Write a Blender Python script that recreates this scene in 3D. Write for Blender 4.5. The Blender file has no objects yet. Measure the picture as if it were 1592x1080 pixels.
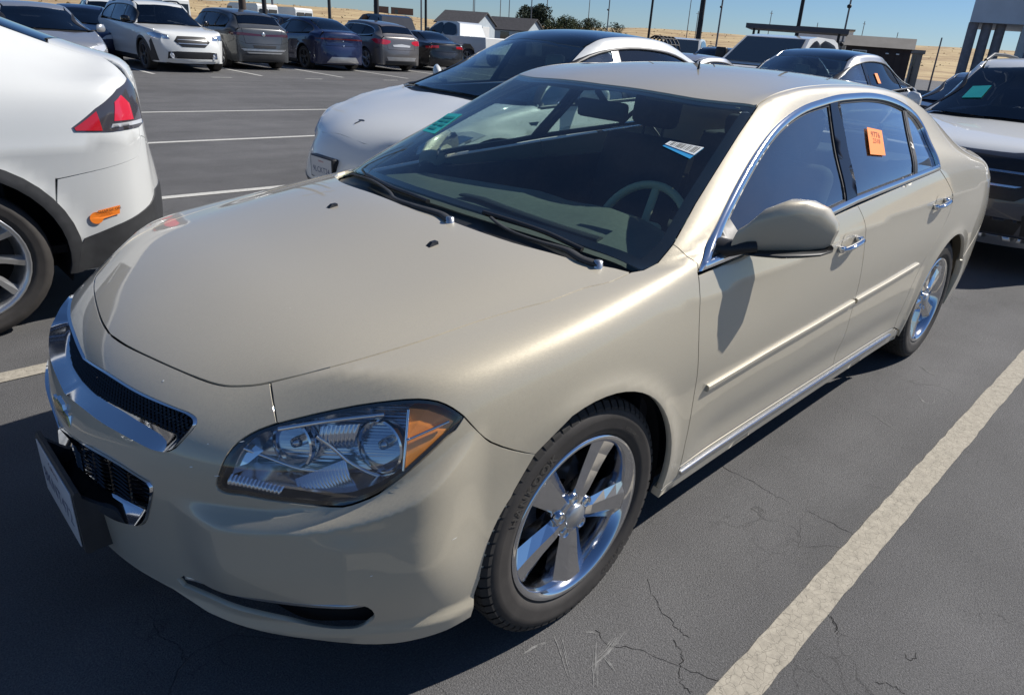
import bpy, bmesh, math, random
import numpy as np
from mathutils import Vector, Matrix, geometry
from mathutils.bvhtree import BVHTree
random.seed(7); np.random.seed(7)
sc = bpy.context.scene
COL = sc.collection
rad = math.radians

# ------------------------------------------------------------------ camera
cam_d = bpy.data.cameras.new('camera')
cam = bpy.data.objects.new('camera', cam_d)
COL.objects.link(cam)
YAW, PIT, ROL = 0.736858392, 0.388973632, -0.0784113243
fw = Vector((math.cos(YAW)*math.cos(PIT), math.sin(YAW)*math.cos(PIT), -math.sin(PIT)))
r0 = fw.cross(Vector((0, 0, 1))).normalized(); d0 = fw.cross(r0)
rt = r0*math.cos(ROL) + d0*math.sin(ROL); dn = -r0*math.sin(ROL) + d0*math.cos(ROL)
m = Matrix((rt, -dn, -fw)).transposed().to_4x4()
m.translation = Vector((-0.2688, -1.8061, 1.5085))
cam.matrix_world = m
cam_d.sensor_width = 36.0
cam_d.lens = 36.0*1077.34/1592
cam_d.shift_x = -(867.72-796)/1592
cam_d.shift_y = -(540-504.52)/1592
cam_d.clip_start = 0.05
cam_d.clip_end = 9000
sc.camera = cam

# ------------------------------------------------------------------ light
SUN_EL, SUN_AZ = rad(42.4), rad(-25.4)      # direction towards the sun, azimuth from +X
sd = Vector((math.cos(SUN_EL)*math.cos(SUN_AZ), math.cos(SUN_EL)*math.sin(SUN_AZ), math.sin(SUN_EL)))
w = bpy.data.worlds.new('World'); sc.world = w; w.use_nodes = True
nt = w.node_tree; nt.nodes.clear()
sky = nt.nodes.new('ShaderNodeTexSky'); sky.sky_type = 'NISHITA'; sky.sun_disc = False
sky.sun_elevation = SUN_EL; sky.sun_rotation = rad(90) - SUN_AZ
sky.altitude = 1000; sky.air_density = 1.0; sky.dust_density = 0.4; sky.ozone_density = 10.0
bg = nt.nodes.new('ShaderNodeBackground'); bg.inputs[1].default_value = 0.066
wo = nt.nodes.new('ShaderNodeOutputWorld')
nt.links.new(sky.outputs[0], bg.inputs[0]); nt.links.new(bg.outputs[0], wo.inputs[0])
sl = bpy.data.lights.new('sun', 'SUN'); sl.energy = 4.6; sl.angle = rad(0.5); sl.color = (1.0, 0.955, 0.89)
so = bpy.data.objects.new('sun', sl); COL.objects.link(so)
so.rotation_euler = (-sd).to_track_quat('-Z', 'Y').to_euler(); so.location = (0, 0, 30)
sc.view_settings.view_transform = 'Standard'
sc.view_settings.look = 'None'
sc.view_settings.gamma = 1.0
sc.view_settings.exposure = 0.45
sc.view_settings.use_curve_mapping = False

# ------------------------------------------------------------------ helpers
def srgb(r, g, b):
    f = lambda c: c/12.92 if c <= 0.04045 else ((c+0.055)/1.055)**2.4
    return (f(r), f(g), f(b), 1.0)

def mat(name, color=(0.5, 0.5, 0.5), rough=0.5, metal=0.0, spec=0.5, coat=0.0, coat_rough=0.03,
        trans=0.0, ior=1.45, alpha=1.0, emit=None, noise=None, bump=None):
    """noise=(scale, amount, detail) varies the value of the base colour; bump=(scale, strength, distance)"""
    M = bpy.data.materials.new(name); M.use_nodes = True
    N = M.node_tree.nodes; L = M.node_tree.links
    b = N['Principled BSDF']
    c = tuple(color)[:3] + (1.0,)
    b.inputs['Base Color'].default_value = c
    b.inputs['Roughness'].default_value = rough
    b.inputs['Metallic'].default_value = metal
    b.inputs['Specular IOR Level'].default_value = spec
    b.inputs['Coat Weight'].default_value = coat
    b.inputs['Coat Roughness'].default_value = coat_rough
    b.inputs['Transmission Weight'].default_value = trans
    b.inputs['IOR'].default_value = ior
    b.inputs['Alpha'].default_value = alpha
    if emit:
        b.inputs['Emission Color'].default_value = tuple(emit[:3]) + (1,)
        b.inputs['Emission Strength'].default_value = emit[3]
    tc = None
    if noise or bump:
        tc = N.new('ShaderNodeTexCoord')
    if noise:
        t = N.new('ShaderNodeTexNoise'); t.inputs['Scale'].default_value = noise[0]
        t.inputs['Detail'].default_value = noise[2] if len(noise) > 2 else 4
        L.new(tc.outputs['Object'], t.inputs['Vector'])
        mr = N.new('ShaderNodeMapRange')
        mr.inputs[1].default_value = 0.3; mr.inputs[2].default_value = 0.7
        mr.inputs[3].default_value = 1-noise[1]; mr.inputs[4].default_value = 1+noise[1]
        L.new(t.outputs['Fac'], mr.inputs[0])
        mx = N.new('ShaderNodeMix'); mx.data_type = 'RGBA'; mx.blend_type = 'MULTIPLY'
        mx.inputs[0].default_value = 1.0; mx.inputs[6].default_value = c
        L.new(mr.outputs[0], mx.inputs[7]); L.new(mx.outputs[2], b.inputs['Base Color'])
    if bump:
        t = N.new('ShaderNodeTexNoise'); t.inputs['Scale'].default_value = bump[0]
        t.inputs['Detail'].default_value = 6
        L.new(tc.outputs['Object'], t.inputs['Vector'])
        bp = N.new('ShaderNodeBump'); bp.inputs['Strength'].default_value = bump[1]
        bp.inputs['Distance'].default_value = bump[2]
        L.new(t.outputs['Fac'], bp.inputs['Height']); L.new(bp.outputs[0], b.inputs['Normal'])
    return M

def tag(o, label=None, cat=None, group=None, kind=None):
    if label: o['label'] = label
    if cat: o['category'] = cat
    if group: o['group'] = group
    if kind: o['kind'] = kind
    return o

def thing(name, label, cat, loc=(0, 0, 0), rz=0.0, group=None):
    o = bpy.data.objects.new(name, None); COL.objects.link(o)
    o.location = loc; o.rotation_euler = (0, 0, rz); o.empty_display_size = 0.2
    return tag(o, label, cat, group)

def mobj(name, verts, faces, material, parent=None, smooth=False, mats=None, fm=None):
    me = bpy.data.meshes.new(name)
    me.from_pydata([tuple(v) for v in verts], [], [tuple(f) for f in faces])
    if mats:
        for mm in mats: me.materials.append(mm)
        if fm is not None: me.polygons.foreach_set('material_index', fm)
    else:
        me.materials.append(material)
    if smooth: me.polygons.foreach_set('use_smooth', [True]*len(me.polygons))
    me.update()
    o = bpy.data.objects.new(name, me); COL.objects.link(o)
    if parent: o.parent = parent
    return o

class MB:
    """collects simple solids and links them as one mesh object"""
    def __init__(s): s.v = []; s.f = []; s.sm = []
    def add(s, v, f, smooth=False):
        n = len(s.v); s.v += [tuple(p) for p in v]; s.f += [tuple(i+n for i in q) for q in f]; s.sm += [smooth]*len(f); return s
    def box(s, x0, x1, y0, y1, z0, z1, M=None):
        v = [Vector(p) for p in ((x0,y0,z0),(x1,y0,z0),(x1,y1,z0),(x0,y1,z0),(x0,y0,z1),(x1,y0,z1),(x1,y1,z1),(x0,y1,z1))]
        if M: v = [M @ p for p in v]
        return s.add(v, [(0,3,2,1),(4,5,6,7),(0,1,5,4),(1,2,6,5),(2,3,7,6),(3,0,4,7)])
    def bbox(s, x0, x1, y0, y1, z0, z1, b=0.01, M=None, seg=2):
        bm = bmesh.new(); bmesh.ops.create_cube(bm, size=1)
        for v in bm.verts:
            v.co = Vector((x0+(v.co.x+.5)*(x1-x0), y0+(v.co.y+.5)*(y1-y0), z0+(v.co.z+.5)*(z1-z0)))
        bmesh.ops.bevel(bm, geom=bm.edges[:], offset=b, segments=seg, profile=0.5, affect='EDGES')
        if M: bmesh.ops.transform(bm, matrix=M, verts=bm.verts)
        s.bm(bm, True); return s
    def bm(s, bm, smooth=False):
        bm.verts.index_update()
        s.add([v.co.copy() for v in bm.verts], [[v.index for v in f.verts] for f in bm.faces], smooth); bm.free(); return s
    def tube(s, pts, r, n=8, caps=True, flat=None):
        pts = [Vector(p) for p in pts]; R = r if isinstance(r, (list, tuple)) else [r]*len(pts)
        base = len(s.v); up = None; rings = []
        for i, p in enumerate(pts):
            t = (pts[min(i+1, len(pts)-1)]-pts[max(i-1, 0)]).normalized()
            if up is None:
                up = Vector((0, 0, 1)) if abs(t.z) < 0.9 else Vector((1, 0, 0))
            a = t.cross(up)
            if a.length < 1e-5: a = t.cross(Vector((0.3, 1, 0.2)))
            a.normalize(); b = a.cross(t).normalized(); up = b
            fl = flat or 1.0
            rings.append([p + a*(math.cos(2*math.pi*k/n)*R[i]) + b*(math.sin(2*math.pi*k/n)*R[i]*fl) for k in range(n)])
        v = [q for rg in rings for q in rg]; f = []
        for i in range(len(pts)-1):
            for k in range(n):
                k2 = (k+1) % n
                f.append((i*n+k, i*n+k2, (i+1)*n+k2, (i+1)*n+k))
        s.add(v, f, True)
        if caps:
            s.add(rings[0], [tuple(range(n))[::-1]]); s.add(rings[-1], [tuple(range(n))])
        return s
    def revolve(s, prof, n=48, axis='y', c=(0, 0, 0), closed=False, smooth=True):
        """prof: (radius, offset along axis)"""
        v = []; f = []
        m_ = len(prof)
        for k in range(n):
            a = 2*math.pi*k/n
            for r, h in prof:
                if axis == 'y': v.append((c[0]+r*math.cos(a), c[1]+h, c[2]+r*math.sin(a)))
                elif axis == 'z': v.append((c[0]+r*math.cos(a), c[1]+r*math.sin(a), c[2]+h))
                else: v.append((c[0]+h, c[1]+r*math.cos(a), c[2]+r*math.sin(a)))
        for k in range(n):
            k2 = (k+1) % n
            for i in range(m_ if closed else m_-1):
                j = (i+1) % m_
                f.append((k*m_+i, k*m_+j, k2*m_+j, k2*m_+i))
        return s.add(v, f, smooth)
    def prism(s, poly, h0, h1, plane='xy', M=None):
        """extrude a 2-D polygon; plane gives its axes, the third axis runs h0..h1"""
        n = len(poly)
        def P(a, b, h):
            q = {'xy': (a, b, h), 'xz': (a, h, b), 'yz': (h, a, b)}[plane]
            return M @ Vector(q) if M else q
        v = [P(a, b, h0) for a, b in poly] + [P(a, b, h1) for a, b in poly]
        tris = geometry.tessellate_polygon([[Vector((a, b, 0)) for a, b in poly]])
        f = [tuple(t) for t in tris] + [tuple(i+n for i in t[::-1]) for t in tris]
        f += [(i, (i+1) % n, (i+1) % n+n, i+n) for i in range(n)]
        return s.add(v, f)
    def xf(s, M, i0=0):
        s.v[i0:] = [tuple(M @ Vector(p)) for p in s.v[i0:]]; return s
    def build(s, name, material, parent=None, fixn=True, autosm=None):
        me = bpy.data.meshes.new(name); me.from_pydata(s.v, [], s.f); me.materials.append(material)
        me.polygons.foreach_set('use_smooth', s.sm)
        if fixn:
            bm = bmesh.new(); bm.from_mesh(me); bmesh.ops.recalc_face_normals(bm, faces=bm.faces); bm.to_mesh(me); bm.free()
        me.update()
        if autosm: me.set_sharp_from_angle(angle=rad(autosm))
        o = bpy.data.objects.new(name, me); COL.objects.link(o)
        if parent: o.parent = parent
        return o

# ---------------------------------------------------------------- smooth shells
def shell_cage(st, fcap, rcap):
    """st: list of stations, each a list of J points for the y<=0 half (sill ... roof centre).
    fcap/rcap: rows 0..4 x columns for the nose and the tail (between the corner and y=0)."""
    J = len(st[0]); K = 5                      # rows below the shoulder
    P = []; idx = {}
    def pid(p, key):
        if key not in idx: idx[key] = len(P); P.append(list(p))
        return idx[key]
    S = [[pid(p, ('s', i, j)) for j, p in enumerate(s_)] for i, s_ in enumerate(st)]
    F = []
    for i in range(len(st)-1):
        for j in range(J-1): F.append((S[i][j], S[i][j+1], S[i+1][j+1], S[i+1][j]))
    for cap, e, flip in ((fcap, 0, True), (rcap, len(st)-1, False)):
        nc = J-K
        G = []
        for r in range(K+1):
            if r == K: G.append([S[e][K+c] for c in range(nc)])
            else: G.append([S[e][r]] + [pid(cap[r][c], (e, 'c', r, c)) for c in range(nc-1)])
        for r in range(K):
            for c in range(nc-1):
                q = (G[r][c], G[r+1][c], G[r+1][c+1], G[r][c+1])
                F.append(q if not flip else q[::-1])
    P = np.array(P, float)
    return P, F

def mirror_cage(P, F):
    n = len(P); mp = []; Q = [list(p) for p in P]
    for i, p in enumerate(P):
        if abs(p[1]) < 1e-6: mp.append(i)
        else: mp.append(len(Q)); Q.append([p[0], -p[1], p[2]])
    F2 = list(F) + [tuple(mp[i] for i in f)[::-1] for f in F]
    return np.array(Q), F2, mp

def limit_fit(P, F, it=25, relax=1.0):
    """move the cage so that the Catmull-Clark limit surface passes through the points"""
    n = len(P); E = {}
    for f in F:
        for a, b in zip(f, f[1:]+f[:1]): E.setdefault((min(a, b), max(a, b)), 0); E[(min(a, b), max(a, b))] += 1
    bd = {v for e, c in E.items() if c == 1 for v in e}
    Wt = np.zeros((n, n)); val = np.zeros(n)
    for (a, b), c in E.items():
        for u, v in ((a, b), (b, a)):
            if u in bd:
                if c == 1: Wt[u, v] += 1
            else: Wt[u, v] += 4; val[u] += 1
    for f in F:
        for k in range(4):
            if f[k] not in bd: Wt[f[k], f[(k+2) % 4]] += 1
    for i in range(n):
        if i in bd: Wt[i, i] = 4; Wt[i] /= Wt[i].sum()
        else: Wt[i, i] = val[i]**2; Wt[i] /= (val[i]*(val[i]+5))
    T = P.copy(); Q = P.copy()
    for _ in range(it): Q = Q + relax*(T - Wt @ Q)
    return Q

def dense_mesh(P, F, level=3, fit=12):
    P2, F2, mp = mirror_cage(P, F)
    P3 = limit_fit(P2, F2, fit) if fit else P2
    me = bpy.data.meshes.new('tmp'); me.from_pydata([tuple(p) for p in P3], [], F2)
    o = bpy.data.objects.new('tmp', me); COL.objects.link(o)
    md = o.modifiers.new('s', 'SUBSURF'); md.levels = level; md.render_levels = level
    md.subdivision_type = 'CATMULL_CLARK'; md.quality = 3
    dg = bpy.context.evaluated_depsgraph_get(); ev = o.evaluated_get(dg); m2 = ev.to_mesh()
    V = np.zeros(len(m2.vertices)*3); m2.vertices.foreach_get('co', V); V = V.reshape(-1, 3)
    Fq = np.zeros(len(m2.loops), int); m2.loops.foreach_get('vertex_index', Fq); Fq = Fq.reshape(-1, 4)
    ev.to_mesh_clear(); bpy.data.objects.remove(o); bpy.data.meshes.remove(me)
    return V, Fq

class Surf:
    def __init__(s, V, Fq, disp=None):
        T = np.concatenate([Fq[:, [0, 1, 2]], Fq[:, [0, 2, 3]]])
        fn = np.cross(V[T[:, 1]]-V[T[:, 0]], V[T[:, 2]]-V[T[:, 0]])
        # normals from the quads' diagonals: smoother
        qn = np.cross(V[Fq[:, 2]]-V[Fq[:, 0]], V[Fq[:, 3]]-V[Fq[:, 1]])
        vn = np.zeros_like(V)
        for k in range(4): np.add.at(vn, Fq[:, k], qn)
        vn /= np.linalg.norm(vn, axis=1)[:, None]
        ctr = V.mean(0)
        if (vn*(V-ctr)).sum() < 0: vn = -vn
        s.V, s.T, s.N = V, T, vn
        s.bvh = BVHTree.FromPolygons([Vector(p) for p in V], [tuple(int(i) for i in t) for t in T])
        s.disp = disp
    def hit(s, o, d):
        loc, nrm, fi, dist = s.bvh.ray_cast(Vector(o), Vector(d))
        if loc is None: return None
        return np.array(loc), s.nrm(loc, fi)
    def nrm(s, loc, fi):
        a, b, c = (s.V[i] for i in s.T[fi]); p = np.array(loc)
        v0 = b-a; v1 = c-a; v2 = p-a
        d00 = v0@v0; d01 = v0@v1; d11 = v1@v1; d20 = v2@v0; d21 = v2@v1
        den = d00*d11-d01*d01+1e-20
        y = (d11*d20-d01*d21)/den; z = (d00*d21-d01*d20)/den
        n = s.N[s.T[fi][0]]*(1-y-z)+s.N[s.T[fi][1]]*y+s.N[s.T[fi][2]]*z
        return n/np.linalg.norm(n)
    def apply(s, P, Nn):
        """displace along the normal by disp(P) and tilt the normals with its gradient"""
        if s.disp is None or not len(P): return P, Nn
        e = 0.0015
        f0 = s.disp(P)
        g = np.stack([(s.disp(P+np.eye(3)[k]*e)-s.disp(P-np.eye(3)[k]*e))/(2*e) for k in range(3)], 1)
        gt = g-(g*Nn).sum(1)[:, None]*Nn
        N2 = Nn-gt; N2 /= np.linalg.norm(N2, axis=1)[:, None]
        return P+Nn*f0[:, None], N2
    def nearest(s, p):
        loc, nrm, fi, dist = s.bvh.find_nearest(Vector(p))
        return np.array(loc), s.nrm(loc, fi)

def basis(d):
    d = np.array(d, float); d /= np.linalg.norm(d)
    up = np.array([0, 0, 1.]) if abs(d[2]) < 0.9 else np.array([1., 0, 0])
    a = np.cross(up, d); a /= np.linalg.norm(a); b = np.cross(d, a)
    return d, a, b

def resample(poly, h, closed=True):
    out = []; n = len(poly)
    for i in range(n if closed else n-1):
        a = np.array(poly[i], float); b = np.array(poly[(i+1) % n], float); L = np.linalg.norm(b-a)
        k = max(1, int(math.ceil(L/h)))
        for t in range(k): out.append(a+(b-a)*t/k)
    if not closed: out.append(np.array(poly[-1], float))
    return np.array(out)

def smooth_poly(pts, closed=True, sub=4, sharp=()):
    """Catmull-Rom through the points; indices in sharp stay corners"""
    P = [np.array(p, float) for p in pts]; n = len(P); out = []
    sharp = set(i % n for i in sharp)
    for i in range(n if closed else n-1):
        p1 = P[i]; p2 = P[(i+1) % n]
        p0 = P[(i-1) % n] if (closed or i > 0) and i not in sharp else 2*p1-p2
        p3 = P[(i+2) % n] if (closed or i+2 < n) and (i+1) % n not in sharp else 2*p2-p1
        # centripetal-ish: limit tangents by segment length
        L = np.linalg.norm(p2-p1)+1e-9
        t1 = (p2-p0); t2 = (p3-p1)
        t1 = t1/(np.linalg.norm(t1)+1e-9)*L; t2 = t2/(np.linalg.norm(t2)+1e-9)*L
        for k in range(sub):
            t = k/sub
            out.append((2*t**3-3*t**2+1)*p1+(t**3-2*t**2+t)*t1+(-2*t**3+3*t**2)*p2+(t**3-t**2)*t2)
    if not closed: out.append(P[-1])
    return out

def area2(p): x = p[:, 0]; y = p[:, 1]; return 0.5*np.sum(x*np.roll(y, -1)-np.roll(x, -1)*y)

def inset2(p, g):
    """move a closed 2-D polygon inwards by g"""
    if abs(g) < 1e-9: return p
    if area2(p) < 0: p = p[::-1]
    a = p-np.roll(p, 1, 0); b = np.roll(p, -1, 0)-p
    a = a/(np.linalg.norm(a, axis=1)[:, None]+1e-12); b = b/(np.linalg.norm(b, axis=1)[:, None]+1e-12)
    na = np.stack([-a[:, 1], a[:, 0]], 1); nb = np.stack([-b[:, 1], b[:, 0]], 1)
    m_ = na+nb; L = (m_*m_).sum(1)[:, None]; L = np.maximum(L, 0.8)
    return p+m_*(2*g/L)

def clean_inset(p, g):
    """inset without the folds that appear at sharp corners"""
    p = p if area2(p) > 0 else p[::-1]
    pp = []
    for i in range(len(p)):
        a, b = p[i], p[(i+1) % len(p)]; k = max(1, int(np.linalg.norm(b-a)/.01))
        pp += [a+(b-a)*t/k for t in range(k)]
    pp = np.array(pp); q = inset2(pp, g)
    d = np.array([np.min(np.linalg.norm(pp-x, axis=1)) for x in q])
    q = q[(d > .92*g) & inside(pp, q)]
    return q

def inside(poly, pts):
    x, y = pts[:, 0], pts[:, 1]; c = np.zeros(len(pts), bool)
    n = len(poly); j = n-1
    for i in range(n):
        xi, yi = poly[i]; xj, yj = poly[j]
        k = ((yi > y) != (yj > y)) & (x < (xj-xi)*(y-yi)/((yj-yi)+1e-15)+xi)
        c ^= k; j = i
    return c

def panel(S, name, poly, d, material, parent, gap=0.002, flange=0.012, h=0.02, off=0.0, holes=(), mirror=None,
          holegap=0.0, rawlift=None, label=None, thick_in=True):
    """cut the region poly (3-D points on the surface) out of the surface S, seen along d.
    mirror: None = left only, 'join' = add the mirror image to the same mesh, 'copy' = second object."""
    d, a, b = basis(d)
    pr = lambda q: np.stack([np.asarray(q) @ a, np.asarray(q) @ b], 1)
    p3 = resample(np.array(poly, float), h); p = pr(p3)
    if area2(p) < 0: p = p[::-1]; p3 = p3[::-1]
    mid_ = (np.abs(p3[:, 1]) < 1e-4) if mirror == 'join' else np.zeros(len(p), bool)
    if gap:
        p0_ = p.copy(); p = inset2(p, gap); p[mid_] = p0_[mid_]
    hs = []
    for hh in holes:
        q = resample(pr(np.array(hh)), h)
        if area2(q) < 0: q = q[::-1]
        if holegap: q = inset2(q, -holegap)
        hs.append(q)
    lo = p.min(0); hi = p.max(0)
    gx, gy = np.meshgrid(np.arange(lo[0]+h*.37, hi[0], h), np.arange(lo[1]+h*.41, hi[1], h))
    g = np.stack([gx.ravel(), gy.ravel()], 1)
    ok = inside(inset2(p, h*.45), g) & inside(p, g)
    for q in hs: ok &= ~inside(inset2(q, -h*.45), g) & ~inside(q, g)
    g = g[ok]
    vs = [Vector(x) for x in p]; ed = [(i, (i+1) % len(p)) for i in range(len(p))]
    for q in hs:
        n0 = len(vs); vs += [Vector(x) for x in q]; ed += [(n0+i, n0+(i+1) % len(q)) for i in range(len(q))]
    vs += [Vector(x) for x in g]
    r = geometry.delaunay_2d_cdt(vs, ed, [], 0, 1e-6)
    v2 = np.array([list(x) for x in r[0]]); F = [f for f in r[2] if len(f) == 3]
    ctr = np.array([v2[list(f)].mean(0) for f in F])
    ok = inside(p, ctr)
    for q in hs: ok &= ~inside(q, ctr)
    F = [f for f, k in zip(F, ok) if k]
    P = np.zeros((len(v2), 3)); Nn = np.zeros((len(v2), 3)); miss = 0
    for i, (u, v) in enumerate(v2):
        o = a*u+b*v-d*8.0
        hh = S.hit(o, d)
        if hh is None:
            miss += 1; q = a*u+b*v; hh = S.nearest(a*u+b*v+d*float((np.array(poly)@d).mean()))
        P[i], Nn[i] = hh
    if miss: print('panel', name, 'missed', miss, 'of', len(v2))
    P, Nn = S.apply(P, Nn)
    if off: P = P+Nn*off
    if mirror == 'join':
        k = np.zeros(len(P), bool); k[:len(mid_)] = mid_
        k &= np.abs(P[:, 1]) < .03
        P[k, 1] = 0; Nn[k, 1] = 0; Nn /= np.linalg.norm(Nn, axis=1)[:, None]
    if rawlift is not None: P, Nn = rawlift(P, Nn)
    used = sorted({i for f in F for i in f}); rm = {o: n for n, o in enumerate(used)}
    P = P[used]; Nn = Nn[used]; F = [tuple(rm[i] for i in f) for f in F]
    # orientation
    f0 = np.array(F); fn = np.cross(P[f0[:, 1]]-P[f0[:, 0]], P[f0[:, 2]]-P[f0[:, 0]])
    s_ = (fn*Nn[f0[:, 0]]).sum(1) > 0
    F = [f if k else f[::-1] for f, k in zip(F, s_)]
    return finish_panel(name, P, Nn, F, material, parent, flange, mirror, label)

def bead(S, name, poly, g, material, parent, lift=.0035, crown=.004, depth=.012, mirror='copy'):
    """raised strip of width g that runs along the inside of a closed outline on the side of a car"""
    p = np.array([[q[0], q[2]] for q in poly], float); p = p if area2(p) > 0 else p[::-1]
    pp = []
    for i in range(len(p)):
        a, b = p[i], p[(i+1) % len(p)]; k = max(1, int(np.linalg.norm(b-a)/.012)); pp += [a+(b-a)*t/k for t in range(k)]
    pp = np.array(pp)
    def off(w_):
        q = inset2(pp, w_)
        if abs(w_) < .004: return q
        d = np.array([np.min(np.linalg.norm(pp-x, axis=1)) for x in q]); ok = (d > .9*w_) & inside(pp, q); gi = np.where(ok)[0]
        return np.array([q[i] if ok[i] else q[gi[np.argmin([min(abs(i-j), len(q)-abs(i-j)) for j in gi])]] for i in range(len(q))])
    rings = []
    for w_, hgt in ((-.002, lift-depth), (-.002, lift), (g*.3, lift+crown), (g*.7, lift+crown), (g, lift), (g, lift-depth)):
        r = []
        for x, z in off(w_):
            h_ = S.hit((x, -3, z), (0, 1, 0))
            if h_ is None: h_ = S.nearest((x, -.8, z))
            P_, N_ = S.apply(h_[0][None], h_[1][None]); r.append(P_[0]+N_[0]*hgt)
        rings.append(r)
    for sy in ((1, -1) if mirror else (1,)):
        mb = MB(); n = len(rings[0]); v = [(q[0], q[1]*sy, q[2]) for r in rings for q in r]; f = []
        for i in range(5):
            for k in range(n):
                k2 = (k+1) % n; f.append((i*n+k, i*n+k2, (i+1)*n+k2, (i+1)*n+k))
        mb.add(v, f, True); mb.build(name, material, parent, autosm=40)

def rail_on(S, name, pts, w_, t_, material, parent):
    """slim rounded moulding along (x, z) points on both sides of a car"""
    P2 = resample(np.array(pts, float), .08, False); secs = []
    for i, (x, z) in enumerate(P2):
        sec = []
        for dz, o in ((-.5, -.004), (-.5, t_*.5), (-.38, t_*.9), (-.15, t_), (.15, t_), (.38, t_*.9), (.5, t_*.5), (.5, -.004)):
            h_ = S.hit((x, -3, z+dz*w_), (0, 1, 0)); A, N_ = S.apply(h_[0][None], h_[1][None]); sec.append(A[0]+np.array([0, -1, 0])*o)
        secs.append(sec)
    for sy in (1, -1):
        mb = MB(); n = 8; v = [(q[0], q[1]*sy, q[2]) for s_ in secs for q in s_]
        mb.add(v, [(i*n+k, i*n+k+1, (i+1)*n+k+1, (i+1)*n+k) for i in range(len(secs)-1) for k in range(n-1)], True)
        for s_ in (secs[0], secs[-1]): mb.add([(q[0], q[1]*sy, q[2]) for q in s_], [tuple(range(8))])
        mb.build(name, material, parent, autosm=50)

def finish_panel(name, P, Nn, F, material, parent, flange, mirror, label=None):
    E = {}
    for f in F:
        for k in range(3):
            x, y = f[k], f[(k+1) % 3]; E[(x, y)] = 1
    bnd = [(x, y) for (x, y) in E if (y, x) not in E]
    if mirror == 'join': bnd = [(x, y) for x, y in bnd if not (P[x][1] == 0 and P[y][1] == 0)]
    V = P.tolist(); NL = []
    faces = [list(f) for f in F]
    for f in F: NL += [Nn[i] for i in f]
    if flange:
        bv = sorted({i for e in bnd for i in e}); mp = {}
        for i in bv: mp[i] = len(V); V.append((P[i]-Nn[i]*flange).tolist())
        # second ring so the edge reads rounded
        for x, y in bnd:
            faces.append([y, x, mp[x], mp[y]])
            e = P[y]-P[x]; n_ = np.cross(e, Nn[x]); n_ = n_/(np.linalg.norm(n_)+1e-12)
            t = n_*0.75+Nn[x]*0.66
            NL += [t, t, n_, n_]
    def mk(nm, V_, F_, N_):
        me = bpy.data.meshes.new(nm); me.from_pydata(V_, [], F_); me.materials.append(material)
        me.polygons.foreach_set('use_smooth', [True]*len(me.polygons))
        me.normals_split_custom_set([tuple(n) for n in N_]); me.update()
        o = bpy.data.objects.new(nm, me); COL.objects.link(o); o.parent = parent
        if label: o['label'] = label
        return o
    if mirror is None: return mk(name, V, faces, NL)
    n0 = len(V)
    MV = [[v[0], -v[1], v[2]] for v in V]; MF = []; MN = []; k = 0
    for f in faces:
        m_ = len(f); MF.append(f[::-1]); nn = NL[k:k+m_][::-1]; MN += [np.array([q[0], -q[1], q[2]]) for q in nn]; k += m_
    if mirror == 'join':
        return mk(name, V+MV, faces+[[i+n0 for i in f] for f in MF], list(NL)+MN)
    a_ = mk(name, V, faces, NL); b_ = mk(name, MV, MF, MN)
    return a_, b_

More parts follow.
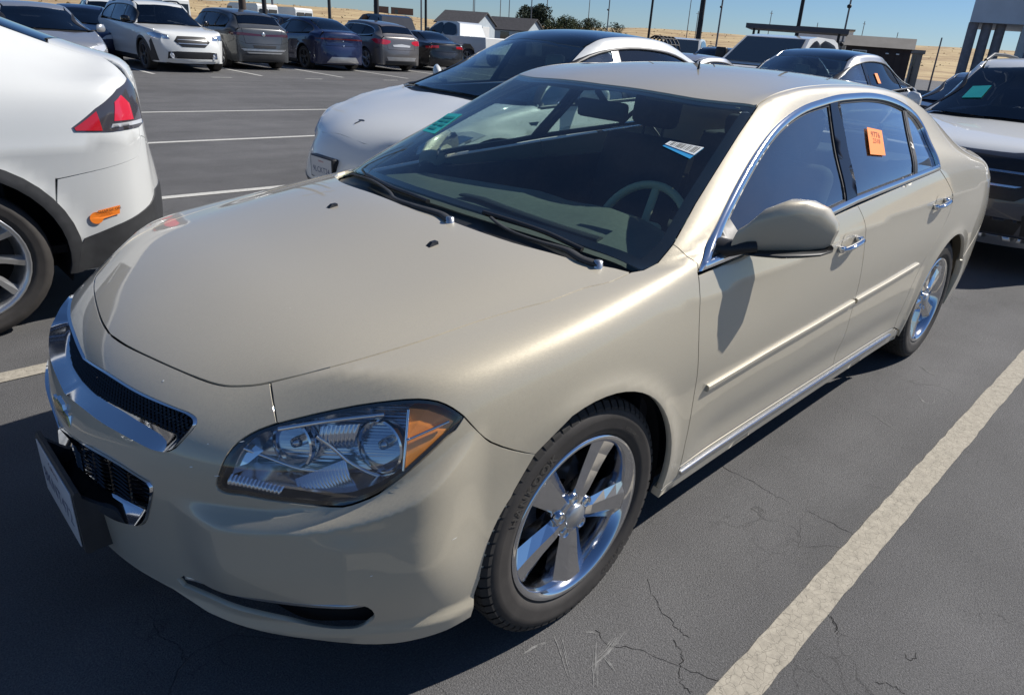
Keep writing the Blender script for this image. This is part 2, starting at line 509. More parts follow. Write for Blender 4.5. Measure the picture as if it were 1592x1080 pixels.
# ---------------------------------------------------------------- hero sedan: surface
HW = 0.0
def hero_surface():
    st = [
     # front corner
     [(.268,-.632,.160),(.228,-.640,.29),(.212,-.638,.44),(.212,-.632,.575),(.240,-.630,.70),(.330,-.610,.812),(.300,-.540,.815),(.240,-.440,.803),(.192,-.300,.798),(.165,-.150,.795),(.155,0,.795)],
     [(.44,-.775,.165),(.40,-.790,.30),(.39,-.795,.44),(.385,-.790,.58),(.40,-.788,.70),(.455,-.745,.830),(.430,-.640,.852),(.400,-.500,.862),(.375,-.330,.868),(.360,-.165,.872),(.355,0,.873)],
     [(.63,-.838,.170),(.60,-.848,.30),(.59,-.852,.44),(.585,-.852,.58),(.60,-.852,.70),(.63,-.812,.845),(.61,-.680,.882),(.59,-.530,.900),(.575,-.350,.912),(.565,-.175,.918),(.56,0,.92)],
     [(.92,-.852,.18),(.92,-.868,.30),(.92,-.876,.44),(.92,-.880,.58),(.92,-.878,.71),(.92,-.840,.872),(.90,-.720,.918),(.86,-.560,.945),(.83,-.370,.960),(.81,-.185,.968),(.80,0,.97)],
     [(1.24,-.845,.19),(1.24,-.868,.30),(1.24,-.880,.44),(1.24,-.884,.58),(1.24,-.884,.72),(1.22,-.845,.905),(1.17,-.760,.948),(1.10,-.610,.970),(1.03,-.400,.988),(.99,-.200,.995),(.975,0,.998)],
     [(1.42,-.842,.19),(1.42,-.866,.30),(1.42,-.880,.44),(1.42,-.886,.58),(1.42,-.888,.73),(1.42,-.845,.935),(1.36,-.797,.976),(1.29,-.745,.992),(1.20,-.550,1.012),(1.13,-.280,1.022),(1.11,0,1.026)],
     [(1.68,-.840,.19),(1.68,-.864,.30),(1.68,-.880,.44),(1.68,-.888,.58),(1.68,-.890,.74),(1.68,-.850,.965),(1.65,-.780,1.065),(1.60,-.700,1.140),(1.49,-.540,1.150),(1.41,-.280,1.165),(1.385,0,1.170)],
     [(1.92,-.838,.19),(1.92,-.863,.30),(1.92,-.880,.44),(1.92,-.888,.58),(1.92,-.892,.75),(1.92,-.852,.985),(1.90,-.755,1.130),(1.86,-.650,1.268),(1.75,-.510,1.276),(1.68,-.260,1.287),(1.66,0,1.291)],
     [(2.18,-.838,.19),(2.18,-.863,.30),(2.18,-.880,.44),(2.18,-.889,.58),(2.18,-.893,.76),(2.18,-.853,1.002),(2.17,-.745,1.165),(2.13,-.632,1.352),(2.03,-.535,1.374),(1.96,-.265,1.382),(1.945,0,1.384)],
     [(2.48,-.838,.19),(2.48,-.863,.30),(2.48,-.880,.44),(2.48,-.889,.585),(2.48,-.894,.77),(2.48,-.854,1.020),(2.48,-.745,1.195),(2.47,-.630,1.382),(2.45,-.548,1.418),(2.42,-.280,1.440),(2.41,0,1.446)],
     [(2.90,-.838,.19),(2.90,-.863,.30),(2.90,-.880,.44),(2.90,-.889,.59),(2.90,-.894,.78),(2.90,-.854,1.040),(2.90,-.755,1.205),(2.90,-.638,1.380),(2.90,-.553,1.423),(2.90,-.280,1.446),(2.90,0,1.452)],
     [(3.32,-.840,.19),(3.32,-.865,.30),(3.32,-.881,.44),(3.32,-.889,.59),(3.32,-.894,.79),(3.32,-.855,1.055),(3.32,-.765,1.195),(3.31,-.655,1.344),(3.30,-.562,1.400),(3.30,-.280,1.428),(3.30,0,1.436)],
     [(3.76,-.845,.19),(3.76,-.868,.30),(3.76,-.883,.44),(3.76,-.890,.60),(3.76,-.893,.80),(3.76,-.855,1.045),(3.74,-.775,1.150),(3.71,-.675,1.258),(3.66,-.570,1.322),(3.62,-.280,1.365),(3.61,0,1.375)],
     [(4.10,-.845,.19),(4.12,-.865,.31),(4.13,-.880,.45),(4.13,-.886,.61),(4.12,-.888,.81),(4.12,-.845,1.030),(4.12,-.765,1.095),(4.11,-.675,1.145),(4.08,-.570,1.175),(4.05,-.280,1.200),(4.04,0,1.205)],
     [(4.40,-.822,.20),(4.43,-.845,.33),(4.44,-.858,.47),(4.43,-.865,.63),(4.43,-.862,.82),(4.40,-.820,1.005),(4.40,-.740,1.060),(4.40,-.640,1.090),(4.38,-.510,1.105),(4.37,-.260,1.118),(4.37,0,1.122)],
     [(4.60,-.735,.22),(4.66,-.760,.34),(4.68,-.775,.48),(4.68,-.785,.64),(4.66,-.780,.83),(4.61,-.735,.985),(4.63,-.640,1.045),(4.66,-.520,1.065),(4.68,-.380,1.080),(4.69,-.190,1.090),(4.695,0,1.094)],
    ]
    ys = [-.52,-.41,-.28,-.14,0]
    zr = [.160,.29,.44,.575,.70]
    xr = [[.175,.115,.062,.030,.020],
          [.143,.088,.040,.010,.000],
          [.130,.075,.028,.000,-.010],
          [.128,.068,.026,-.002,-.010],
          [.155,.100,.066,.047,.042]]
    fcap = [[(xr[r][c], ys[c], zr[r]) for c in range(5)] for r in range(5)]
    zb = [.22,.34,.48,.64,.83]
    xb = [[4.67,4.71,4.74,4.755,4.76],[4.75,4.80,4.83,4.845,4.85],[4.77,4.82,4.85,4.865,4.87],[4.76,4.80,4.825,4.84,4.845],[4.72,4.745,4.765,4.78,4.785]]
    yb = [-.65,-.52,-.36,-.18,0]
    rcap = [[(xb[r][c], yb[c], zb[r]) for c in range(5)] for r in range(5)]
    return shell_cage(st, fcap, rcap)

def sstep(x, a, b):
    t = np.clip((x-a)/(b-a), 0, 1); return t*t*(3-2*t)

def bumpg(x, w): return np.exp(-(x/w)**2)

LEDGE = np.polyfit([0, .09, .15, .26, .318, .379, .435, .488, .60], [.542, .546, .551, .562, .575, .602, .636, .668, .735], 4)
def hero_disp(P):
    x, y, z = P[:, 0], np.abs(P[:, 1]), P[:, 2]
    f = np.zeros(len(P))
    # crease under the door handles, fading out on the front fender
    zc = np.interp(x, [1.0, 1.44, 1.83, 2.43, 3.0, 3.44, 4.5], [.855, .870, .885, .922, .938, .943, .95])
    t = np.abs(z-zc)
    f += .0065*np.exp(-t/.045)*sstep(x, 1.05, 1.6)*(1-sstep(x, 4.3, 4.6))*sstep(y, .80, .84)
    # step of the bumper under the lamp
    zl = np.polyval(LEDGE, np.clip(x, 0, .60))
    zl = zl+.018; A = .036*sstep(y, .42, .56)*(1-sstep(x, .42, .60))
    f += A*(1-sstep(z, zl-.024, zl+.020))*sstep(z, .22, .46)
    f += .011*np.exp(-np.abs(x-.315)/.045)*sstep(y, .60, .70)*(1-sstep(z, .52, .57))*sstep(z, .28, .40)
    # chin lip of the bumper
    f += .016*sstep(z, .29, .255)*(1-sstep(x, .45, .8))
    # soft flares round the arches
    for xc in (.918, 3.770):
        r = np.sqrt((x-xc)**2+(z-.335)**2)
        f += .010*np.exp(-((r-.375)/.035)**2)*sstep(y, .70, .80)*(1-sstep(z, .80, .95))*(sstep(x, .66, .84) if xc < 2 else 1)
    # scooped lower door above the sill
    f += -.012*bumpg(z-.36, .07)*sstep(x, 1.35, 1.6)*(1-sstep(x, 3.1, 3.4))*sstep(y, .8, .85)
    return f

# ---------------------------------------------------------------- materials
def paint(name, base, metal=0.0, rough=0.4, flake=0.0, dust=0.04, coat=1.0, facing=None, spec=.5):
    """clear-coated car paint; facing = colour of the flakes at grazing view"""
    M = mat(name, base, rough, metal, spec, coat, 0.02)
    N = M.node_tree.nodes; L = M.node_tree.links; b = N['Principled BSDF']
    tc = N.new('ShaderNodeTexCoord')
    src = None
    if facing:
        lw = N.new('ShaderNodeLayerWeight'); lw.inputs[0].default_value = 0.35
        mx = N.new('ShaderNodeMix'); mx.data_type = 'RGBA'
        mx.inputs[6].default_value = tuple(base)+(1,); mx.inputs[7].default_value = tuple(facing)+(1,)
        L.new(lw.outputs['Facing'], mx.inputs[0]); src = mx.outputs[2]
    # thin uneven dust on the clear coat
    n1 = N.new('ShaderNodeTexNoise'); n1.inputs['Scale'].default_value = 3.1; n1.inputs['Detail'].default_value = 7
    n1.inputs['Roughness'].default_value = 0.65; L.new(tc.outputs['Object'], n1.inputs['Vector'])
    mr = N.new('ShaderNodeMapRange'); mr.inputs[1].default_value = .35; mr.inputs[2].default_value = .75
    mr.inputs[3].default_value = dust*0.3; mr.inputs[4].default_value = dust*1.8
    L.new(n1.outputs['Fac'], mr.inputs[0])
    m2 = N.new('ShaderNodeMix'); m2.data_type = 'RGBA'
    if src is None: m2.inputs[6].default_value = tuple(base)+(1,)
    else: L.new(src, m2.inputs[6])
    m2.inputs[7].default_value = (.42, .40, .36, 1)
    L.new(mr.outputs[0], m2.inputs[0]); L.new(m2.outputs[2], b.inputs['Base Color'])
    n2 = N.new('ShaderNodeTexNoise'); n2.inputs['Scale'].default_value = 9; n2.inputs['Detail'].default_value = 4
    L.new(tc.outputs['Object'], n2.inputs['Vector'])
    m3 = N.new('ShaderNodeMapRange'); m3.inputs[3].default_value = 0.01; m3.inputs[4].default_value = 0.07
    L.new(n2.outputs['Fac'], m3.inputs[0]); L.new(m3.outputs[0], b.inputs['Coat Roughness'])
    if flake:
        v = N.new('ShaderNodeTexVoronoi'); v.inputs['Scale'].default_value = 900
        L.new(tc.outputs['Object'], v.inputs['Vector'])
        vm = N.new('ShaderNodeVectorMath'); vm.operation = 'SUBTRACT'; vm.inputs[1].default_value = (.5, .5, .5)
        L.new(v.outputs['Color'], vm.inputs[0])
        vs = N.new('ShaderNodeVectorMath'); vs.operation = 'SCALE'; vs.inputs['Scale'].default_value = flake
        L.new(vm.outputs[0], vs.inputs[0])
        g = N.new('ShaderNodeNewGeometry'); va = N.new('ShaderNodeVectorMath'); va.operation = 'ADD'
        L.new(g.outputs['Normal'], va.inputs[0]); L.new(vs.outputs[0], va.inputs[1])
        vn = N.new('ShaderNodeVectorMath'); vn.operation = 'NORMALIZE'; L.new(va.outputs[0], vn.inputs[0])
        L.new(vn.outputs[0], b.inputs['Normal'])
    return M

def glass(name, tint=(.75, .88, .82), ior=1.5, rough=0.0, strength=1.0, dust=0.0):
    """thin window glass: tinted see-through with Fresnel reflections"""
    M = bpy.data.materials.new(name); M.use_nodes = True
    N = M.node_tree.nodes; L = M.node_tree.links; N.clear()
    out = N.new('ShaderNodeOutputMaterial'); t = N.new('ShaderNodeBsdfTransparent'); t.inputs[0].default_value = tuple(tint)+(1,)
    g = N.new('ShaderNodeBsdfGlossy'); g.inputs['Roughness'].default_value = rough; g.inputs[0].default_value = (1, 1, 1, 1)
    lw = N.new('ShaderNodeLayerWeight'); lw.inputs[0].default_value = 0.5
    pw = N.new('ShaderNodeMath'); pw.operation = 'POWER'; pw.inputs[1].default_value = 5.0; L.new(lw.outputs['Facing'], pw.inputs[0])
    r0_ = ((ior-1)/(ior+1))**2
    f = N.new('ShaderNodeMath'); f.operation = 'MULTIPLY_ADD'; f.inputs[1].default_value = 1-2*r0_; f.inputs[2].default_value = 2*r0_; L.new(pw.outputs[0], f.inputs[0])
    mth = N.new('ShaderNodeMath'); mth.operation = 'MULTIPLY'; mth.inputs[1].default_value = strength; mth.use_clamp = True
    mx = N.new('ShaderNodeMixShader')
    L.new(f.outputs[0], mth.inputs[0]); L.new(mth.outputs[0], mx.inputs[0]); L.new(t.outputs[0], mx.inputs[1]); L.new(g.outputs[0], mx.inputs[2])
    last = mx.outputs[0]
    if dust:
        d = N.new('ShaderNodeBsdfDiffuse'); d.inputs[0].default_value = (.45, .44, .42, 1)
        n = N.new('ShaderNodeTexNoise'); n.inputs['Scale'].default_value = 5; n.inputs['Detail'].default_value = 8
        tc = N.new('ShaderNodeTexCoord'); L.new(tc.outputs['Object'], n.inputs['Vector'])
        mr = N.new('ShaderNodeMapRange'); mr.inputs[1].default_value = .35; mr.inputs[2].default_value = .8
        mr.inputs[3].default_value = dust*.4; mr.inputs[4].default_value = dust*2
        L.new(n.outputs['Fac'], mr.inputs[0])
        m2 = N.new('ShaderNodeMixShader'); L.new(mr.outputs[0], m2.inputs[0]); L.new(last, m2.inputs[1]); L.new(d.outputs[0], m2.inputs[2]); last = m2.outputs[0]
    L.new(last, out.inputs[0])
    return M

CH = mat('chrome', (.72, .73, .75), .06, 1.0)
CHW = mat('chrome_wheel', (.66, .67, .70), .10, 1.0, bump=(14, .05, .002))
ALU = mat('wheel_silver', (.55, .56, .57), .30, .85, noise=(8, .08))
ALD = mat('wheel_dark', (.10, .10, .105), .35, .6)
BLK = mat('black_plastic', (.018, .018, .019), .45, noise=(30, .15))
GLB = mat('gloss_black', (.008, .008, .009), .12, coat=.5)
TRIM = mat('textured_black_trim', (.035, .036, .038), .6, noise=(20, .15), bump=(400, .15, .001))
RUB = mat('tyre_rubber', (.040, .036, .033), .72, noise=(14, .22, 8), bump=(90, .2, .001))
TREAD = mat('tyre_tread', (.030, .028, .026), .85, noise=(20, .2), bump=(120, .3, .001))
LINER = mat('wheel_arch_liner', (.010, .010, .010), .9)
DARK = mat('dark_cavity', (.006, .006, .006), .9)
BRAKE = mat('brake_disc', (.30, .29, .28), .35, .9)
CABIN = mat('cabin_black', (.022, .022, .024), .75, noise=(15, .15))
TAN = mat('cabin_tan', (.26, .22, .17), .8, noise=(12, .1))
SEAT = mat('seat_cloth', (.035, .035, .038), .85, noise=(30, .2))
WSG = glass('windscreen_glass', (.74, .88, .82), 1.52, dust=.010)
SDG = glass('side_glass', (.70, .84, .80), 1.52, strength=2.7, dust=.015)
PVG = glass('privacy_glass', (.10, .11, .12), 1.52, strength=1.2, dust=.01)
LENS = glass('lamp_lens', (.93, .94, .95), 1.48)
REFL = mat('lamp_reflector', (.80, .82, .85), .08, 1.0)
REFLD = mat('lamp_bezel', (.58, .60, .63), .16, .92)
FLUTE = mat('lamp_fluted_reflector', (.75, .77, .80), .18, .9)
AMBER = mat('amber_lens', (1.0, .33, .03), .45, coat=.6)
RED = mat('red_lens', (.45, .006, .012), .12, coat=1)
REDB = mat('red_lens_bright', (.58, .02, .045), .15, coat=1)
CLR = mat('clear_lamp', (.62, .63, .65), .12, .3, coat=1)
GOLD = mat('badge_gold', (.55, .42, .16), .25, .8)
ORANGE = mat('orange_label', (.95, .24, .02), .6)
TEAL = mat('teal_label', (.02, .42, .40), .5)
TEALD = mat('teal_label_text', (.01, .22, .21), .5)
BLUE = mat('blue_label', (.03, .30, .60), .5)
PAPER = mat('paper_white', (.72, .74, .72), .7)
INK = mat('label_ink', (.02, .02, .02), .6)
INKO = mat('label_ink_brown', (.35, .07, .01), .6)
PLATE = mat('plate_white', (.52, .53, .55), .4)
PLATEI = mat('plate_blue_ink', (.03, .05, .14), .5)
P_GOLD = paint('champagne_paint', (.465, .41, .30), .20, .46, .08, .05, facing=(.49, .465, .40), spec=.22)
P_WHITE = paint('white_paint', (.66, .67, .65), 0, .45, 0, .03)
P_WHITE2 = paint('pearl_white_paint', (.60, .61, .595), 0, .45, 0, .05)

# ---------------------------------------------------------------- lettering
def glyphs(text, size=1.0, spacing=1.0):
    """flat triangles of a line of text, in x (along) and y (up); returns verts, faces, width"""
    cu = bpy.data.curves.new('tmp', 'FONT'); cu.body = text; cu.size = size; cu.resolution_u = 2; cu.space_character = spacing
    o = bpy.data.objects.new('tmp', cu); COL.objects.link(o)
    dg = bpy.context.evaluated_depsgraph_get(); me = o.evaluated_get(dg).to_mesh()
    v = [tuple(p.co) for p in me.vertices]; f = [tuple(p.vertices) for p in me.polygons]
    o.evaluated_get(dg).to_mesh_clear(); bpy.data.objects.remove(o); bpy.data.curves.remove(cu)
    xs = [p[0] for p in v] or [0]
    return v, f, min(xs), max(xs)

def text_on(name, text, size, fn, material, parent, spacing=1.0, centre=True, label=None):
    v, f, a, b = glyphs(text, size, spacing); c = (a+b)/2 if centre else 0
    V = [fn(p[0]-c, p[1]) for p in v]
    o = mobj(name, V, f, material, parent)
    return o

def planar(o, ex, ey, off=0.0):
    o = Vector(o); ex = Vector(ex).normalized(); ey = Vector(ey).normalized(); n = ex.cross(ey)
    return lambda x, y: tuple(o+ex*x+ey*y+n*off)

# ---------------------------------------------------------------- wheels
def arc_prism(mb, prof, depth): pass

def make_wheel(loc, side, R=.337, W=.225, rim=.232, style='five', material=None, parent=None, spin=0.0, text=None, tread=True, detail=True):
    """side = -1: outer face towards -y. Parts: tyre (> tread), rim (> spoke, lug_nut, centre_cap), brake_disc"""
    s = side
    root = bpy.data.objects.new('wheel', None); COL.objects.link(root); root.parent = parent
    root.location = loc; root.rotation_euler = (0, spin, 0)
    material = material or CHW
    h = W/2
    n = 72 if detail else 36
    t = MB()
    prof = [(rim-.010, h-.035), (rim+.002, h-.014), (rim+.010, h-.006), (rim+.018, h-.0075), (rim+.020, h-.003), (rim+(R-rim)*.35, h+.004), (rim+(R-rim)*.55, h+.003), (rim+(R-rim)*.60, h+.005),
            (R-.030, h-.001), (R-.018, h-.008), (R-.009, h-.018), (R-.004, h-.032)]
    inner = [(r, -o) for r, o in prof[::-1]]
    mid = [(R-.004, h-.04)] + [(R-.004, -(h-.04))]
    pr = [(r, s*o) for r, o in prof+mid+inner]
    t.revolve(pr, n, 'y')
    ty = t.build('tyre', RUB, root)
    if tread:
        tb = MB(); rows = 5; nb = 64
        for k in range(nb):
            for j in range(rows):
                y0 = -h+.028+(2*h-.056)/rows*j+.005; y1 = -h+.028+(2*h-.056)/rows*(j+1)-.005
                a0 = 2*math.pi*(k+.5*(j % 2))/nb; a1 = a0+2*math.pi/nb*.86
                v = []
                for rr in (R-.008, R+.0):
                    for a in (a0, a1):
                        for yy in (y0, y1): v.append((rr*math.cos(a), yy, rr*math.sin(a)))
                tb.add(v, [(4, 5, 7, 6), (0, 4, 6, 2), (1, 3, 7, 5), (0, 1, 5, 4), (2, 6, 7, 3)])
            # shoulder lugs
            for q in (-1, 1):
                a0 = 2*math.pi*k/nb; a1 = a0+2*math.pi/nb*.8; v = []
                for (rr, yy) in ((R, q*(h-.030)), (R-.004, q*(h-.016)), (R-.018, q*(h-.004)), (R-.030, q*(h-.002))):
                    for a in (a0, a1): v.append((rr*math.cos(a), yy, rr*math.sin(a)))
                tb.add(v, [(0, 1, 3, 2), (2, 3, 5, 4), (4, 5, 7, 6)])
        o = tb.build('tread', TREAD, ty); o['kind'] = 'stuff'
    # barrel
    b = MB()
    fo = s*(h-.012)
    b.revolve([(rim+.014, fo+s*.006), (rim+.010, fo+s*.011), (rim+.002, fo+s*.009), (rim-.006, fo+s*.001), (rim-.014, fo-s*.016), (rim-.022, fo-s*.06), (rim-.03, fo-s*.13), (rim-.012, -fo)], n, 'y')
    rm = b.build('rim', material, root)
    bk = MB(); bk.revolve([(.0, fo-s*.16), (rim-.02, fo-s*.16)], 36, 'y'); bk.build('backing_plate', DARK, root)
    if detail:
        d = MB(); d.revolve([(.07, fo-s*.085), (.155, fo-s*.085), (.155, fo-s*.105), (.07, fo-s*.105)], 40, 'y', closed=True)
        d.build('brake_disc', BRAKE, root)
        cbox = MB(); cbox.bbox(.10, .165, fo-s*.125 if s > 0 else fo-s*.065, fo-s*.065 if s > 0 else fo-s*.125, -.07, .07, .012); cbox.build('brake_caliper', BLK, root)
    if style == 'five':
        sections = []
        for k in range(5):
            a = math.pi/2+2*math.pi*k/5
            # spoke: broad faceted blade, wide at the rim, ridge along each side
            e = MB()
            rr = [.036, .075, .13, .18, rim-.008]
            wd = [.027, .034, .044, .054, .064]
            ye = [-.016, -.010, -.010, -.008, -.004]      # face height relative to the rim face
            rows = []
            for r_, w_, y_ in zip(rr, wd, ye):
                f_ = fo+s*y_
                rows.append([(r_, -w_*1.06, f_-s*.050), (r_, -w_, f_-s*.020), (r_, -w_*.36, f_), (r_, w_*.46, f_-s*.001), (r_, w_, f_-s*.013), (r_, w_*1.06, f_-s*.050)])
            v = []
            for row in rows:
                for (r_, q, y_) in row: v.append((r_*math.cos(a)-q*math.sin(a), y_, r_*math.sin(a)+q*math.cos(a)))
            f = []
            for i in range(len(rows)-1):
                for j in range(5): f.append((i*6+j, i*6+j+1, (i+1)*6+j+1, (i+1)*6+j))
            e.add(v, f)
            e.build('spoke', material, rm)
        hb = MB(); hb.revolve([(.062, fo-s*.055), (.060, fo-s*.018), (.050, fo-s*.012), (.0, fo-s*.012)], 40, 'y'); hb.build('hub', material, rm)
        cp = MB(); cp.revolve([(.034, fo-s*.02), (.034, fo-s*.005), (.031, fo-s*.001), (.0, fo+s*.001)], 32, 'y'); cp.build('centre_cap', ALU, rm)
        for k in range(5):
            a = math.pi/2+2*math.pi*(k+.5)/5; c = (.052*math.cos(a), 0, .052*math.sin(a))
            rg = MB(); rg.revolve([(.0165, fo-s*.030), (.0165, fo-s*.009), (.0125, fo-s*.009), (.0125, fo-s*.03)], 16, 'y', c); rg.build('lug_socket', material, rm)
            ln = MB(); ln.revolve([(.010, fo-s*.03), (.010, fo-s*.012), (.0, fo-s*.010)], 6, 'y', c, smooth=False); ln.build('lug_nut', CH, rm)
    elif style == 'turbine':
        N_ = 10
        for k in range(N_):
            a = 2*math.pi*k/N_; e = MB(); rows = []
            for r_, w_, tw, y_ in ((.05, .016, 0, -.02), (.11, .017, .05, -.014), (.17, .020, .12, -.010), (rim-.004, .026, .20, -.006)):
                f_ = fo+s*y_
                rows.append([(r_, -w_, f_-s*.035, tw), (r_, -w_*.8, f_-s*.004, tw), (r_, w_*.3, f_, tw), (r_, w_, f_-s*.030, tw)])
            v = []
            for row in rows:
                for (r_, q, y_, tw) in row:
                    aa = a+tw*s; v.append((r_*math.cos(aa)-q*math.sin(aa), y_, r_*math.sin(aa)+q*math.cos(aa)))
            f = [(i*4+j, i*4+j+1, (i+1)*4+j+1, (i+1)*4+j) for i in range(3) for j in range(3)]
            e.add(v, f); e.build('spoke', material, rm)
        cp = MB(); cp.revolve([(.065, fo-s*.05), (.065, fo-s*.012), (.03, fo-s*.006), (.0, fo-s*.006)], 32, 'y'); cp.build('centre_cap', material, rm)
    elif style == 'plain':
        e = MB()
        for k in range(5):
            a = 2*math.pi*k/5+.3
            for sg in (-1, 1):
                v = []
                for r_, w_, q0, y_ in ((.03, .012, .008, -.012), (rim, .013, .030, -.004)):
                    for q, dd in ((q0*sg-w_, .03), (q0*sg-w_, 0), (q0*sg+w_, 0), (q0*sg+w_, .03)):
                        v.append((r_*math.cos(a)-q*math.sin(a), fo+s*(y_-dd), r_*math.sin(a)+q*math.cos(a)))
                e.add(v, [(0, 1, 5, 4), (1, 2, 6, 5), (2, 3, 7, 6)])
        e.revolve([(.055, fo-s*.03), (.05, fo-s*.008), (0, fo-s*.006)], 20, 'y')
        e.build('spokes', material, rm)
    if text:
        def arc(r0_, a0, flip=False):
            def fn(x, y):
                r_ = r0_+y; a = a0-x/r0_*(1 if s < 0 else -1)
                yy = s*(h+.0062)
                return (r_*math.cos(a)*(1), yy, r_*math.sin(a))
            return fn
        for a0, tx, sz in text:
            # on the -y face, x of the picture grows with +x of the car, so text reads clockwise
            text_on('tyre_lettering', tx, sz, arc(rim+(R-rim)*.36, a0), mat_text, ty, 1.15)
    return root
mat_text = mat('tyre_letter', (.062, .058, .053), .6)

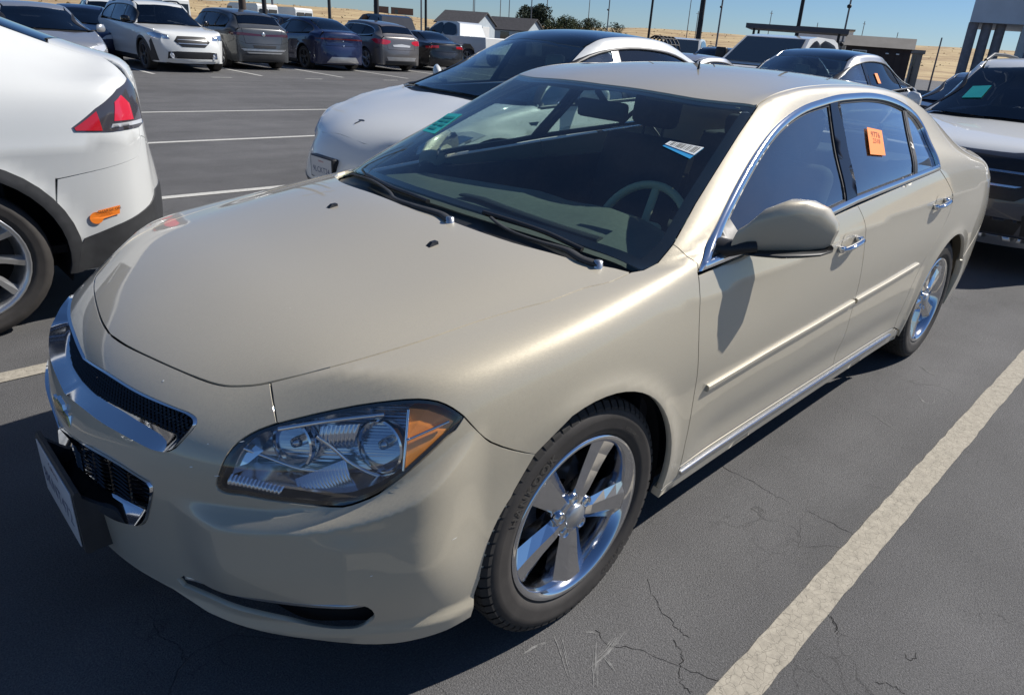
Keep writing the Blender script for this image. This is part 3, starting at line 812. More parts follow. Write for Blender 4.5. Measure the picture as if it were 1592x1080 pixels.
# ================================================================= the champagne sedan
TR = {"hood_front":[[0.122,0.023,0.776],[0.13,-0.09,0.778],[0.149,-0.203,0.783],[0.172,-0.311,0.786],[0.197,-0.397,0.786],[0.215,-0.439,0.788],[0.235,-0.469,0.793],[0.258,-0.497,0.8],[0.278,-0.516,0.807]],"hood_side":[[0.278,-0.516,0.807],[0.348,-0.575,0.835],[0.43,-0.616,0.855],[0.552,-0.652,0.875],[0.695,-0.676,0.896],[0.809,-0.698,0.909],[0.897,-0.719,0.918],[1.003,-0.729,0.931],[1.082,-0.749,0.938],[1.166,-0.75,0.949]],"hood_rear":[[0.962,-0.045,0.997],[0.98,-0.213,0.994],[0.988,-0.32,0.989],[1.012,-0.452,0.981],[1.054,-0.56,0.972],[1.093,-0.644,0.962],[1.171,-0.745,0.951]],"fb_seam":[[0.278,-0.516,0.807],[0.263,-0.556,0.783],[0.253,-0.589,0.753]],"headlight":[[0.252,-0.589,0.752],[0.311,-0.638,0.775],[0.375,-0.694,0.797],[0.426,-0.739,0.809],[0.466,-0.771,0.813],[0.498,-0.796,0.807],[0.521,-0.815,0.792],[0.54,-0.829,0.772],[0.518,-0.829,0.749],[0.49,-0.825,0.731],[0.452,-0.817,0.703],[0.416,-0.805,0.674],[0.391,-0.792,0.653],[0.365,-0.776,0.632],[0.335,-0.755,0.616],[0.308,-0.733,0.605],[0.275,-0.697,0.601],[0.239,-0.66,0.604],[0.204,-0.622,0.607],[0.173,-0.584,0.612],[0.153,-0.559,0.611],[0.141,-0.541,0.617],[0.14,-0.538,0.63],[0.145,-0.54,0.647],[0.161,-0.544,0.685],[0.177,-0.547,0.705],[0.197,-0.554,0.722],[0.223,-0.569,0.739]],"fender_bumper":[[0.54,-0.829,0.772],[0.568,-0.846,0.73],[0.599,-0.852,0.696],[0.661,-0.861,0.655],[0.722,-0.869,0.623]],"arch":[[0.54,-0.844,0.224],[0.567,-0.846,0.275],[0.592,-0.851,0.361],[0.628,-0.856,0.457],[0.669,-0.861,0.533],[0.723,-0.869,0.619],[0.767,-0.877,0.668],[0.844,-0.884,0.71],[0.909,-0.887,0.717],[0.98,-0.891,0.706],[1.059,-0.894,0.679],[1.136,-0.895,0.634],[1.201,-0.894,0.575],[1.253,-0.892,0.496],[1.275,-0.887,0.404],[1.276,-0.878,0.318],[1.265,-0.863,0.233]],"bumper_bottom":[[0.007,-0.117,0.285],[0.034,-0.26,0.285],[0.072,-0.373,0.282],[0.11,-0.476,0.268],[0.166,-0.581,0.262],[0.244,-0.67,0.247],[0.33,-0.738,0.224],[0.387,-0.779,0.217],[0.436,-0.809,0.22],[0.491,-0.833,0.223],[0.54,-0.844,0.224]],"fog":[[0.077,-0.394,0.323],[0.113,-0.507,0.356],[0.164,-0.619,0.379],[0.235,-0.703,0.377],[0.288,-0.766,0.388],[0.322,-0.781,0.369],[0.343,-0.775,0.323],[0.341,-0.756,0.29],[0.312,-0.731,0.277],[0.247,-0.669,0.283],[0.17,-0.589,0.304],[0.117,-0.485,0.306]],"grille_up":[[0.065,0.004,0.728],[0.07,-0.058,0.732],[0.077,-0.12,0.736],[0.097,-0.258,0.739],[0.117,-0.342,0.741],[0.143,-0.42,0.741],[0.148,-0.445,0.737],[0.143,-0.455,0.728],[0.121,-0.452,0.705],[0.104,-0.443,0.684],[0.091,-0.428,0.673],[0.078,-0.398,0.669],[0.055,-0.311,0.669],[0.037,-0.225,0.666],[0.024,-0.127,0.664],[0.015,0.003,0.654]],"grille_low":[[-0.011,0.014,0.57],[0.006,-0.174,0.595],[0.031,-0.288,0.6],[0.059,-0.387,0.591],[0.062,-0.396,0.578],[0.055,-0.374,0.517],[0.049,-0.353,0.477],[0.042,-0.327,0.452],[0.033,-0.296,0.442],[0.019,-0.239,0.426],[0.005,-0.162,0.417],[-0.008,-0.018,0.415],None],"dlo":[[1.357,-0.84,0.937],[1.436,-0.807,0.989],[1.508,-0.785,1.031],[1.601,-0.757,1.086],[1.713,-0.724,1.148],[1.849,-0.691,1.218],[1.983,-0.665,1.278],[2.112,-0.65,1.321],[2.243,-0.64,1.351],[2.386,-0.635,1.37],[2.535,-0.63,1.385],[2.69,-0.629,1.391],[2.856,-0.629,1.393],[3.028,-0.636,1.383],[3.204,-0.651,1.356],[3.337,-0.675,1.314],[3.387,-0.719,1.251],[3.365,-0.783,1.172],[3.35,-0.847,1.079],[2.843,-0.85,1.05],[2.4,-0.851,1.025],[2.167,-0.853,1.004],[1.877,-0.851,0.986],[1.6,-0.848,0.96]],"door_front_edge":[[1.357,-0.84,0.937],[1.346,-0.87,0.842],[1.346,-0.886,0.729],[1.362,-0.888,0.622],[1.373,-0.882,0.508],[1.377,-0.876,0.391],[1.387,-0.867,0.307]],"mesh_up":[[0.07,0.033,0.706],[0.075,-0.023,0.709],[0.083,-0.084,0.712],[0.105,-0.22,0.714],[0.126,-0.304,0.715],[0.147,-0.374,0.711],[0.152,-0.397,0.707],[0.141,-0.401,0.694],[0.127,-0.396,0.681],[0.117,-0.374,0.68],[0.095,-0.304,0.681],[0.073,-0.213,0.68],[0.056,-0.118,0.676],[0.047,-0.009,0.674]],"mesh_low":[[-0.001,0.038,0.514],[0.016,-0.101,0.537],[0.043,-0.215,0.541],[0.068,-0.298,0.541],[0.072,-0.309,0.534],[0.068,-0.301,0.494],[0.066,-0.293,0.464],[0.046,-0.236,0.455],[0.021,-0.14,0.45],[0.009,-0.08,0.453],[0.003,-0.031,0.456],[-0.001,0.016,0.508]],"bowl_in":[[0.281,-0.592,0.695]],"bowl_out":[[0.408,-0.721,0.701]],"amber":[[0.467,-0.743,0.783],[0.494,-0.766,0.78],[0.52,-0.787,0.766],[0.538,-0.8,0.752],[0.512,-0.798,0.728],[0.478,-0.794,0.694],[0.454,-0.787,0.677],[0.43,-0.776,0.669],[0.446,-0.764,0.727]],"amber_bar":[[0.445,-0.769,0.729],[0.527,-0.8,0.756]],"flute":[[0.264,-0.613,0.62],[0.311,-0.65,0.65],[0.348,-0.676,0.673],[0.359,-0.699,0.644],[0.361,-0.711,0.601],[0.331,-0.686,0.588],[0.293,-0.649,0.591]],"strip":[[0.154,-0.535,0.621],[0.158,-0.534,0.643],[0.172,-0.553,0.64],[0.201,-0.59,0.633],[0.227,-0.622,0.627],[0.224,-0.622,0.607],[0.193,-0.587,0.606],[0.168,-0.555,0.61]],"inset_blade":[[0.169,-0.521,0.642],[0.18,-0.516,0.672],[0.22,-0.545,0.695],[0.23,-0.566,0.686],[0.201,-0.551,0.659]],"teal":[[1.474,0.609,1.124],None,[1.572,0.475,1.203],[1.412,0.446,1.136]],"barcode":[[1.612,-0.489,1.219],[1.644,-0.494,1.232],[1.685,-0.597,1.225],[1.617,-0.594,1.195]],"orange":[[2.724,-0.702,1.27],[2.859,-0.716,1.254],[2.794,-0.778,1.164],[2.657,-0.765,1.175]],"wiper_a":[[1.075,-0.284,1.007],[1.06,-0.344,0.999],[1.052,-0.413,0.994],[1.068,-0.502,0.987],[1.093,-0.583,0.979],[1.091,-0.636,0.97],[1.11,-0.682,0.963]],"wiper_b":[[1.126,0.587,0.979],[1.079,0.364,0.999],[1.024,0.171,1.001],[0.983,0.074,1.001],[0.978,-0.055,1.001],[0.987,-0.156,1.0],[0.972,-0.222,0.997]],"blade_a":[[1.087,-0.238,1.011],[1.102,-0.358,1.007],[1.121,-0.474,0.998],[1.126,-0.545,0.989],[1.133,-0.602,0.98]],"blade_b":[None,[1.117,0.459,0.998],[1.059,0.205,1.004],[1.048,0.078,1.006],[1.041,-0.02,1.005]],"nozzles":[[0.841,-0.313,0.967],[0.822,0.182,0.971]],"antenna":[[2.308,-0.128,1.437]]}
def T(k, a=0, b=None): return [tuple(p) for p in TR[k][a:b] if p]
def Y0(p): return (p[0], 0.0, p[2])
def mir(pts): return [(p[0], -p[1], p[2]) for p in pts]
def full(half): return list(half)+mir([p for p in half[::-1] if abs(p[1]) > 1e-6])
def circ(xc, zc, r, a0, a1, n, y): return [(xc+r*math.cos(rad(a0+(a1-a0)*i/n)), y, zc+r*math.sin(rad(a0+(a1-a0)*i/n))) for i in range(n+1)]
def onsurf(S, p, d, off=0.0):
    """slide a point along d onto the surface"""
    p = np.array(p, float); d = np.array(d, float); d /= np.linalg.norm(d)
    h = S.hit(p-d*3, d)
    P, n = S.apply(h[0][None], h[1][None]); return P[0]+n[0]*off, n[0]

def build_hero():
    P, F = hero_surface(); V, Fq = dense_mesh(P, F, 4); S = Surf(V, Fq, hero_disp)
    car = thing('sedan', 'champagne gold four-door sedan with chrome split grille, nearest car in the middle of the lot', 'car')
    G = P_GOLD
    hf = T('hood_front'); hf[0] = Y0(hf[0]); hs = T('hood_side'); hr = T('hood_rear'); hr[0] = Y0(hr[0])
    hf = smooth_poly(hf, False, 3); hs_ = smooth_poly(hs, False, 3)
    hoodhalf = hf+hs_[1:]+smooth_poly(hr[::-1], False, 3)[1:]
    hoodhalf[0] = Y0(hoodhalf[0]); hoodhalf[-1] = Y0(hoodhalf[-1])
    hood = panel(S, 'hood', full(hoodhalf), (0, 0, -1), G, car, gap=.0022, flange=.02, h=.022)
    # ---- bumper
    hl = T('headlight'); tip = 7
    hl_top = hl[0:tip+1]; hl_bot = [hl[0]]+hl[:tip-1:-1]          # corner -> inner side -> bottom -> tip
    arch = T('arch'); bb = T('bumper_bottom'); fbs = T('fb_seam'); fbb = T('fender_bumper')
    gu = T('grille_up'); gl = T('grille_low'); gl = [p for p in gl if p]
    gu[0] = Y0(gu[0]); gu[-1] = Y0(gu[-1]); gl[0] = Y0(gl[0]); gl[-1] = (-.008, 0, .413)
    gus = smooth_poly(gu, False, 4, (0, 5, 9, len(gu)-1)); gls = smooth_poly(gl, False, 4, (0, 3))
    arch_f = [(.720, -.87, .625), (.668, -.862, .545), (.626, -.857, .457), (.594, -.852, .363), (.563, -.852, .286), (.548, -.850, .232)]
    bot = [tuple(p) for p in bb[::-1]][1:]; bot[-1] = (bot[-1][0]-.001, bot[-1][1], .287)
    poly = list(hf)+fbs[1:]+smooth_poly(hl_bot, False, 2)[1:]+smooth_poly(fbb, False, 2)[1:-1]+arch_f+smooth_poly(bot, False, 2)+[(.0, 0, .290)]+gls[::-1]+gus[::-1]
    poly = [tuple(p) for p in poly]
    fog = smooth_poly(T('fog'), True, 3)
    panel(S, 'front_bumper', poly, (.70, .64, -.22), G, car, gap=.0018, flange=.011, h=.010, holes=[fog], mirror='join')
    # lower black valance lip under the bumper
    # ---- fender
    door_f = T('door_front_edge'); seam_t = [(1.204, -.763, .952), (1.263, -.767, .964), (1.335, -.760, 1.003)]
    archR = circ(.916, .340, .372, 128, -13, 24, -.885)
    fp = list(hs_)+seam_t+[(1.369, -.829, .957)]+smooth_poly(door_f, False, 2)[0:]+[(1.39, -.86, .25), (1.30, -.86, .252)]
    fp += archR[::-1][1:-4]+[(.720, -.87, .625)]+smooth_poly(fbb[::-1], False, 2)[1:]+smooth_poly(hl_top[::-1], False, 2)[1:]+fbs[::-1][1:-1]
    panel(S, 'fender', fp, (.12, .80, -.58), G, car, gap=.0018, flange=.02, h=.018, mirror='copy')
    # ---- windows outline
    dlo = T('dlo'); dl_top = dlo[:19]; dl_bot = dlo[18:]            # front tip .. rear tip ; rear tip .. front
    dl_top[0] = (1.360, -.84, .940)
    dlos = smooth_poly(dl_top, False, 3, ())+smooth_poly(dl_bot+[dl_top[0]], False, 2)[1:-1]
    belt = [(1.357, -.845, .930), (1.6, -.85, .952), (1.877, -.852, .976), (2.168, -.853, .996), (2.400, -.853, 1.013)]
    belt2 = [(2.400, -.853, 1.013), (2.844, -.852, 1.043), (3.10, -.85, 1.060), (3.348, -.845, 1.075)]
    mid = [(2.400, -.853, 1.013), (2.452, -.873, .948), (2.478, -.892, .85), (2.500, -.895, .72), (2.520, -.889, .57), (2.536, -.884, .45), (2.548, -.868, .302)]
    mids = smooth_poly(mid, False, 3)
    drr = [(3.348, -.845, 1.075), (3.50, -.87, .985), (3.562, -.88, .925), (3.560, -.89, .870), (3.50, -.893, .79), (3.42, -.893, .72), (3.345, -.892, .655), (3.300, -.889, .58), (3.270, -.884, .48), (3.262, -.875, .38), (3.268, -.865, .302)]
    drrs = smooth_poly(drr, False, 3)
    sillz = .302
    fd = belt+mids[1:]+[(2.2, -.86, sillz), (1.8, -.86, sillz), (1.388, -.86, sillz)]+smooth_poly([p for p in door_f if p[2] > .31][::-1], False, 2)[:-1]
    dC, dD = (0, 1, -.12), (0, 1, -.12)
    A = panel(S, 'front_door', fd, dC, G, car, gap=.0018, flange=.02, h=.018, mirror='copy')
    rd = belt2+drrs[1:]+[(3.0, -.86, sillz), (2.548, -.86, sillz)]+mids[::-1][1:-1]
    B = panel(S, 'rear_door', rd, dC, G, car, gap=.0018, flange=.02, h=.018, mirror='copy')
    sl_ = [(1.392, -.86, .298), (3.27, -.86, .298), (3.36, -.86, .262), (3.38, -.86, .205), (1.315, -.85, .205), (1.305, -.86, .247), (1.392, -.86, .247)]
    panel(S, 'rocker_panel', sl_, (0, 1, .1), G, car, gap=.001, flange=.03, h=.02, mirror='copy')
    # ---- roof side, pillars and rear quarter in one stamping
    ws = [(1.335, -.760, 1.003), (1.492, -.715, 1.091), (1.653, -.675, 1.176), (1.825, -.634, 1.269), (1.979, -.598, 1.347)]
    rs = [(1.987, -.596, 1.353), (2.08, -.588, 1.38), (2.3, -.576, 1.405), (2.6, -.568, 1.42), (2.9, -.568, 1.42), (3.2, -.575, 1.41), (3.48, -.588, 1.37)]
    rg = [(3.55, -.592, 1.345), (3.75, -.612, 1.28), (3.95, -.636, 1.21), (4.10, -.655, 1.155)]
    dk = [(4.16, -.662, 1.13), (4.40, -.660, 1.085), (4.60, -.640, 1.05)]
    qb = [(4.605, -.745, .99), (4.575, -.80, .90), (4.50, -.855, .78), (4.40, -.87, .68), (4.30, -.875, .62), (4.115, -.886, .52)]
    rarc = circ(3.770, .335, .375, 30, 194, 28, -.885)
    q = [(1.369, -.829, .957)]+ws+rs+rg+dk+qb+rarc[1:]+[(3.375, -.86, .262), (3.27, -.865, .300)]+drrs[::-1][1:-1]+[(3.348, -.845, 1.078)]
    top = [p for p in dlos[:len(smooth_poly(dl_top, False, 3, ()))]][::-1]
    q += top[1:-1]+[(1.362, -.838, .942)]
    panel(S, 'body_side', q, (0, .80, -.60), G, car, gap=.0015, flange=.018, h=.020, mirror='copy')
    # ---- roof, glass, cowl, boot
    wst = [(1.863, 0, 1.363), (1.872, -.227, 1.363), (1.895, -.388, 1.359), (1.925, -.480, 1.356), (1.972, -.590, 1.348)]
    rgt = [(3.40, 0, 1.42), (3.41, -.25, 1.42), (3.44, -.45, 1.40), (3.50, -.585, 1.37)]
    roof = [tuple(p) for p in smooth_poly(wst, False, 3)]+rs[:-1]+rgt[::-1]
    roof[0] = (1.863, 0, 1.363)
    panel(S, 'roof', full(roof), (0, 0, -1), G, car, gap=.0035, flange=.014, h=.03)
    wsb = [(1.204, -.758, .952), (1.19, -.70, .96), (1.15, -.58, .99), (1.10, -.35, 1.01), (1.075, -.15, 1.02), (1.07, 0, 1.02)]
    wsp = [tuple(p) for p in smooth_poly(wst, False, 3)]+ws[::-1]+[(1.263, -.767, .964)]+[tuple(p) for p in smooth_poly(wsb, False, 3)]
    wsp[0] = wst[0]; wsp[-1] = wsb[-1]
    wsf = full(wsp)
    pr = np.array([[p[0], p[1]] for p in wsf])
    panel(S, 'windshield', wsf, (.45, 0, -.9), WSG, car, gap=.001, flange=0, h=.035, off=-.002)
    # black border under the edge of the glass
    def insetxy(poly, g, zf=None):
        q = inset2(np.array([[p[0], p[1]] for p in poly]), g)
        return [(a, b, 1.2) for a, b in q]
    panel(S, 'windshield_border', [(p[0], p[1], p[2]) for p in wsf], (0, 0, -1), GLB, car, gap=.001, flange=0, h=.03, off=-.007,
          holes=[insetxy(wsf, .034)])
    cw = full([tuple(p) for p in smooth_poly([Y0(hr[0])]+hr[1:], False, 3)]+[tuple(p) for p in smooth_poly(wsb, False, 3)])
    panel(S, 'cowl', cw, (0, 0, -1), BLK, car, gap=-.004, flange=0, h=.03, off=-.026)
    rgl = [(3.415, 0, 1.42), (3.425, -.25, 1.42), (3.455, -.45, 1.40), (3.51, -.575, 1.37)]+[(p[0], p[1]+.012, p[2]) for p in rg]+[(4.13, -.60, 1.15), (4.10, -.3, 1.17), (4.09, 0, 1.17)]
    panel(S, 'rear_window', full(rgl), (0, 0, -1), SDG, car, gap=.001, flange=.004, h=.04, off=-.003)
    bt = [(4.095, 0, 1.17), (4.105, -.3, 1.17), (4.14, -.61, 1.15), (4.16, -.657, 1.13), (4.40, -.656, 1.085), (4.60, -.635, 1.05), (4.672, -.40, 1.06), (4.69, 0, 1.07)]
    panel(S, 'boot_lid', full(bt), (0, 0, -1), G, car, gap=.002, flange=.02, h=.035)
    # rear end
    rt_ = [(4.60, -.640, 1.048), (4.672, -.40, 1.06), (4.69, 0, 1.07), (4.72, 0, .70), (4.72, -.5, .70)]
    panel(S, 'boot_face', full([(4.7, 0, 1.068), (4.672, -.40, 1.055), (4.62, -.60, 1.04), (4.69, -.55, .95), (4.70, -.52, .72), (4.75, 0, .72)]), (-1, 0, .15), G, car, gap=.002, flange=.02, h=.04)
    panel(S, 'tail_lamp', [(4.62, -.612, 1.035), (4.603, -.745, .985), (4.572, -.80, .90), (4.55, -.825, .80), (4.66, -.78, .78), (4.73, -.53, .80), (4.72, -.56, .95)], (-.8, .6, 0), RED, car, gap=.001, flange=.02, h=.03, mirror='copy')
    rb = [(4.75, 0, .712), (4.74, -.52, .712), (4.73, -.53, .79), (4.66, -.78, .772), (4.55, -.83, .79), (4.50, -.857, .775), (4.40, -.87, .675), (4.30, -.875, .615), (4.118, -.886, .515), (4.13, -.87, .42), (4.11, -.85, .24), (4.62, -.75, .24), (4.76, -.4, .24), (4.79, 0, .24)]
    panel(S, 'rear_bumper', rb, (-.75, .66, 0), G, car, gap=.002, flange=.03, h=.03, mirror='join')
    # ---- window frames and side glass
    dloc = [tuple(p) for p in dlos]
    def inset_xz(poly, g, gb=None):
        q = np.array([[p[0], p[2]] for p in poly]); q = q if area2(q) > 0 else q
        sgn = 1 if area2(q) > 0 else -1
        r_ = clean_inset(q, g)
        return [(a, -.75, b) for a, b in r_]
    inner = inset_xz(dloc, .020)
    bead(S, 'window_surround', dloc, .020, CH, car)
    q2 = np.array([[p[0], p[2]] for p in inset_xz(dloc, .018)])
    def clip(poly, x0z, x1z, keep):
        """keep the side of the line (x0z -> x1z)"""
        a = np.array(x0z); b = np.array(x1z); n_ = np.array([-(b-a)[1], (b-a)[0]])*keep
        out = []; k = len(poly)
        for i in range(k):
            p, r_ = poly[i], poly[(i+1) % k]; dp = (p-a)@n_; dr = (r_-a)@n_
            if dp >= 0: out.append(p)
            if dp*dr < 0: out.append(p+(r_-p)*dp/(dp-dr))
        return np.array(out)
    to3 = lambda q: [(a, -.75, b) for a, b in q]
    # B pillar between two slanted lines
    bf0, bf1 = (2.324, 1.038), (2.459, 1.354); br0, br1 = (2.415, 1.047), (2.546, 1.360)
    qd0, qd1 = (3.040, 1.083), (3.222, 1.325)
    L1 = lambda e, p0, p1: ((p0[0]+e, p0[1]), (p1[0]+e, p1[1]))
    fg = clip(q2, *L1(0, bf0, bf1), 1)
    bpil = clip(clip(q2, *L1(0, bf0, bf1), -1), *L1(0, br0, br1), 1)
    rg1 = clip(clip(q2, *L1(0, br0, br1), -1), *L1(-.004, qd0, qd1), 1)
    dv = clip(clip(q2, *L1(-.004, qd0, qd1), -1), *L1(.030, qd0, qd1), 1)
    rg2 = clip(q2, *L1(.030, qd0, qd1), -1)
    panel(S, 'front_window', to3(fg), (0, 1, 0), SDG, car, gap=0, flange=0, h=.03, off=-.010, mirror='copy')
    panel(S, 'rear_side_window', to3(rg1), (0, 1, 0), SDG, car, gap=0, flange=0, h=.03, off=-.010, mirror='copy')
    panel(S, 'quarter_window', to3(rg2), (0, 1, 0), SDG, car, gap=0, flange=0, h=.03, off=-.010, mirror='copy')
    panel(S, 'pillar_trim', to3(bpil), (0, 1, 0), GLB, car, gap=0, flange=.012, h=.03, off=-.001, mirror='copy')
    panel(S, 'window_divider', to3(dv), (0, 1, 0), BLK, car, gap=0, flange=.012, h=.03, off=-.004, mirror='copy')
    for nm, pg in (('window_seal', fg), ('window_seal', rg1)):
        panel(S, nm, to3(pg), (0, 1, 0), BLK, car, gap=0, flange=.008, h=.02, off=-.006, holes=[to3(clean_inset(pg, .009))], mirror='copy')
    # ---- mouldings
    def strip(name, pts, w_, m_, off=.006, fl=.008):
        """thin strip along pts (x, z) on the side"""
        u = [(p[0], -.85, p[1]+w_/2) for p in pts]; l = [(p[0], -.85, p[1]-w_/2) for p in pts[::-1]]
        return panel(S, name, u+l, (0, 1, 0), m_, car, gap=0, flange=fl, h=.012, off=off, mirror='copy')
    rail_on(S, 'side_moulding', [(1.428, .572), (1.75, .589), (2.12, .602), (2.490, .617)], .022, .012, P_GOLD, car)
    rail_on(S, 'side_moulding', [(2.515, .618), (2.87, .629), (3.235, .645)], .022, .012, P_GOLD, car)
    rail_on(S, 'sill_strip', [(1.40, .268), (2.2, .266), (3.24, .266)], .014, .008, CH, car)
    # ---- door handles
    for xh, zh in ((2.31, .888), (3.352, .926)):
        for sy in (-1, 1):
            pc, nn = onsurf(S, (xh, -1.0, zh), (0, 1, 0))
            hb = MB()
            pts = []; rr = []
            for t in range(9):
                u = -1+t/4; x_ = xh+u*.088+.004; z_ = zh+.004+u*.010-.004*(u*u)
                pp, nn = onsurf(S, (x_, -1, z_), (0, 1, 0)); o_ = .040-.020*abs(u)**3
                pts.append(Vector((x_, pp[1]-o_+.006, z_))); rr.append(.0125*(1-.35*abs(u)**4))
            hb.tube(pts, rr, 10, flat=.75)
            for u in (-.85, .8):
                x_ = xh+u*.088; pp, nn = onsurf(S, (x_, -1, zh+u*.010), (0, 1, 0))
                hb.bbox(x_-.016, x_+.016, pp[1]-.022, pp[1]+.002, zh+u*.010-.012, zh+u*.010+.012, .005)
            if sy > 0: hb.v = [(v[0], -v[1], v[2]) for v in hb.v]
            o = hb.build('door_handle', CH, car)
            cb = MB(); ry = []
            # scooped cup behind the handle
            cpoly = [(xh-.018+.045*math.cos(a), -1, zh+.006+.034*math.sin(a)) for a in np.linspace(0, 2*math.pi, 20)[:-1]]
            if sy < 0:
                panel(S, 'handle_cup', cpoly, (0, 1, 0), P_GOLD, car, gap=0, flange=0, h=.012, off=.0012, mirror='copy',
                      rawlift=None)
    return car, S, inner

def ring_loft(mb, rings, closed=True, smooth=True):
    n = len(rings[0]); v = [tuple(p) for r in rings for p in r]; f = []
    for i in range(len(rings)-1):
        for k in range(n if closed else n-1):
            k2 = (k+1) % n; f.append((i*n+k, i*n+k2, (i+1)*n+k2, (i+1)*n+k))
    mb.add(v, f, smooth); return mb

def even(pts, n, closed=True):
    """n points evenly spaced by arc length"""
    P = np.array(list(pts)+([pts[0]] if closed else []), float)
    L = np.r_[0, np.cumsum(np.linalg.norm(np.diff(P, axis=0), axis=1))]
    t = np.linspace(0, L[-1], n+1)[:-1] if closed else np.linspace(0, L[-1], n)
    return np.stack([np.interp(t, L, P[:, k]) for k in range(3)], 1)

def fill_poly(pts, d):
    """triangulate a 3-D outline seen along d"""
    d, a, b = basis(d); q = [[Vector((float(np.array(p)@a), float(np.array(p)@b), 0)) for p in pts]]
    return geometry.tessellate_polygon(q)

def front_details(car, S):
    # ---------------- upper grille
    gu = T('grille_up'); gu[0] = Y0(gu[0]); gu[-1] = Y0(gu[-1]); gus = [tuple(p) for p in smooth_poly(gu, False, 4, (0, 5, 9, len(gu)-1))]
    mu = T('mesh_up')
    mu = [(x, y, z) for x, y, z in mu if y < .0]; mu = [(.071, 0, .708)]+mu[0:-1]+[(.046, 0, .674)]
    def segs(pts, ks, n, sub=4):
        out = []
        for a, b in zip(ks[:-1], ks[1:]):
            q = even([tuple(p) for p in smooth_poly(pts[a:b+1], False, sub)], n+1, False); out += [tuple(p) for p in q[(1 if out else 0):]]
        return np.array(out)
    n = 60
    o = segs(gu, (0, 5, 10, 15), 24); i_ = segs(mu, (0, 5, 8, len(mu)-1), 24)
    # match corners by angle: use the same arc fractions, then relax
    def fullr(r): return [tuple(p) for p in r]+[(p[0], -p[1], p[2]) for p in r[::-1]]
    O, I = np.array(fullr(o)), np.array(fullr(i_))
    c1 = O.copy(); c1[:, 0] -= .006; c2 = O*.80+I*.20; c2[:, 0] -= .004; c3 = O*.25+I*.75
    c0 = O.copy(); c0[:, 0] += .012
    Ib = I.copy(); Ib[:, 0] += .03
    mb = MB(); ring_loft(mb, [c0, c1, c2, c3, I, Ib]); mb.build('grille_frame', CH, car, autosm=50)
    def xat(ring):
        A = np.array(ring); M_ = np.stack([np.ones(len(A)), A[:, 1]**2, A[:, 2], np.abs(A[:, 1])], 1)
        c = np.linalg.lstsq(M_, A[:, 0], rcond=None)[0]
        return lambda y, z: float(c @ [1, y*y, z, abs(y)])
    def mesh_fill(ring, name, cell, style, depth):
        fx = xat(ring); P2 = np.array([[p[1], p[2]] for p in ring])
        bk = MB(); Rg = [(p[0]+depth, p[1], p[2]) for p in ring]; t = fill_poly(Rg, (1, 0, 0)); bk.add(Rg, [tuple(q) for q in t]); bk.build(name+'_back', DARK, car)
        g = MB(); ylo, yhi = P2[:, 0].min(), P2[:, 0].max(); zlo, zhi = P2[:, 1].min(), P2[:, 1].max()
        lines = []
        if style == 'diamond':
            H = zhi-zlo
            for y0 in np.arange(ylo-H*1.5, yhi+H*1.5, cell):
                for sg in (1, -1): lines.append([(y0+sg*1.3*(z-zlo)+(0 if sg > 0 else 0), z) for z in np.linspace(zlo, zhi, 26)])
        else:
            for z0 in np.arange(zlo, zhi, cell): lines.append([(y, z0+.004*math.sin(y*60)) for y in np.linspace(ylo, yhi, 120)])
            for y0 in np.arange(ylo, yhi, cell*6): lines.append([(y0, z) for z in np.linspace(zlo, zhi, 26)])
        for ln in lines:
            A = np.array(ln); ins = inside(P2, A)
            for a, b, k1, k2 in zip(A[:-1], A[1:], ins[:-1], ins[1:]):
                if not (k1 and k2): continue
                w_ = .0022 if style == 'diamond' else .0013; d_ = b-a; d_ = d_/np.linalg.norm(d_); nn = np.array([-d_[1], d_[0]])*w_
                xa, xb = fx(*a)+.004, fx(*b)+.004
                v = [(xa, *(a-nn)), (xa-.004, *a), (xa, *(a+nn)), (xb, *(b-nn)), (xb-.004, *b), (xb, *(b+nn))]
                g.add(v, [(0, 1, 4, 3), (1, 2, 5, 4)])
        o_ = g.build(name, GLB, car, fixn=False); o_['kind'] = 'stuff'
    mesh_fill(fullr(i_), 'grille_mesh', .0125, 'diamond', .035)
    # thin inner chrome blade over the mesh, just above the lower frame
    # ---------------- lower grille
    gl = T('grille_low'); gl[0] = Y0(gl[0]); gl[-1] = (-.008, 0, .413); gls = [tuple(p) for p in smooth_poly(gl, False, 4, (0, 3))]
    ml = T('mesh_low'); ml = [(ml[0][0], 0, ml[0][2])]+ml[1:10]+[(ml[9][0]-.006, 0, ml[9][2]-.008)]
    o = segs(gl, (0, 3, 7, len(gl)-1), 24); i2 = segs(ml, (0, 3, 6, len(ml)-1), 24)
    O, I = np.array(fullr(o)), np.array(fullr(i2)); I[:, 0] += .004
    c1 = O.copy(); c1[:, 0] -= .006; c2 = O*.75+I*.25; c2[:, 0] -= .004; c3 = O*.2+I*.8; c0 = O.copy(); c0[:, 0] += .012; Ib = I.copy(); Ib[:, 0] += .03
    mb = MB(); ring_loft(mb, [c0, c1, c2, c3, I, Ib]); mb.build('lower_grille_frame', CH, car, autosm=50)
    mesh_fill([tuple(p) for p in I], 'lower_grille_mesh', .0115, 'rows', .03)
    # ---------------- bow tie badge
    def badge(sc_, x0, x1):
        w, hh = .066*sc_, .0135+.0025*(sc_-1)*10
        P_ = [(-w, -hh), (-.026*sc_, -hh), (-.030*sc_, -hh*1.75), (.019*sc_, -hh*1.75), (.023*sc_, -hh), (w*.86, -hh), (w, hh), (.026*sc_, hh), (.030*sc_, hh*1.75), (-.019*sc_, hh*1.75), (-.023*sc_, hh), (-w*.86, hh)]
        return P_
    bz = .607
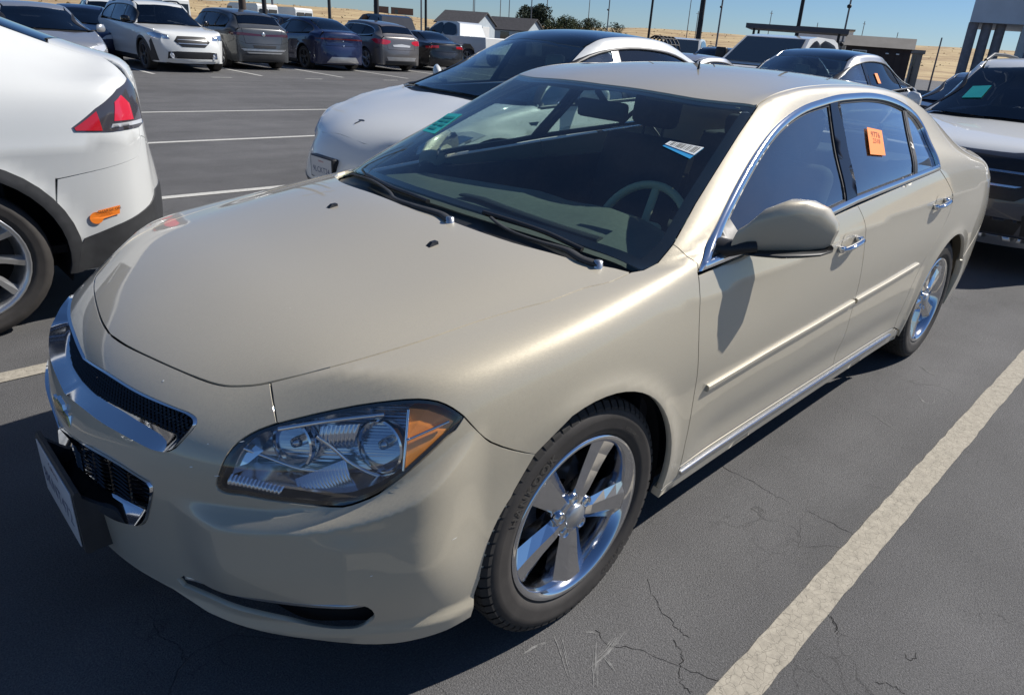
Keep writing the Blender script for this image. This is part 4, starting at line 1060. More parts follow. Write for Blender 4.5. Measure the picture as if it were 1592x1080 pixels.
    mb = MB(); mb.prism([(y, z+bz) for y, z in badge(1.1, 0, 0)], -.006, .012, 'yz'); bodyx = lambda y: float(S.hit((-2, -abs(y), .607), (1, 0, 0))[0][0])-float(S.hit((-2, 0, .607), (1, 0, 0))[0][0])
    mb.v = [(v[0]+bodyx(v[1])+.002, v[1], v[2]) for v in mb.v]; bo = mb.build('emblem', CH, car)
    mb = MB(); mb.prism([(y, z+bz) for y, z in badge(.98, 0, 0)], -.0085, -.0055, 'yz'); mb.v = [(v[0]+bodyx(v[1])+.002, v[1], v[2]) for v in mb.v]; mb.build('emblem_face', GOLD, bo)
    # ---------------- plate holder and plate
    mb = MB(); mb.prism([(-.043, .322), (-.044, .480), (-.040, .487), (-.031, .486), (-.029, .478), (-.029, .316), (-.036, .316)], -.172, .172, 'xz')
    for y0_, y1_ in ((-.171, -.150), (.150, .171)): mb.prism([(-.0305, .47), (.004, .432), (.024, .415), (.03, .318), (-.0305, .318)], y0_, y1_, 'xz')
    mb.prism([(-.0305, .352), (.012, .345), (.012, .320), (-.0305, .320)], -.149, .149, 'xz'); ho = mb.build('plate_holder', TRIM, car)
    mb = MB(); mb.bbox(-.0470, -.0440, -.152, .152, .328, .478, .0012); pl = mb.build('number_plate', PLATE, car)
    text_on('plate_characters', '8KNT472', .062, planar((-.0474, 0, .372), (0, -1, 0), (0, 0, 1)), PLATEI, pl, 1.05)
    text_on('plate_state', 'California', .022, planar((-.0474, 0, .450), (0, -1, 0), (0, 0, 1)), RED, pl)
    # ---------------- lower slot insert: black back with a silver blade
    fog = T('fog')
    panel(S, 'bumper_slot', [tuple(p) for p in smooth_poly(fog, True, 3)], (.70, .64, -.22), DARK, car, gap=-.012, flange=0, h=.02, off=-.045, mirror='copy')
    bl = [((.085, -.400, .318)), (.125, -.49, .335), (.18, -.59, .345), (.25, -.68, .342), (.30, -.728, .342), (.335, -.765, .352)]
    up = [(p[0], p[1], p[2]+.006) for p in bl]; lo = [(p[0], p[1], p[2]-.004) for p in bl[::-1]]
    panel(S, 'slot_blade', [tuple(p) for p in smooth_poly(up, False, 3)]+[tuple(p) for p in smooth_poly(lo, False, 3)], (.70, .64, -.22), ALU, car, gap=0, flange=.010, h=.01, off=-.012, mirror='copy')
    # ---------------- head lamps
    hl = T('headlight'); hp = [tuple(p) for p in smooth_poly(hl, True, 2, (0, 7))]
    dd = (.62, .68, -.38)
    bez, bez2 = panel(S, 'headlight', hp, dd, GLB, car, gap=.001, flange=.10, h=.012, off=-.002, holes=[], mirror='copy') if False else (None, None)
    for sy in (-1, 1):
        sgn = lambda p: (p[0], p[1]*(-sy), p[2]) if sy > 0 else tuple(p)
        L_ = bpy.data.objects.new('headlight', None); COL.objects.link(L_); L_.parent = car
        def put(o_):
            o_.parent = L_
            if sy > 0:
                for v in o_.data.vertices: v.co.y = -v.co.y
                o_.data.flip_normals()
            return o_
        # rim of the lamp and the clear cover
        d_, a_, b_ = basis(dd); pr = lambda q: np.stack([np.asarray(q)@a_, np.asarray(q)@b_], 1)
        p2 = pr(np.array(hp)); p2 = p2 if area2(p2) > 0 else p2[::-1]
        def back(q2, depth):
            out = []
            for u, v in q2:
                h_ = S.hit(a_*u+b_*v-d_*8, d_)
                if h_ is None: h_ = S.nearest(a_*u+b_*v+d_*.2)
                P_, N_ = S.apply(h_[0][None], h_[1][None]); out.append(P_[0]+np.array([.80, .52, -.10])*depth-N_[0]*.003)
            return np.array(out)
        e0 = even([tuple(list(x)+[0]) for x in p2], 120)[:, :2]
        r0 = back(inset2(e0, .0015), 0); r1 = back(inset2(e0, .0085), .002); r2 = back(inset2(e0, .012), .03); r3 = back(inset2(e0, .030), .085)
        mb = MB(); ring_loft(mb, [r0, r1]); put(mb.build('lamp_rim', GLB, L_))
        mb = MB(); ring_loft(mb, [r1, r2]); put(mb.build('lamp_wall', BLK, L_))
        mb = MB(); ring_loft(mb, [r2, r3]); put(mb.build('lamp_bezel', REFLD, L_))
        bk = [tuple(p) for p in r3]; tri = fill_poly(bk, dd); mb = MB(); mb.add(bk, [tuple(t) for t in tri], False); put(mb.build('lamp_back', REFLD, L_))
        def bowl(c, r_, dep, ax=(-.93, -.30, .16), bulb=True, nm='reflector_bowl'):
            ax = Vector(ax).normalized(); M_ = ax.to_track_quat('Z', 'Y').to_matrix().to_4x4(); M_.translation = Vector(c)
            m_ = MB(); pf = [(r_*1.10, -.006), (r_*1.10, .004), (r_*1.02, .006), (r_*.98, .0)]
            for t in np.linspace(0, 1, 9): pf.append((r_*.96*math.cos(t*math.pi/2)+.004, -dep*math.sin(t*math.pi/2)))
            m_.revolve(pf, 40, 'z'); m_.xf(M_); o_ = put(m_.build(nm, REFL, L_, autosm=60))
            if bulb:
                m_ = MB(); m_.revolve([(0, .012-dep*.2), (.010, .008-dep*.2), (.012, -.004-dep*.2), (.012, -dep)], 20, 'z'); m_.xf(M_); o2 = put(m_.build('bulb_shield', REFLD, L_))
        bowl(TR['bowl_in'][0], .050, .050); bowl(TR['bowl_out'][0], .053, .060)
        # fluted low corner, vertical ribs following a curved floor
        def ribs(nm, pts, n_, m1, axis_lo, axis_hi, amp=.006):
            pts = np.array(pts); mb = MB(); A, B, Cc, D = pts       # two top/bottom edges: A-B top, D-C bottom
            v = []
            N2 = n_*6
            for i in range(N2+1):
                t = i/N2; w_ = amp*abs(math.sin(t*math.pi*n_))
                top = A+(B-A)*t; bot = D+(Cc-D)*t
                for s_ in range(5):
                    u = s_/4; q = top+(bot-top)*u; q = q+np.array([-.8, -.5, .1])*(w_+.012*math.sin(u*math.pi)); v.append(q)
            f = [(i*5+j, i*5+j+1, (i+1)*5+j+1, (i+1)*5+j) for i in range(N2) for j in range(4)]
            mb.add(v, f, True); put(mb.build(nm, m1, L_))
        fl = TR['flute']
        ribs('fluted_reflector', [(.268, -.614, .625), (.350, -.678, .672), (.366, -.708, .604), (.285, -.645, .588)], 16, FLUTE, 0, 1, .004)
        ribs('fluted_reflector', [(.318, -.640, .745), (.375, -.700, .757), (.372, -.692, .700), (.322, -.642, .690)], 9, FLUTE, 0, 1, .004)
        st_ = TR['strip']; ribs('lamp_strip', [(.170, -.538, .644), (.240, -.628, .628), (.236, -.626, .606), (.166, -.540, .614)], 14, FLUTE, 0, 1, .004)
        ib = TR['inset_blade']; tri = fill_poly(ib, dd); mb = MB(); mb.add(ib, [tuple(t) for t in tri]); put(mb.build('lamp_blade', REFL, L_))
        # curved bars between the bowls
        for pts, rr in (([(.30, -.655, .735), (.33, -.665, .70), (.36, -.69, .66), (.40, -.735, .637), (.44, -.765, .64)], .004), ([(.20, -.535, .69), (.24, -.57, .665), (.28, -.62, .648), (.33, -.66, .64)], .004), ([(.25, -.60, .745), (.33, -.665, .765), (.41, -.735, .782)], .005)):
            mb = MB(); mb.tube([tuple(p) for p in smooth_poly(pts, False, 4)], rr, 8); put(mb.build('lamp_bar', REFL, L_))
        # amber indicator block
        am = [tuple(np.array(p)-np.array([.0135, .0145, -.0075])) for p in TR['amber']]; n_ = len(am); bk = [tuple(np.array(p)+np.array([.035, .02, -.003])) for p in am]
        tri = fill_poly(am, dd); mb = MB(); mb.add(am, [tuple(t) for t in tri]); mb.add(am+bk, [(i, (i+1) % n_, (i+1) % n_+n_, i+n_) for i in range(n_)])
        put(mb.build('amber_reflector', AMBER, L_))
        ab = TR['amber_bar']; mb = MB(); mb.tube([tuple(np.array(ab[0])-np.array([.0165, .017, -.009])), tuple(np.array(ab[1])-np.array([.0165, .017, -.009]))], .003, 6); put(mb.build('lamp_bar', REFL, L_))
        am0 = np.array(am[0]); am8 = np.array(am[8]); am7 = np.array(am[7])
        mb = MB(); mb.tube([tuple(q-np.array([.004, .004, 0])) for q in (am0, am8, am7)], .0035, 6); put(mb.build('lamp_bar', REFL, L_))
    a1, a2 = panel(S, 'headlight_lens', hp, dd, LENS, car, gap=.002, flange=0, h=.014, off=.0, mirror='copy')
    hs_ = [o for o in car.children if o.name.startswith('headlight') and o.type == 'EMPTY']
    a1.parent = hs_[0]; a2.parent = hs_[1]
    a1.name = 'lens'; a2.name = 'lens'
    # dark engine bay behind everything
    mb = MB(); mb.box(.17, 1.1, -.42, .42, .25, .70); mb.build('engine_bay_block', DARK, car)
    # small paint chips and scratches on the bumper nose
    random.seed(21)
    for (x, y, z, w_, l_) in ((.10, -.50, .66, .004, .010), (.12, -.56, .655, .003, .014), (.16, -.49, .70, .003, .006), (.20, -.55, .715, .002, .012), (.14, -.30, .795, .005, .006), (.5, -.84, .50, .002, .02), (.35, -.77, .46, .003, .006), (.24, -.20, .84, .002, .003), (.42, -.33, .88, .002, .003)):
        top_ = z > .78; d_ = (0, 0, -1) if top_ else (.7, .64, -.2)
        h_ = S.hit(np.array([x, y, z])-np.array(d_)*2, d_)
        if h_ is None: continue
        A_, N_ = S.apply(h_[0][None], h_[1][None]); n_ = Vector(N_[0]); c_ = Vector(A_[0])+n_*.0008; a_ = n_.cross(Vector((0, .3, 1))).normalized(); b_ = n_.cross(a_)
        mb = MB(); mb.add([tuple(c_+a_*l_*.55*math.cos(t)*random.uniform(.5, 1)+b_*w_*.55*math.sin(t)*random.uniform(.5, 1)) for t in np.linspace(0, 2*math.pi, 8)[:-1]], [tuple(range(7))]); mb.build('paint_chip', PAPER, car)
    # ---------------- bonnet jets, antenna
    for p in TR['nozzles']:
        mb = MB(); v = [(-.016, -.009, -.002), (-.016, .009, -.002), (.014, .011, -.002), (.014, -.011, -.002), (-.004, -.006, .009), (-.004, .006, .009), (.014, .008, .010), (.014, -.008, .010)]
        mb.add([(a+p[0], b+p[1], c+p[2]-.001) for a, b, c in v], [(0, 1, 5, 4), (1, 2, 6, 5), (2, 3, 7, 6), (3, 0, 4, 7), (4, 5, 6, 7)])
        mb.build('washer_nozzle', BLK, car)

def sweep(path, w_, h_, mb):
    """flat bar along a path, lying on the glass"""
    mb.tube(path, w_, 8, flat=h_); return mb

def hero_details(car, S, inner):
    # ---------------- mirrors
    for sy in (-1, 1):
        secs = [(1.500, -.858, .985, 1.050, .050), (1.515, -.868, .978, 1.065, .075), (1.545, -.885, .975, 1.106, .10), (1.588, -.920, .974, 1.132, .115), (1.645, -.955, .975, 1.128, .11), (1.715, -.990, .976, 1.104, .085), (1.778, -1.015, .982, 1.062, .05), (1.798, -1.024, .994, 1.040, .022)]
        rings = []; lows = []
        for x, y, z0, z1, dx in secs:
            zc, hz = (z0+z1)/2, (z1-z0)/2; r = []
            for k in range(24):
                a = 2*math.pi*k/24; ca, sa = math.cos(a), math.sin(a)
                ex = abs(ca)**.6*(1 if ca > 0 else -1); ez = abs(sa)**.6*(1 if sa > 0 else -1)
                lean = .35*(ez*hz) if ez > 0 else 0.0
                r.append((x+dx/2-.012+ex*dx/2+lean*.9, (y-.012*ez*hz/.07)*(-sy if sy > 0 else 1), zc+ez*hz))
            rings.append(r)
        mb = MB(); ring_loft(mb, rings); mb.add(rings[0], [tuple(range(24))]); mb.add(rings[-1], [tuple(range(24))])
        mi = mb.build('wing_mirror', P_GOLD, car, autosm=60)
        if sy > 0: mi.location = (.11, -.05, -.05)
        mb = MB(); b_ = [(s_[0]+s_[4]*.5-.008, s_[1]*(-sy if sy > 0 else 1), s_[2]-.004) for s_ in secs]
        mb.tube(b_, [.02, .030, .042, .05, .048, .038, .024, .012], 12, flat=.22); mb.build('mirror_base', BLK, mi)
        gl_ = [(s_[0]+s_[4]-.008+.003, s_[1]*(-sy if sy > 0 else 1), s_[2]+.012) for s_ in secs[1:-1]]+[(s_[0]+s_[4]+.012, s_[1]*(-sy if sy > 0 else 1), s_[3]-.014) for s_ in secs[1:-1]][::-1]
        mb = MB(); t = fill_poly(gl_, (1, 0, 0)); mb.add(gl_, [tuple(q) for q in t]); mb.build('mirror_glass', CH, mi)
        mb = MB(); pth = [(1.56, -.895, .995), (1.53, -.865, .99), (1.51, -.84, .985), (1.50, -.81, .98)]
        mb.tube([(p[0], p[1]*(-sy if sy > 0 else 1), p[2]) for p in pth], [.022, .026, .032, .04], 14, flat=.8); mb.build('mirror_arm', BLK, mi)
        # sail patch in the corner of the window
        sp = [(1.385, -.8, .955), (1.56, -.8, .968), (1.545, -.8, 1.035), (1.50, -.8, 1.022)]
    a, b = panel(S, 'mirror_patch', [(1.38, -.8, .956), (1.60, -.8, .972), (1.585, -.8, 1.050), (1.52, -.8, 1.024)], (0, 1, 0), BLK, car, gap=0, flange=.01, h=.02, off=.002, mirror='copy')
    # ---------------- wipers
    for ka, kb in (('wiper_a', 'blade_a'), ('wiper_b', 'blade_b')):
        pa = [tuple(p) for p in smooth_poly(T(ka), False, 4)]; pb = [tuple(p) for p in smooth_poly(T(kb), False, 4)]
        mb = MB(); n_ = len(pa); mb.tube(pa, [.006+.008*min(1, max(0, (i-n_*.45)/(n_*.25))) for i in range(n_)], 8, flat=.6); wa = mb.build('wiper_arm', TRIM, car)
        mb = MB(); mb.tube(pb, .009, 8, flat=.8); mb.build('wiper_blade', BLK, wa)
        mb = MB(); c = pa[-1]; mb.revolve([(.0, .012), (.012, .010), (.014, -.02)], 14, 'z', c); mb.build('wiper_nut', ALU, wa)
    # ---------------- interior
    fl = MB(); fl.box(1.25, 4.1, -.80, .80, .24, .27); fl.box(1.22, 1.26, -.80, .80, .27, .92); fl.build('cabin_floor', CABIN, car)
    ud = MB(); ud.box(.45, 4.55, -.60, .60, .19, .235); ud.box(.35, .50, -.55, .55, .2, .4); ud.build('underbody', DARK, car)
    d = MB()
    ys_ = np.linspace(-.70, .70, 29); rows = []
    for y in ys_:
        t = abs(y)/.70; bump = .035*math.exp(-((y+.37)/.17)**2)
        x0 = 1.13+.13*t*t
        rows.append([(x0, y, .955-.035*t), (x0+.10, y, .972-.035*t), (1.42, y, .985-.05*t+bump*.4), (1.56, y, .985-.055*t+bump), (1.655, y, .955-.05*t+bump), (1.685, y, .90-.04*t+bump*.8), (1.665, y, .80), (1.70, y, .68), (1.62, y, .55)])
    ring_loft(d, rows, closed=False); ds = d.build('dashboard', mat('dash_top', (.085, .097, .088), .55, noise=(60, .1), bump=(300, .1, .001)), car)
    sl2 = MB(); pts = [(1.28+.05*(y/.5)**2, y, .985-.03*abs(y)/.5) for y in np.linspace(-.5, .1, 13)]; sl2.tube(pts, .022, 8, flat=.25); sl2.build('defroster_slot', BLK, ds)
    pn = MB()
    for x, y in ((1.35, -.47), (1.35, -.29)): pass
    sw = MB(); Msw = Matrix.Translation((1.70, -.37, .885)) @ Matrix.Rotation(rad(-64), 4, 'Y')
    ringp = [(0.188*math.cos(t), 0.188*math.sin(t), 0) for t in np.linspace(0, 2*math.pi, 41)]
    sw.tube(ringp, .015, 10, caps=False); sw.bbox(-.06, .06, -.075, .075, -.03, .01, .02)
    for a in (0, 180, 270): sw.tube([(0, 0, -.01), (.18*math.cos(rad(a+90)), .18*math.sin(rad(a+90)), 0)], .018, 8, flat=.5)
    sw.xf(Msw); sw.build('steering_wheel', mat('wheel_rim_sunlit_tan', (.42, .41, .29), .6), car)  # tan lightened so the colour carries sunlight on the wheel
    for y0 in (-.37, .37):
        s_ = bpy.data.objects.new('front_seat', None); COL.objects.link(s_); s_.parent = car
        c = MB(); c.bbox(2.02, 2.56, y0-.25, y0+.25, .42, .57, .06, seg=3); c.build('seat_cushion', TAN, s_)
        c = MB(); c.bbox(-.065, .065, -.25, .25, 0, .62, .055, M=Matrix.Translation((2.52, y0, .50)) @ Matrix.Rotation(rad(18), 4, 'Y'), seg=3); c.build('seat_back', SEAT, s_)
        c = MB(); c.bbox(-.05, .05, -.135, .135, 0, .19, .045, M=Matrix.Translation((2.735, y0, 1.13)) @ Matrix.Rotation(rad(10), 4, 'Y'), seg=3)
        c.tube([(2.72, y0-.06, 1.02), (2.745, y0-.06, 1.16)], .007, 6); c.tube([(2.72, y0+.06, 1.02), (2.745, y0+.06, 1.16)], .007, 6); c.build('headrest', SEAT, s_)
    c = MB(); c.bbox(3.0, 3.5, -.62, .62, .42, .58, .06, seg=3); c.bbox(-.07, .07, -.62, .62, 0, .56, .05, M=Matrix.Translation((3.46, 0, .52)) @ Matrix.Rotation(rad(20), 4, 'Y'), seg=3)
    c.box(3.62, 4.05, -.62, .62, 1.03, 1.05); c.build('rear_bench', SEAT, car)
    for y0 in (-.36, .36):
        c = MB(); c.bbox(3.60, 3.69, y0-.12, y0+.12, 1.04, 1.17, .035, seg=3); c.build('rear_headrest', SEAT, car)
    for sy in (-1, 1):
        c = MB(); c.box(1.45, 3.35, .775*sy, .80*sy, .35, .93); c.bbox(1.7, 2.4, sy*.70, sy*.78, .66, .72, .02); c.bbox(2.6, 3.2, sy*.70, sy*.78, .68, .74, .02); c.build('door_card', SEAT, car)
        for xx in (2.30, 2.42):
            pass
    roofin = [(1.88, 0, 1.36), (1.90, -.4, 1.35), (1.99, -.57, 1.34), (2.5, -.55, 1.4), (3.2, -.55, 1.4), (3.48, -.56, 1.36), (3.40, 0, 1.4)]
    panel(S, 'headliner', full(roofin), (0, 0, -1), mat('headliner_cloth', (.16, .15, .13), .9), car, gap=0, flange=.0, h=.06, off=-.028)
    c = MB(); c.bbox(1.86, 1.90, -.12, .12, 1.235, 1.305, .015); c.tube([(1.90, 0, 1.29), (1.84, 0, 1.34)], .012, 8); c.build('rear_view_mirror', CABIN, car)
    for y0 in (-.36, .36):
        c = MB(); c.bbox(1.93, 2.10, y0-.20, y0+.20, 1.325, 1.340, .006); c.build('sun_visor', mat('visor', (.12, .115, .10), .9), car)
    # ---------------- wheel housings
    for xc in (.916, 3.770):
        for sy in (-1, 1):
            mb = MB(); v = []; f = []; n_ = 28
            for i in range(n_+1):
                a = rad(-28+236*i/n_); r_ = .392
                for yy in (.830, .80, .52): v.append((xc+r_*math.cos(a), sy*yy, max(.235, .338+r_*math.sin(a))))
            f = [(i*3+j, i*3+j+1, (i+1)*3+j+1, (i+1)*3+j) for i in range(n_) for j in range(2)]
            mb.add(v, f, True)
            disc = [v[i*3+2] for i in range(n_+1)]; t = fill_poly(disc, (0, 1, 0)); mb.add(disc, [tuple(q) for q in t])
            mb.build('wheel_housing', LINER, car)
    # ---------------- wheels
    for x in (.916, 3.770):
        txt = [(rad(168), 'HANKOOK', .034), (rad(-20), 'OPTIMO', .026), (rad(80), 'P225/50R17', .014)]
        make_wheel((x, -.752, .338), -1, R=.338, W=.225, rim=.226, parent=car, spin=rad(32) if x < 1 else rad(-22), text=txt)
        make_wheel((x, .752, .338), 1, R=.338, W=.225, rim=.226, parent=car, spin=.4, detail=False, tread=False)
    # ---------------- labels stuck to the glass
    def quadlabel(nm, q, m_):
        q = [Vector(p) for p in q]; mb = MB(); n_ = (q[1]-q[0]).cross(q[2]-q[0]).normalized()*.0006
        mb.add([tuple(p) for p in q]+[tuple(p+n_) for p in q], [(0, 1, 2, 3), (4, 5, 6, 7), (0, 1, 5, 4), (1, 2, 6, 5), (2, 3, 7, 6), (3, 0, 4, 7)])
        return mb.build(nm, m_, car)
    def bil(q, off=.0012, flip=1):
        q = [Vector(p) for p in q]; n_ = (q[1]-q[0]).cross(q[3]-q[0]).normalized()*off*flip
        return lambda u, v: (q[3]*(1-u)+q[2]*u)*(1-v)+(q[0]*(1-u)+q[1]*u)*v+n_
    C_ = Vector((-.27, -1.8, 1.51))
    def facing(q, off):
        q = [Vector(p) for p in q]; n_ = (q[1]-q[0]).cross(q[3]-q[0]); return off if n_.dot(C_-q[0]) > 0 else -off
    tq = T('teal'); tq = [tq[0], (1.625, .632, 1.187)]+tq[-2:]; tq = [tq[1], tq[2], tq[3], tq[0]]          # top-left, top-right, bottom-right, bottom-left in reading order
    tl = quadlabel('teal_label', tq, TEAL); f_ = bil([tq[0], tq[1], tq[2], tq[3]], facing([tq[0], tq[1], tq[2], tq[3]], .0018))
    for v0, a0, a1 in ((.78, .1, .9), (.60, .12, .55), (.60, .62, .9), (.40, .12, .4), (.40, .5, .9), (.2, .15, .7)):
        mb = MB(); mb.add([f_(a0, v0-.05), f_(a1, v0-.05), f_(a1, v0+.05), f_(a0, v0+.05)], [(0, 1, 2, 3)]); mb.build('label_print', TEALD, tl)
    bq = T('barcode'); bq = [bq[1], bq[2], bq[3], bq[0]]
    bl = quadlabel('barcode_label', bq, BLUE); fo_ = facing(bq, .0018); f_ = bil(bq, fo_)
    mb = MB(); mb.add([f_(.0, .30), f_(1, .30), f_(1, 1), f_(0, 1)], [(0, 1, 2, 3)]); mb.build('label_paper', PAPER, bl)
    f_ = bil(bq, fo_*1.6); mb = MB(); u = .08; random.seed(3)
    while u < .92:
        w_ = random.choice((.012, .02, .03)); mb.add([f_(u, .42), f_(u+w_, .42), f_(u+w_, .92), f_(u, .92)], [(0, 1, 2, 3)]); u += w_+random.choice((.02, .03, .045))
    mb.build('bar_code', INK, bl)
    oq = T('orange'); ol = quadlabel('orange_label', oq, ORANGE); fo_ = facing(oq, .0018); f_ = bil(oq, fo_)
    nW = (Vector(oq[1])-Vector(oq[0])).length; nH = (Vector(oq[3])-Vector(oq[0])).length
    def onq(u0, v0, sc_): return lambda x, y: tuple(f_(u0+x/nW*sc_, v0+y/nH*sc_))
    text_on('label_number', '9776', .042, onq(.5, .66, 1.0), INKO, ol)
    text_on('label_number', '2318', .034, onq(.52, .44, 1.0), INKO, ol)
    # antenna stub at the back of the roof
    p = TR['antenna'][0]; mb = MB(); mb.tube([(p[0], p[1], p[2]-.01), (p[0]+.004, p[1], p[2]+.018), (p[0]+.006, p[1], p[2]+.032)], [.006, .004, .0025], 8); mb.build('antenna', BLK, car)

# ================================================================= other vehicles
def lerp(a, b, t): return a+(b-a)*t

def gen_surface(q):
    """sections of a car from a few dimensions; the nose is at x = 0, heading -x"""
    W, L = q['W'], q['L']; g = q['ground']; xf, xr = q['xf'], q['xr']
    belt = lambda x: float(np.interp(x, [q['xc'], q['xr']+.3, L], [q['belt'][0], q['belt'][1], q['belt'][2]]))
    hoodz = lambda x: float(np.interp(x, q['hood'][0], q['hood'][1]))
    nr = q.get('nose_round', .30)
    st = []
    def low(x, wm=1.0, zb=None, dx=(0, 0, 0, 0, 0), zt=None):
        g_ = g if zb is None else zb; zt = zt or belt(x)
        zs = [g_, g_+.12, lerp(g_, zt, .38), lerp(g_, zt, .60), lerp(g_, zt, .82)]
        ws = [.955, .975, .992, 1.0, .998]
        return [(x+d, -W*w_*wm, z) for d, w_, z in zip(dx, ws, zs)]
    zf = q.get('shoulder_drop', .05)
    cw = q.get('corner', .72)
    def hoodtop(xs, zs_, dy=1.0):
        # xs: centre x ; returns k5..k10
        return None
    hx = q['hood'][0][0]
    def front_station(x, wm, xcen, zside):
        l = low(x, wm, zt=zside); yc = W*wm
        z5 = zside; zc = hoodz(xcen)
        row = l+[(x+.02, -yc*.955, z5)]
        for k, (fy, fx, fz) in enumerate(((.86, .12, .45), (.66, .35, .72), (.44, .65, .9), (.22, .9, .98), (0, 1, 1))):
            row.append((lerp(x, xcen, fx), -yc*fy, lerp(z5, zc, fz)))
        return row
    st.append(front_station(nr*.85, cw, hx+.04, hoodz(hx)-.01))
    st.append(front_station(nr*1.45, .90, hx+.22, hoodz(hx+.25)-.02))
    st.append(front_station(nr*1.45+.20, .97, hx+.42, hoodz(hx+.45)-.03))
    st.append(front_station(xf, .995, xf-.08, hoodz(xf-.05)-zf))
    xc, zc = q['xc'], hoodz(q['xc'])
    l = low(xc+.22); z5 = belt(xc+.2)-.01
    st.append(l+[(xc+.22, -W*.955, z5)]+[(xc+.17, -W*.87, lerp(z5, zc, .5)), (xc+.12, -W*.70, lerp(z5, zc, .75)), (xc+.05, -W*.46, zc-.012), (xc+.015, -W*.23, zc-.003), (xc, 0, zc)])
    # greenhouse
    yr = q['roof_half']                      # half width of the roof at the rail
    def house(xside, xcen, zcen, y7, z7, z8, y8=None):
        """y7,z7: top of the side glass; z8: rail"""
        b_ = belt(xside); y5 = W*.955; y8 = y8 or y7-.085
        x6 = lerp(xside, xcen, .12); x7 = lerp(xside, xcen, q.get('rake7', .25)); x8 = lerp(xside, xcen, .55)
        return low(xside)+[(xside, -y5, b_), (x6, -lerp(y5, y7, .50)-.012, lerp(b_, z7, .48)), (x7, -y7, z7), (x8, -y8, z8), (lerp(xside, xcen, .88), -y8*.5, lerp(z8, zcen, .78)), (xcen, 0, zcen)]
    xg, zg = q['xg'], q['zg']                # glass base centre
    xt, zt = q['xt'], q['zt']                # windscreen top centre
    A = .30
    b0 = belt(xg+A)
    st.append(low(xg+A)+[(xg+A, -W*.955, b0), (xg+.25, -W*.91, lerp(b0, zg, .6)+.01), (xg+.18, -W*.83, zg-.01), (xg+.09, -W*.60, zg-.002), (xg+.03, -W*.30, zg), (xg, 0, zg)])
    for t in (.36, .70, 1.0):
        xx = lerp(xg, xt, t); zz = lerp(zg, zt, t)+.012*math.sin(t*math.pi)
        y7 = lerp(W*.83, yr+.075, t); z7 = lerp(zg-.01, zt-.045, t)
        st.append(house(xx+A-.05*t, xx, zz, y7, z7, zz-.012-.012*t, lerp(W*.60, yr-.02, t)))
    for (xx, zz, dz) in q['roof']:           # (x, centre z, side drop)
        st.append(house(xx, xx, zz, yr+.085, zz-dz-.065, zz-dz))
    for (xx, zz, y7, z7, z8) in q['back']:
        st.append(house(xx, xx-.06, zz, y7, z7, z8, y7-.10))
    # tail
    for (xs, wm, xcn, z5, zcn) in q['deck']:
        l = low(xs, wm, zt=z5); y_ = W*wm
        row = l+[(xs, -y_*.955, z5)]
        for k, (fy, fx, fz) in enumerate(((.88, .1, .35), (.76, .35, .7), (.58, .7, .9), (.3, .92, .98), (0, 1, 1))): row.append((lerp(xs, xcn, fx), -y_*fy, lerp(z5, zcn, fz)))
        st.append(row)
    # caps
    s0 = st[0]; ycs = [abs(s0[k][1]) for k in range(6, 10)]+[0]
    zr = [s0[r][2] for r in range(5)]
    fcap = []
    for r in range(5):
        x0 = s0[r][0]+q.get('nose', [.04, .01, 0, .0, .03])[r]-.0; row = []
        for y in ycs:
            t = 1-y/abs(s0[r][1]); row.append((lerp(x0, q.get('nose', [.06, .02, 0, .01, .04])[r], 1-(1-min(1, t))**2.2), -y*abs(s0[r][1])/abs(s0[5][1]), zr[r]))
        fcap.append(row)
    sN = st[-1]; rcap = []; tail = q.get('tail', [L-.12, L-.02, L, L-.03, L-.10])
    for r in range(5):
        row = []
        for k in range(6, 11):
            y = abs(sN[k][1]); t = 1-y/abs(sN[5][1]); row.append((lerp(sN[r][0], tail[r], 1-(1-min(1, t))**2.4), -y*abs(sN[r][1])/abs(sN[5][1]), sN[r][2]))
        rcap.append(row)
    for s_ in st:
        s_[10] = (s_[10][0], 0.0, s_[10][2])
    for c_ in (fcap, rcap):
        for row in c_: row[4] = (row[4][0], 0.0, row[4][2])
    P, F = shell_cage(st, fcap, rcap)
    V, Fq = dense_mesh(P, F, 3, 8)
    def disp(Pn):
        x, y, z = Pn[:, 0], np.abs(Pn[:, 1]), Pn[:, 2]; f = np.zeros(len(Pn))
        for xc_ in (xf, xr):
            r = np.sqrt((x-xc_)**2+(z-q['R'])**2); f += q.get('flare', .014)*np.exp(-((r-q['arch'])/.05)**2)*sstep(y, W*.8, W*.92)
        zc_ = np.interp(x, [0, L], [q.get('crease', (.78, .86))[0], q.get('crease', (.78, .86))[1]])
        f += .008*np.exp(-np.abs(z-zc_)/.05)*sstep(x, xf-.2, xf+.3)*sstep(y, W*.8, W*.95)
        f += -.014*np.exp(-((z-g-.22)/.09)**2)*sstep(x, xf+.45, xf+.65)*(1-sstep(x, xr-.65, xr-.45))*sstep(y, W*.8, W*.95)
        if q.get('disp'): f += q['disp'](x, y, z)
        return f
    return Surf(V, Fq, disp)

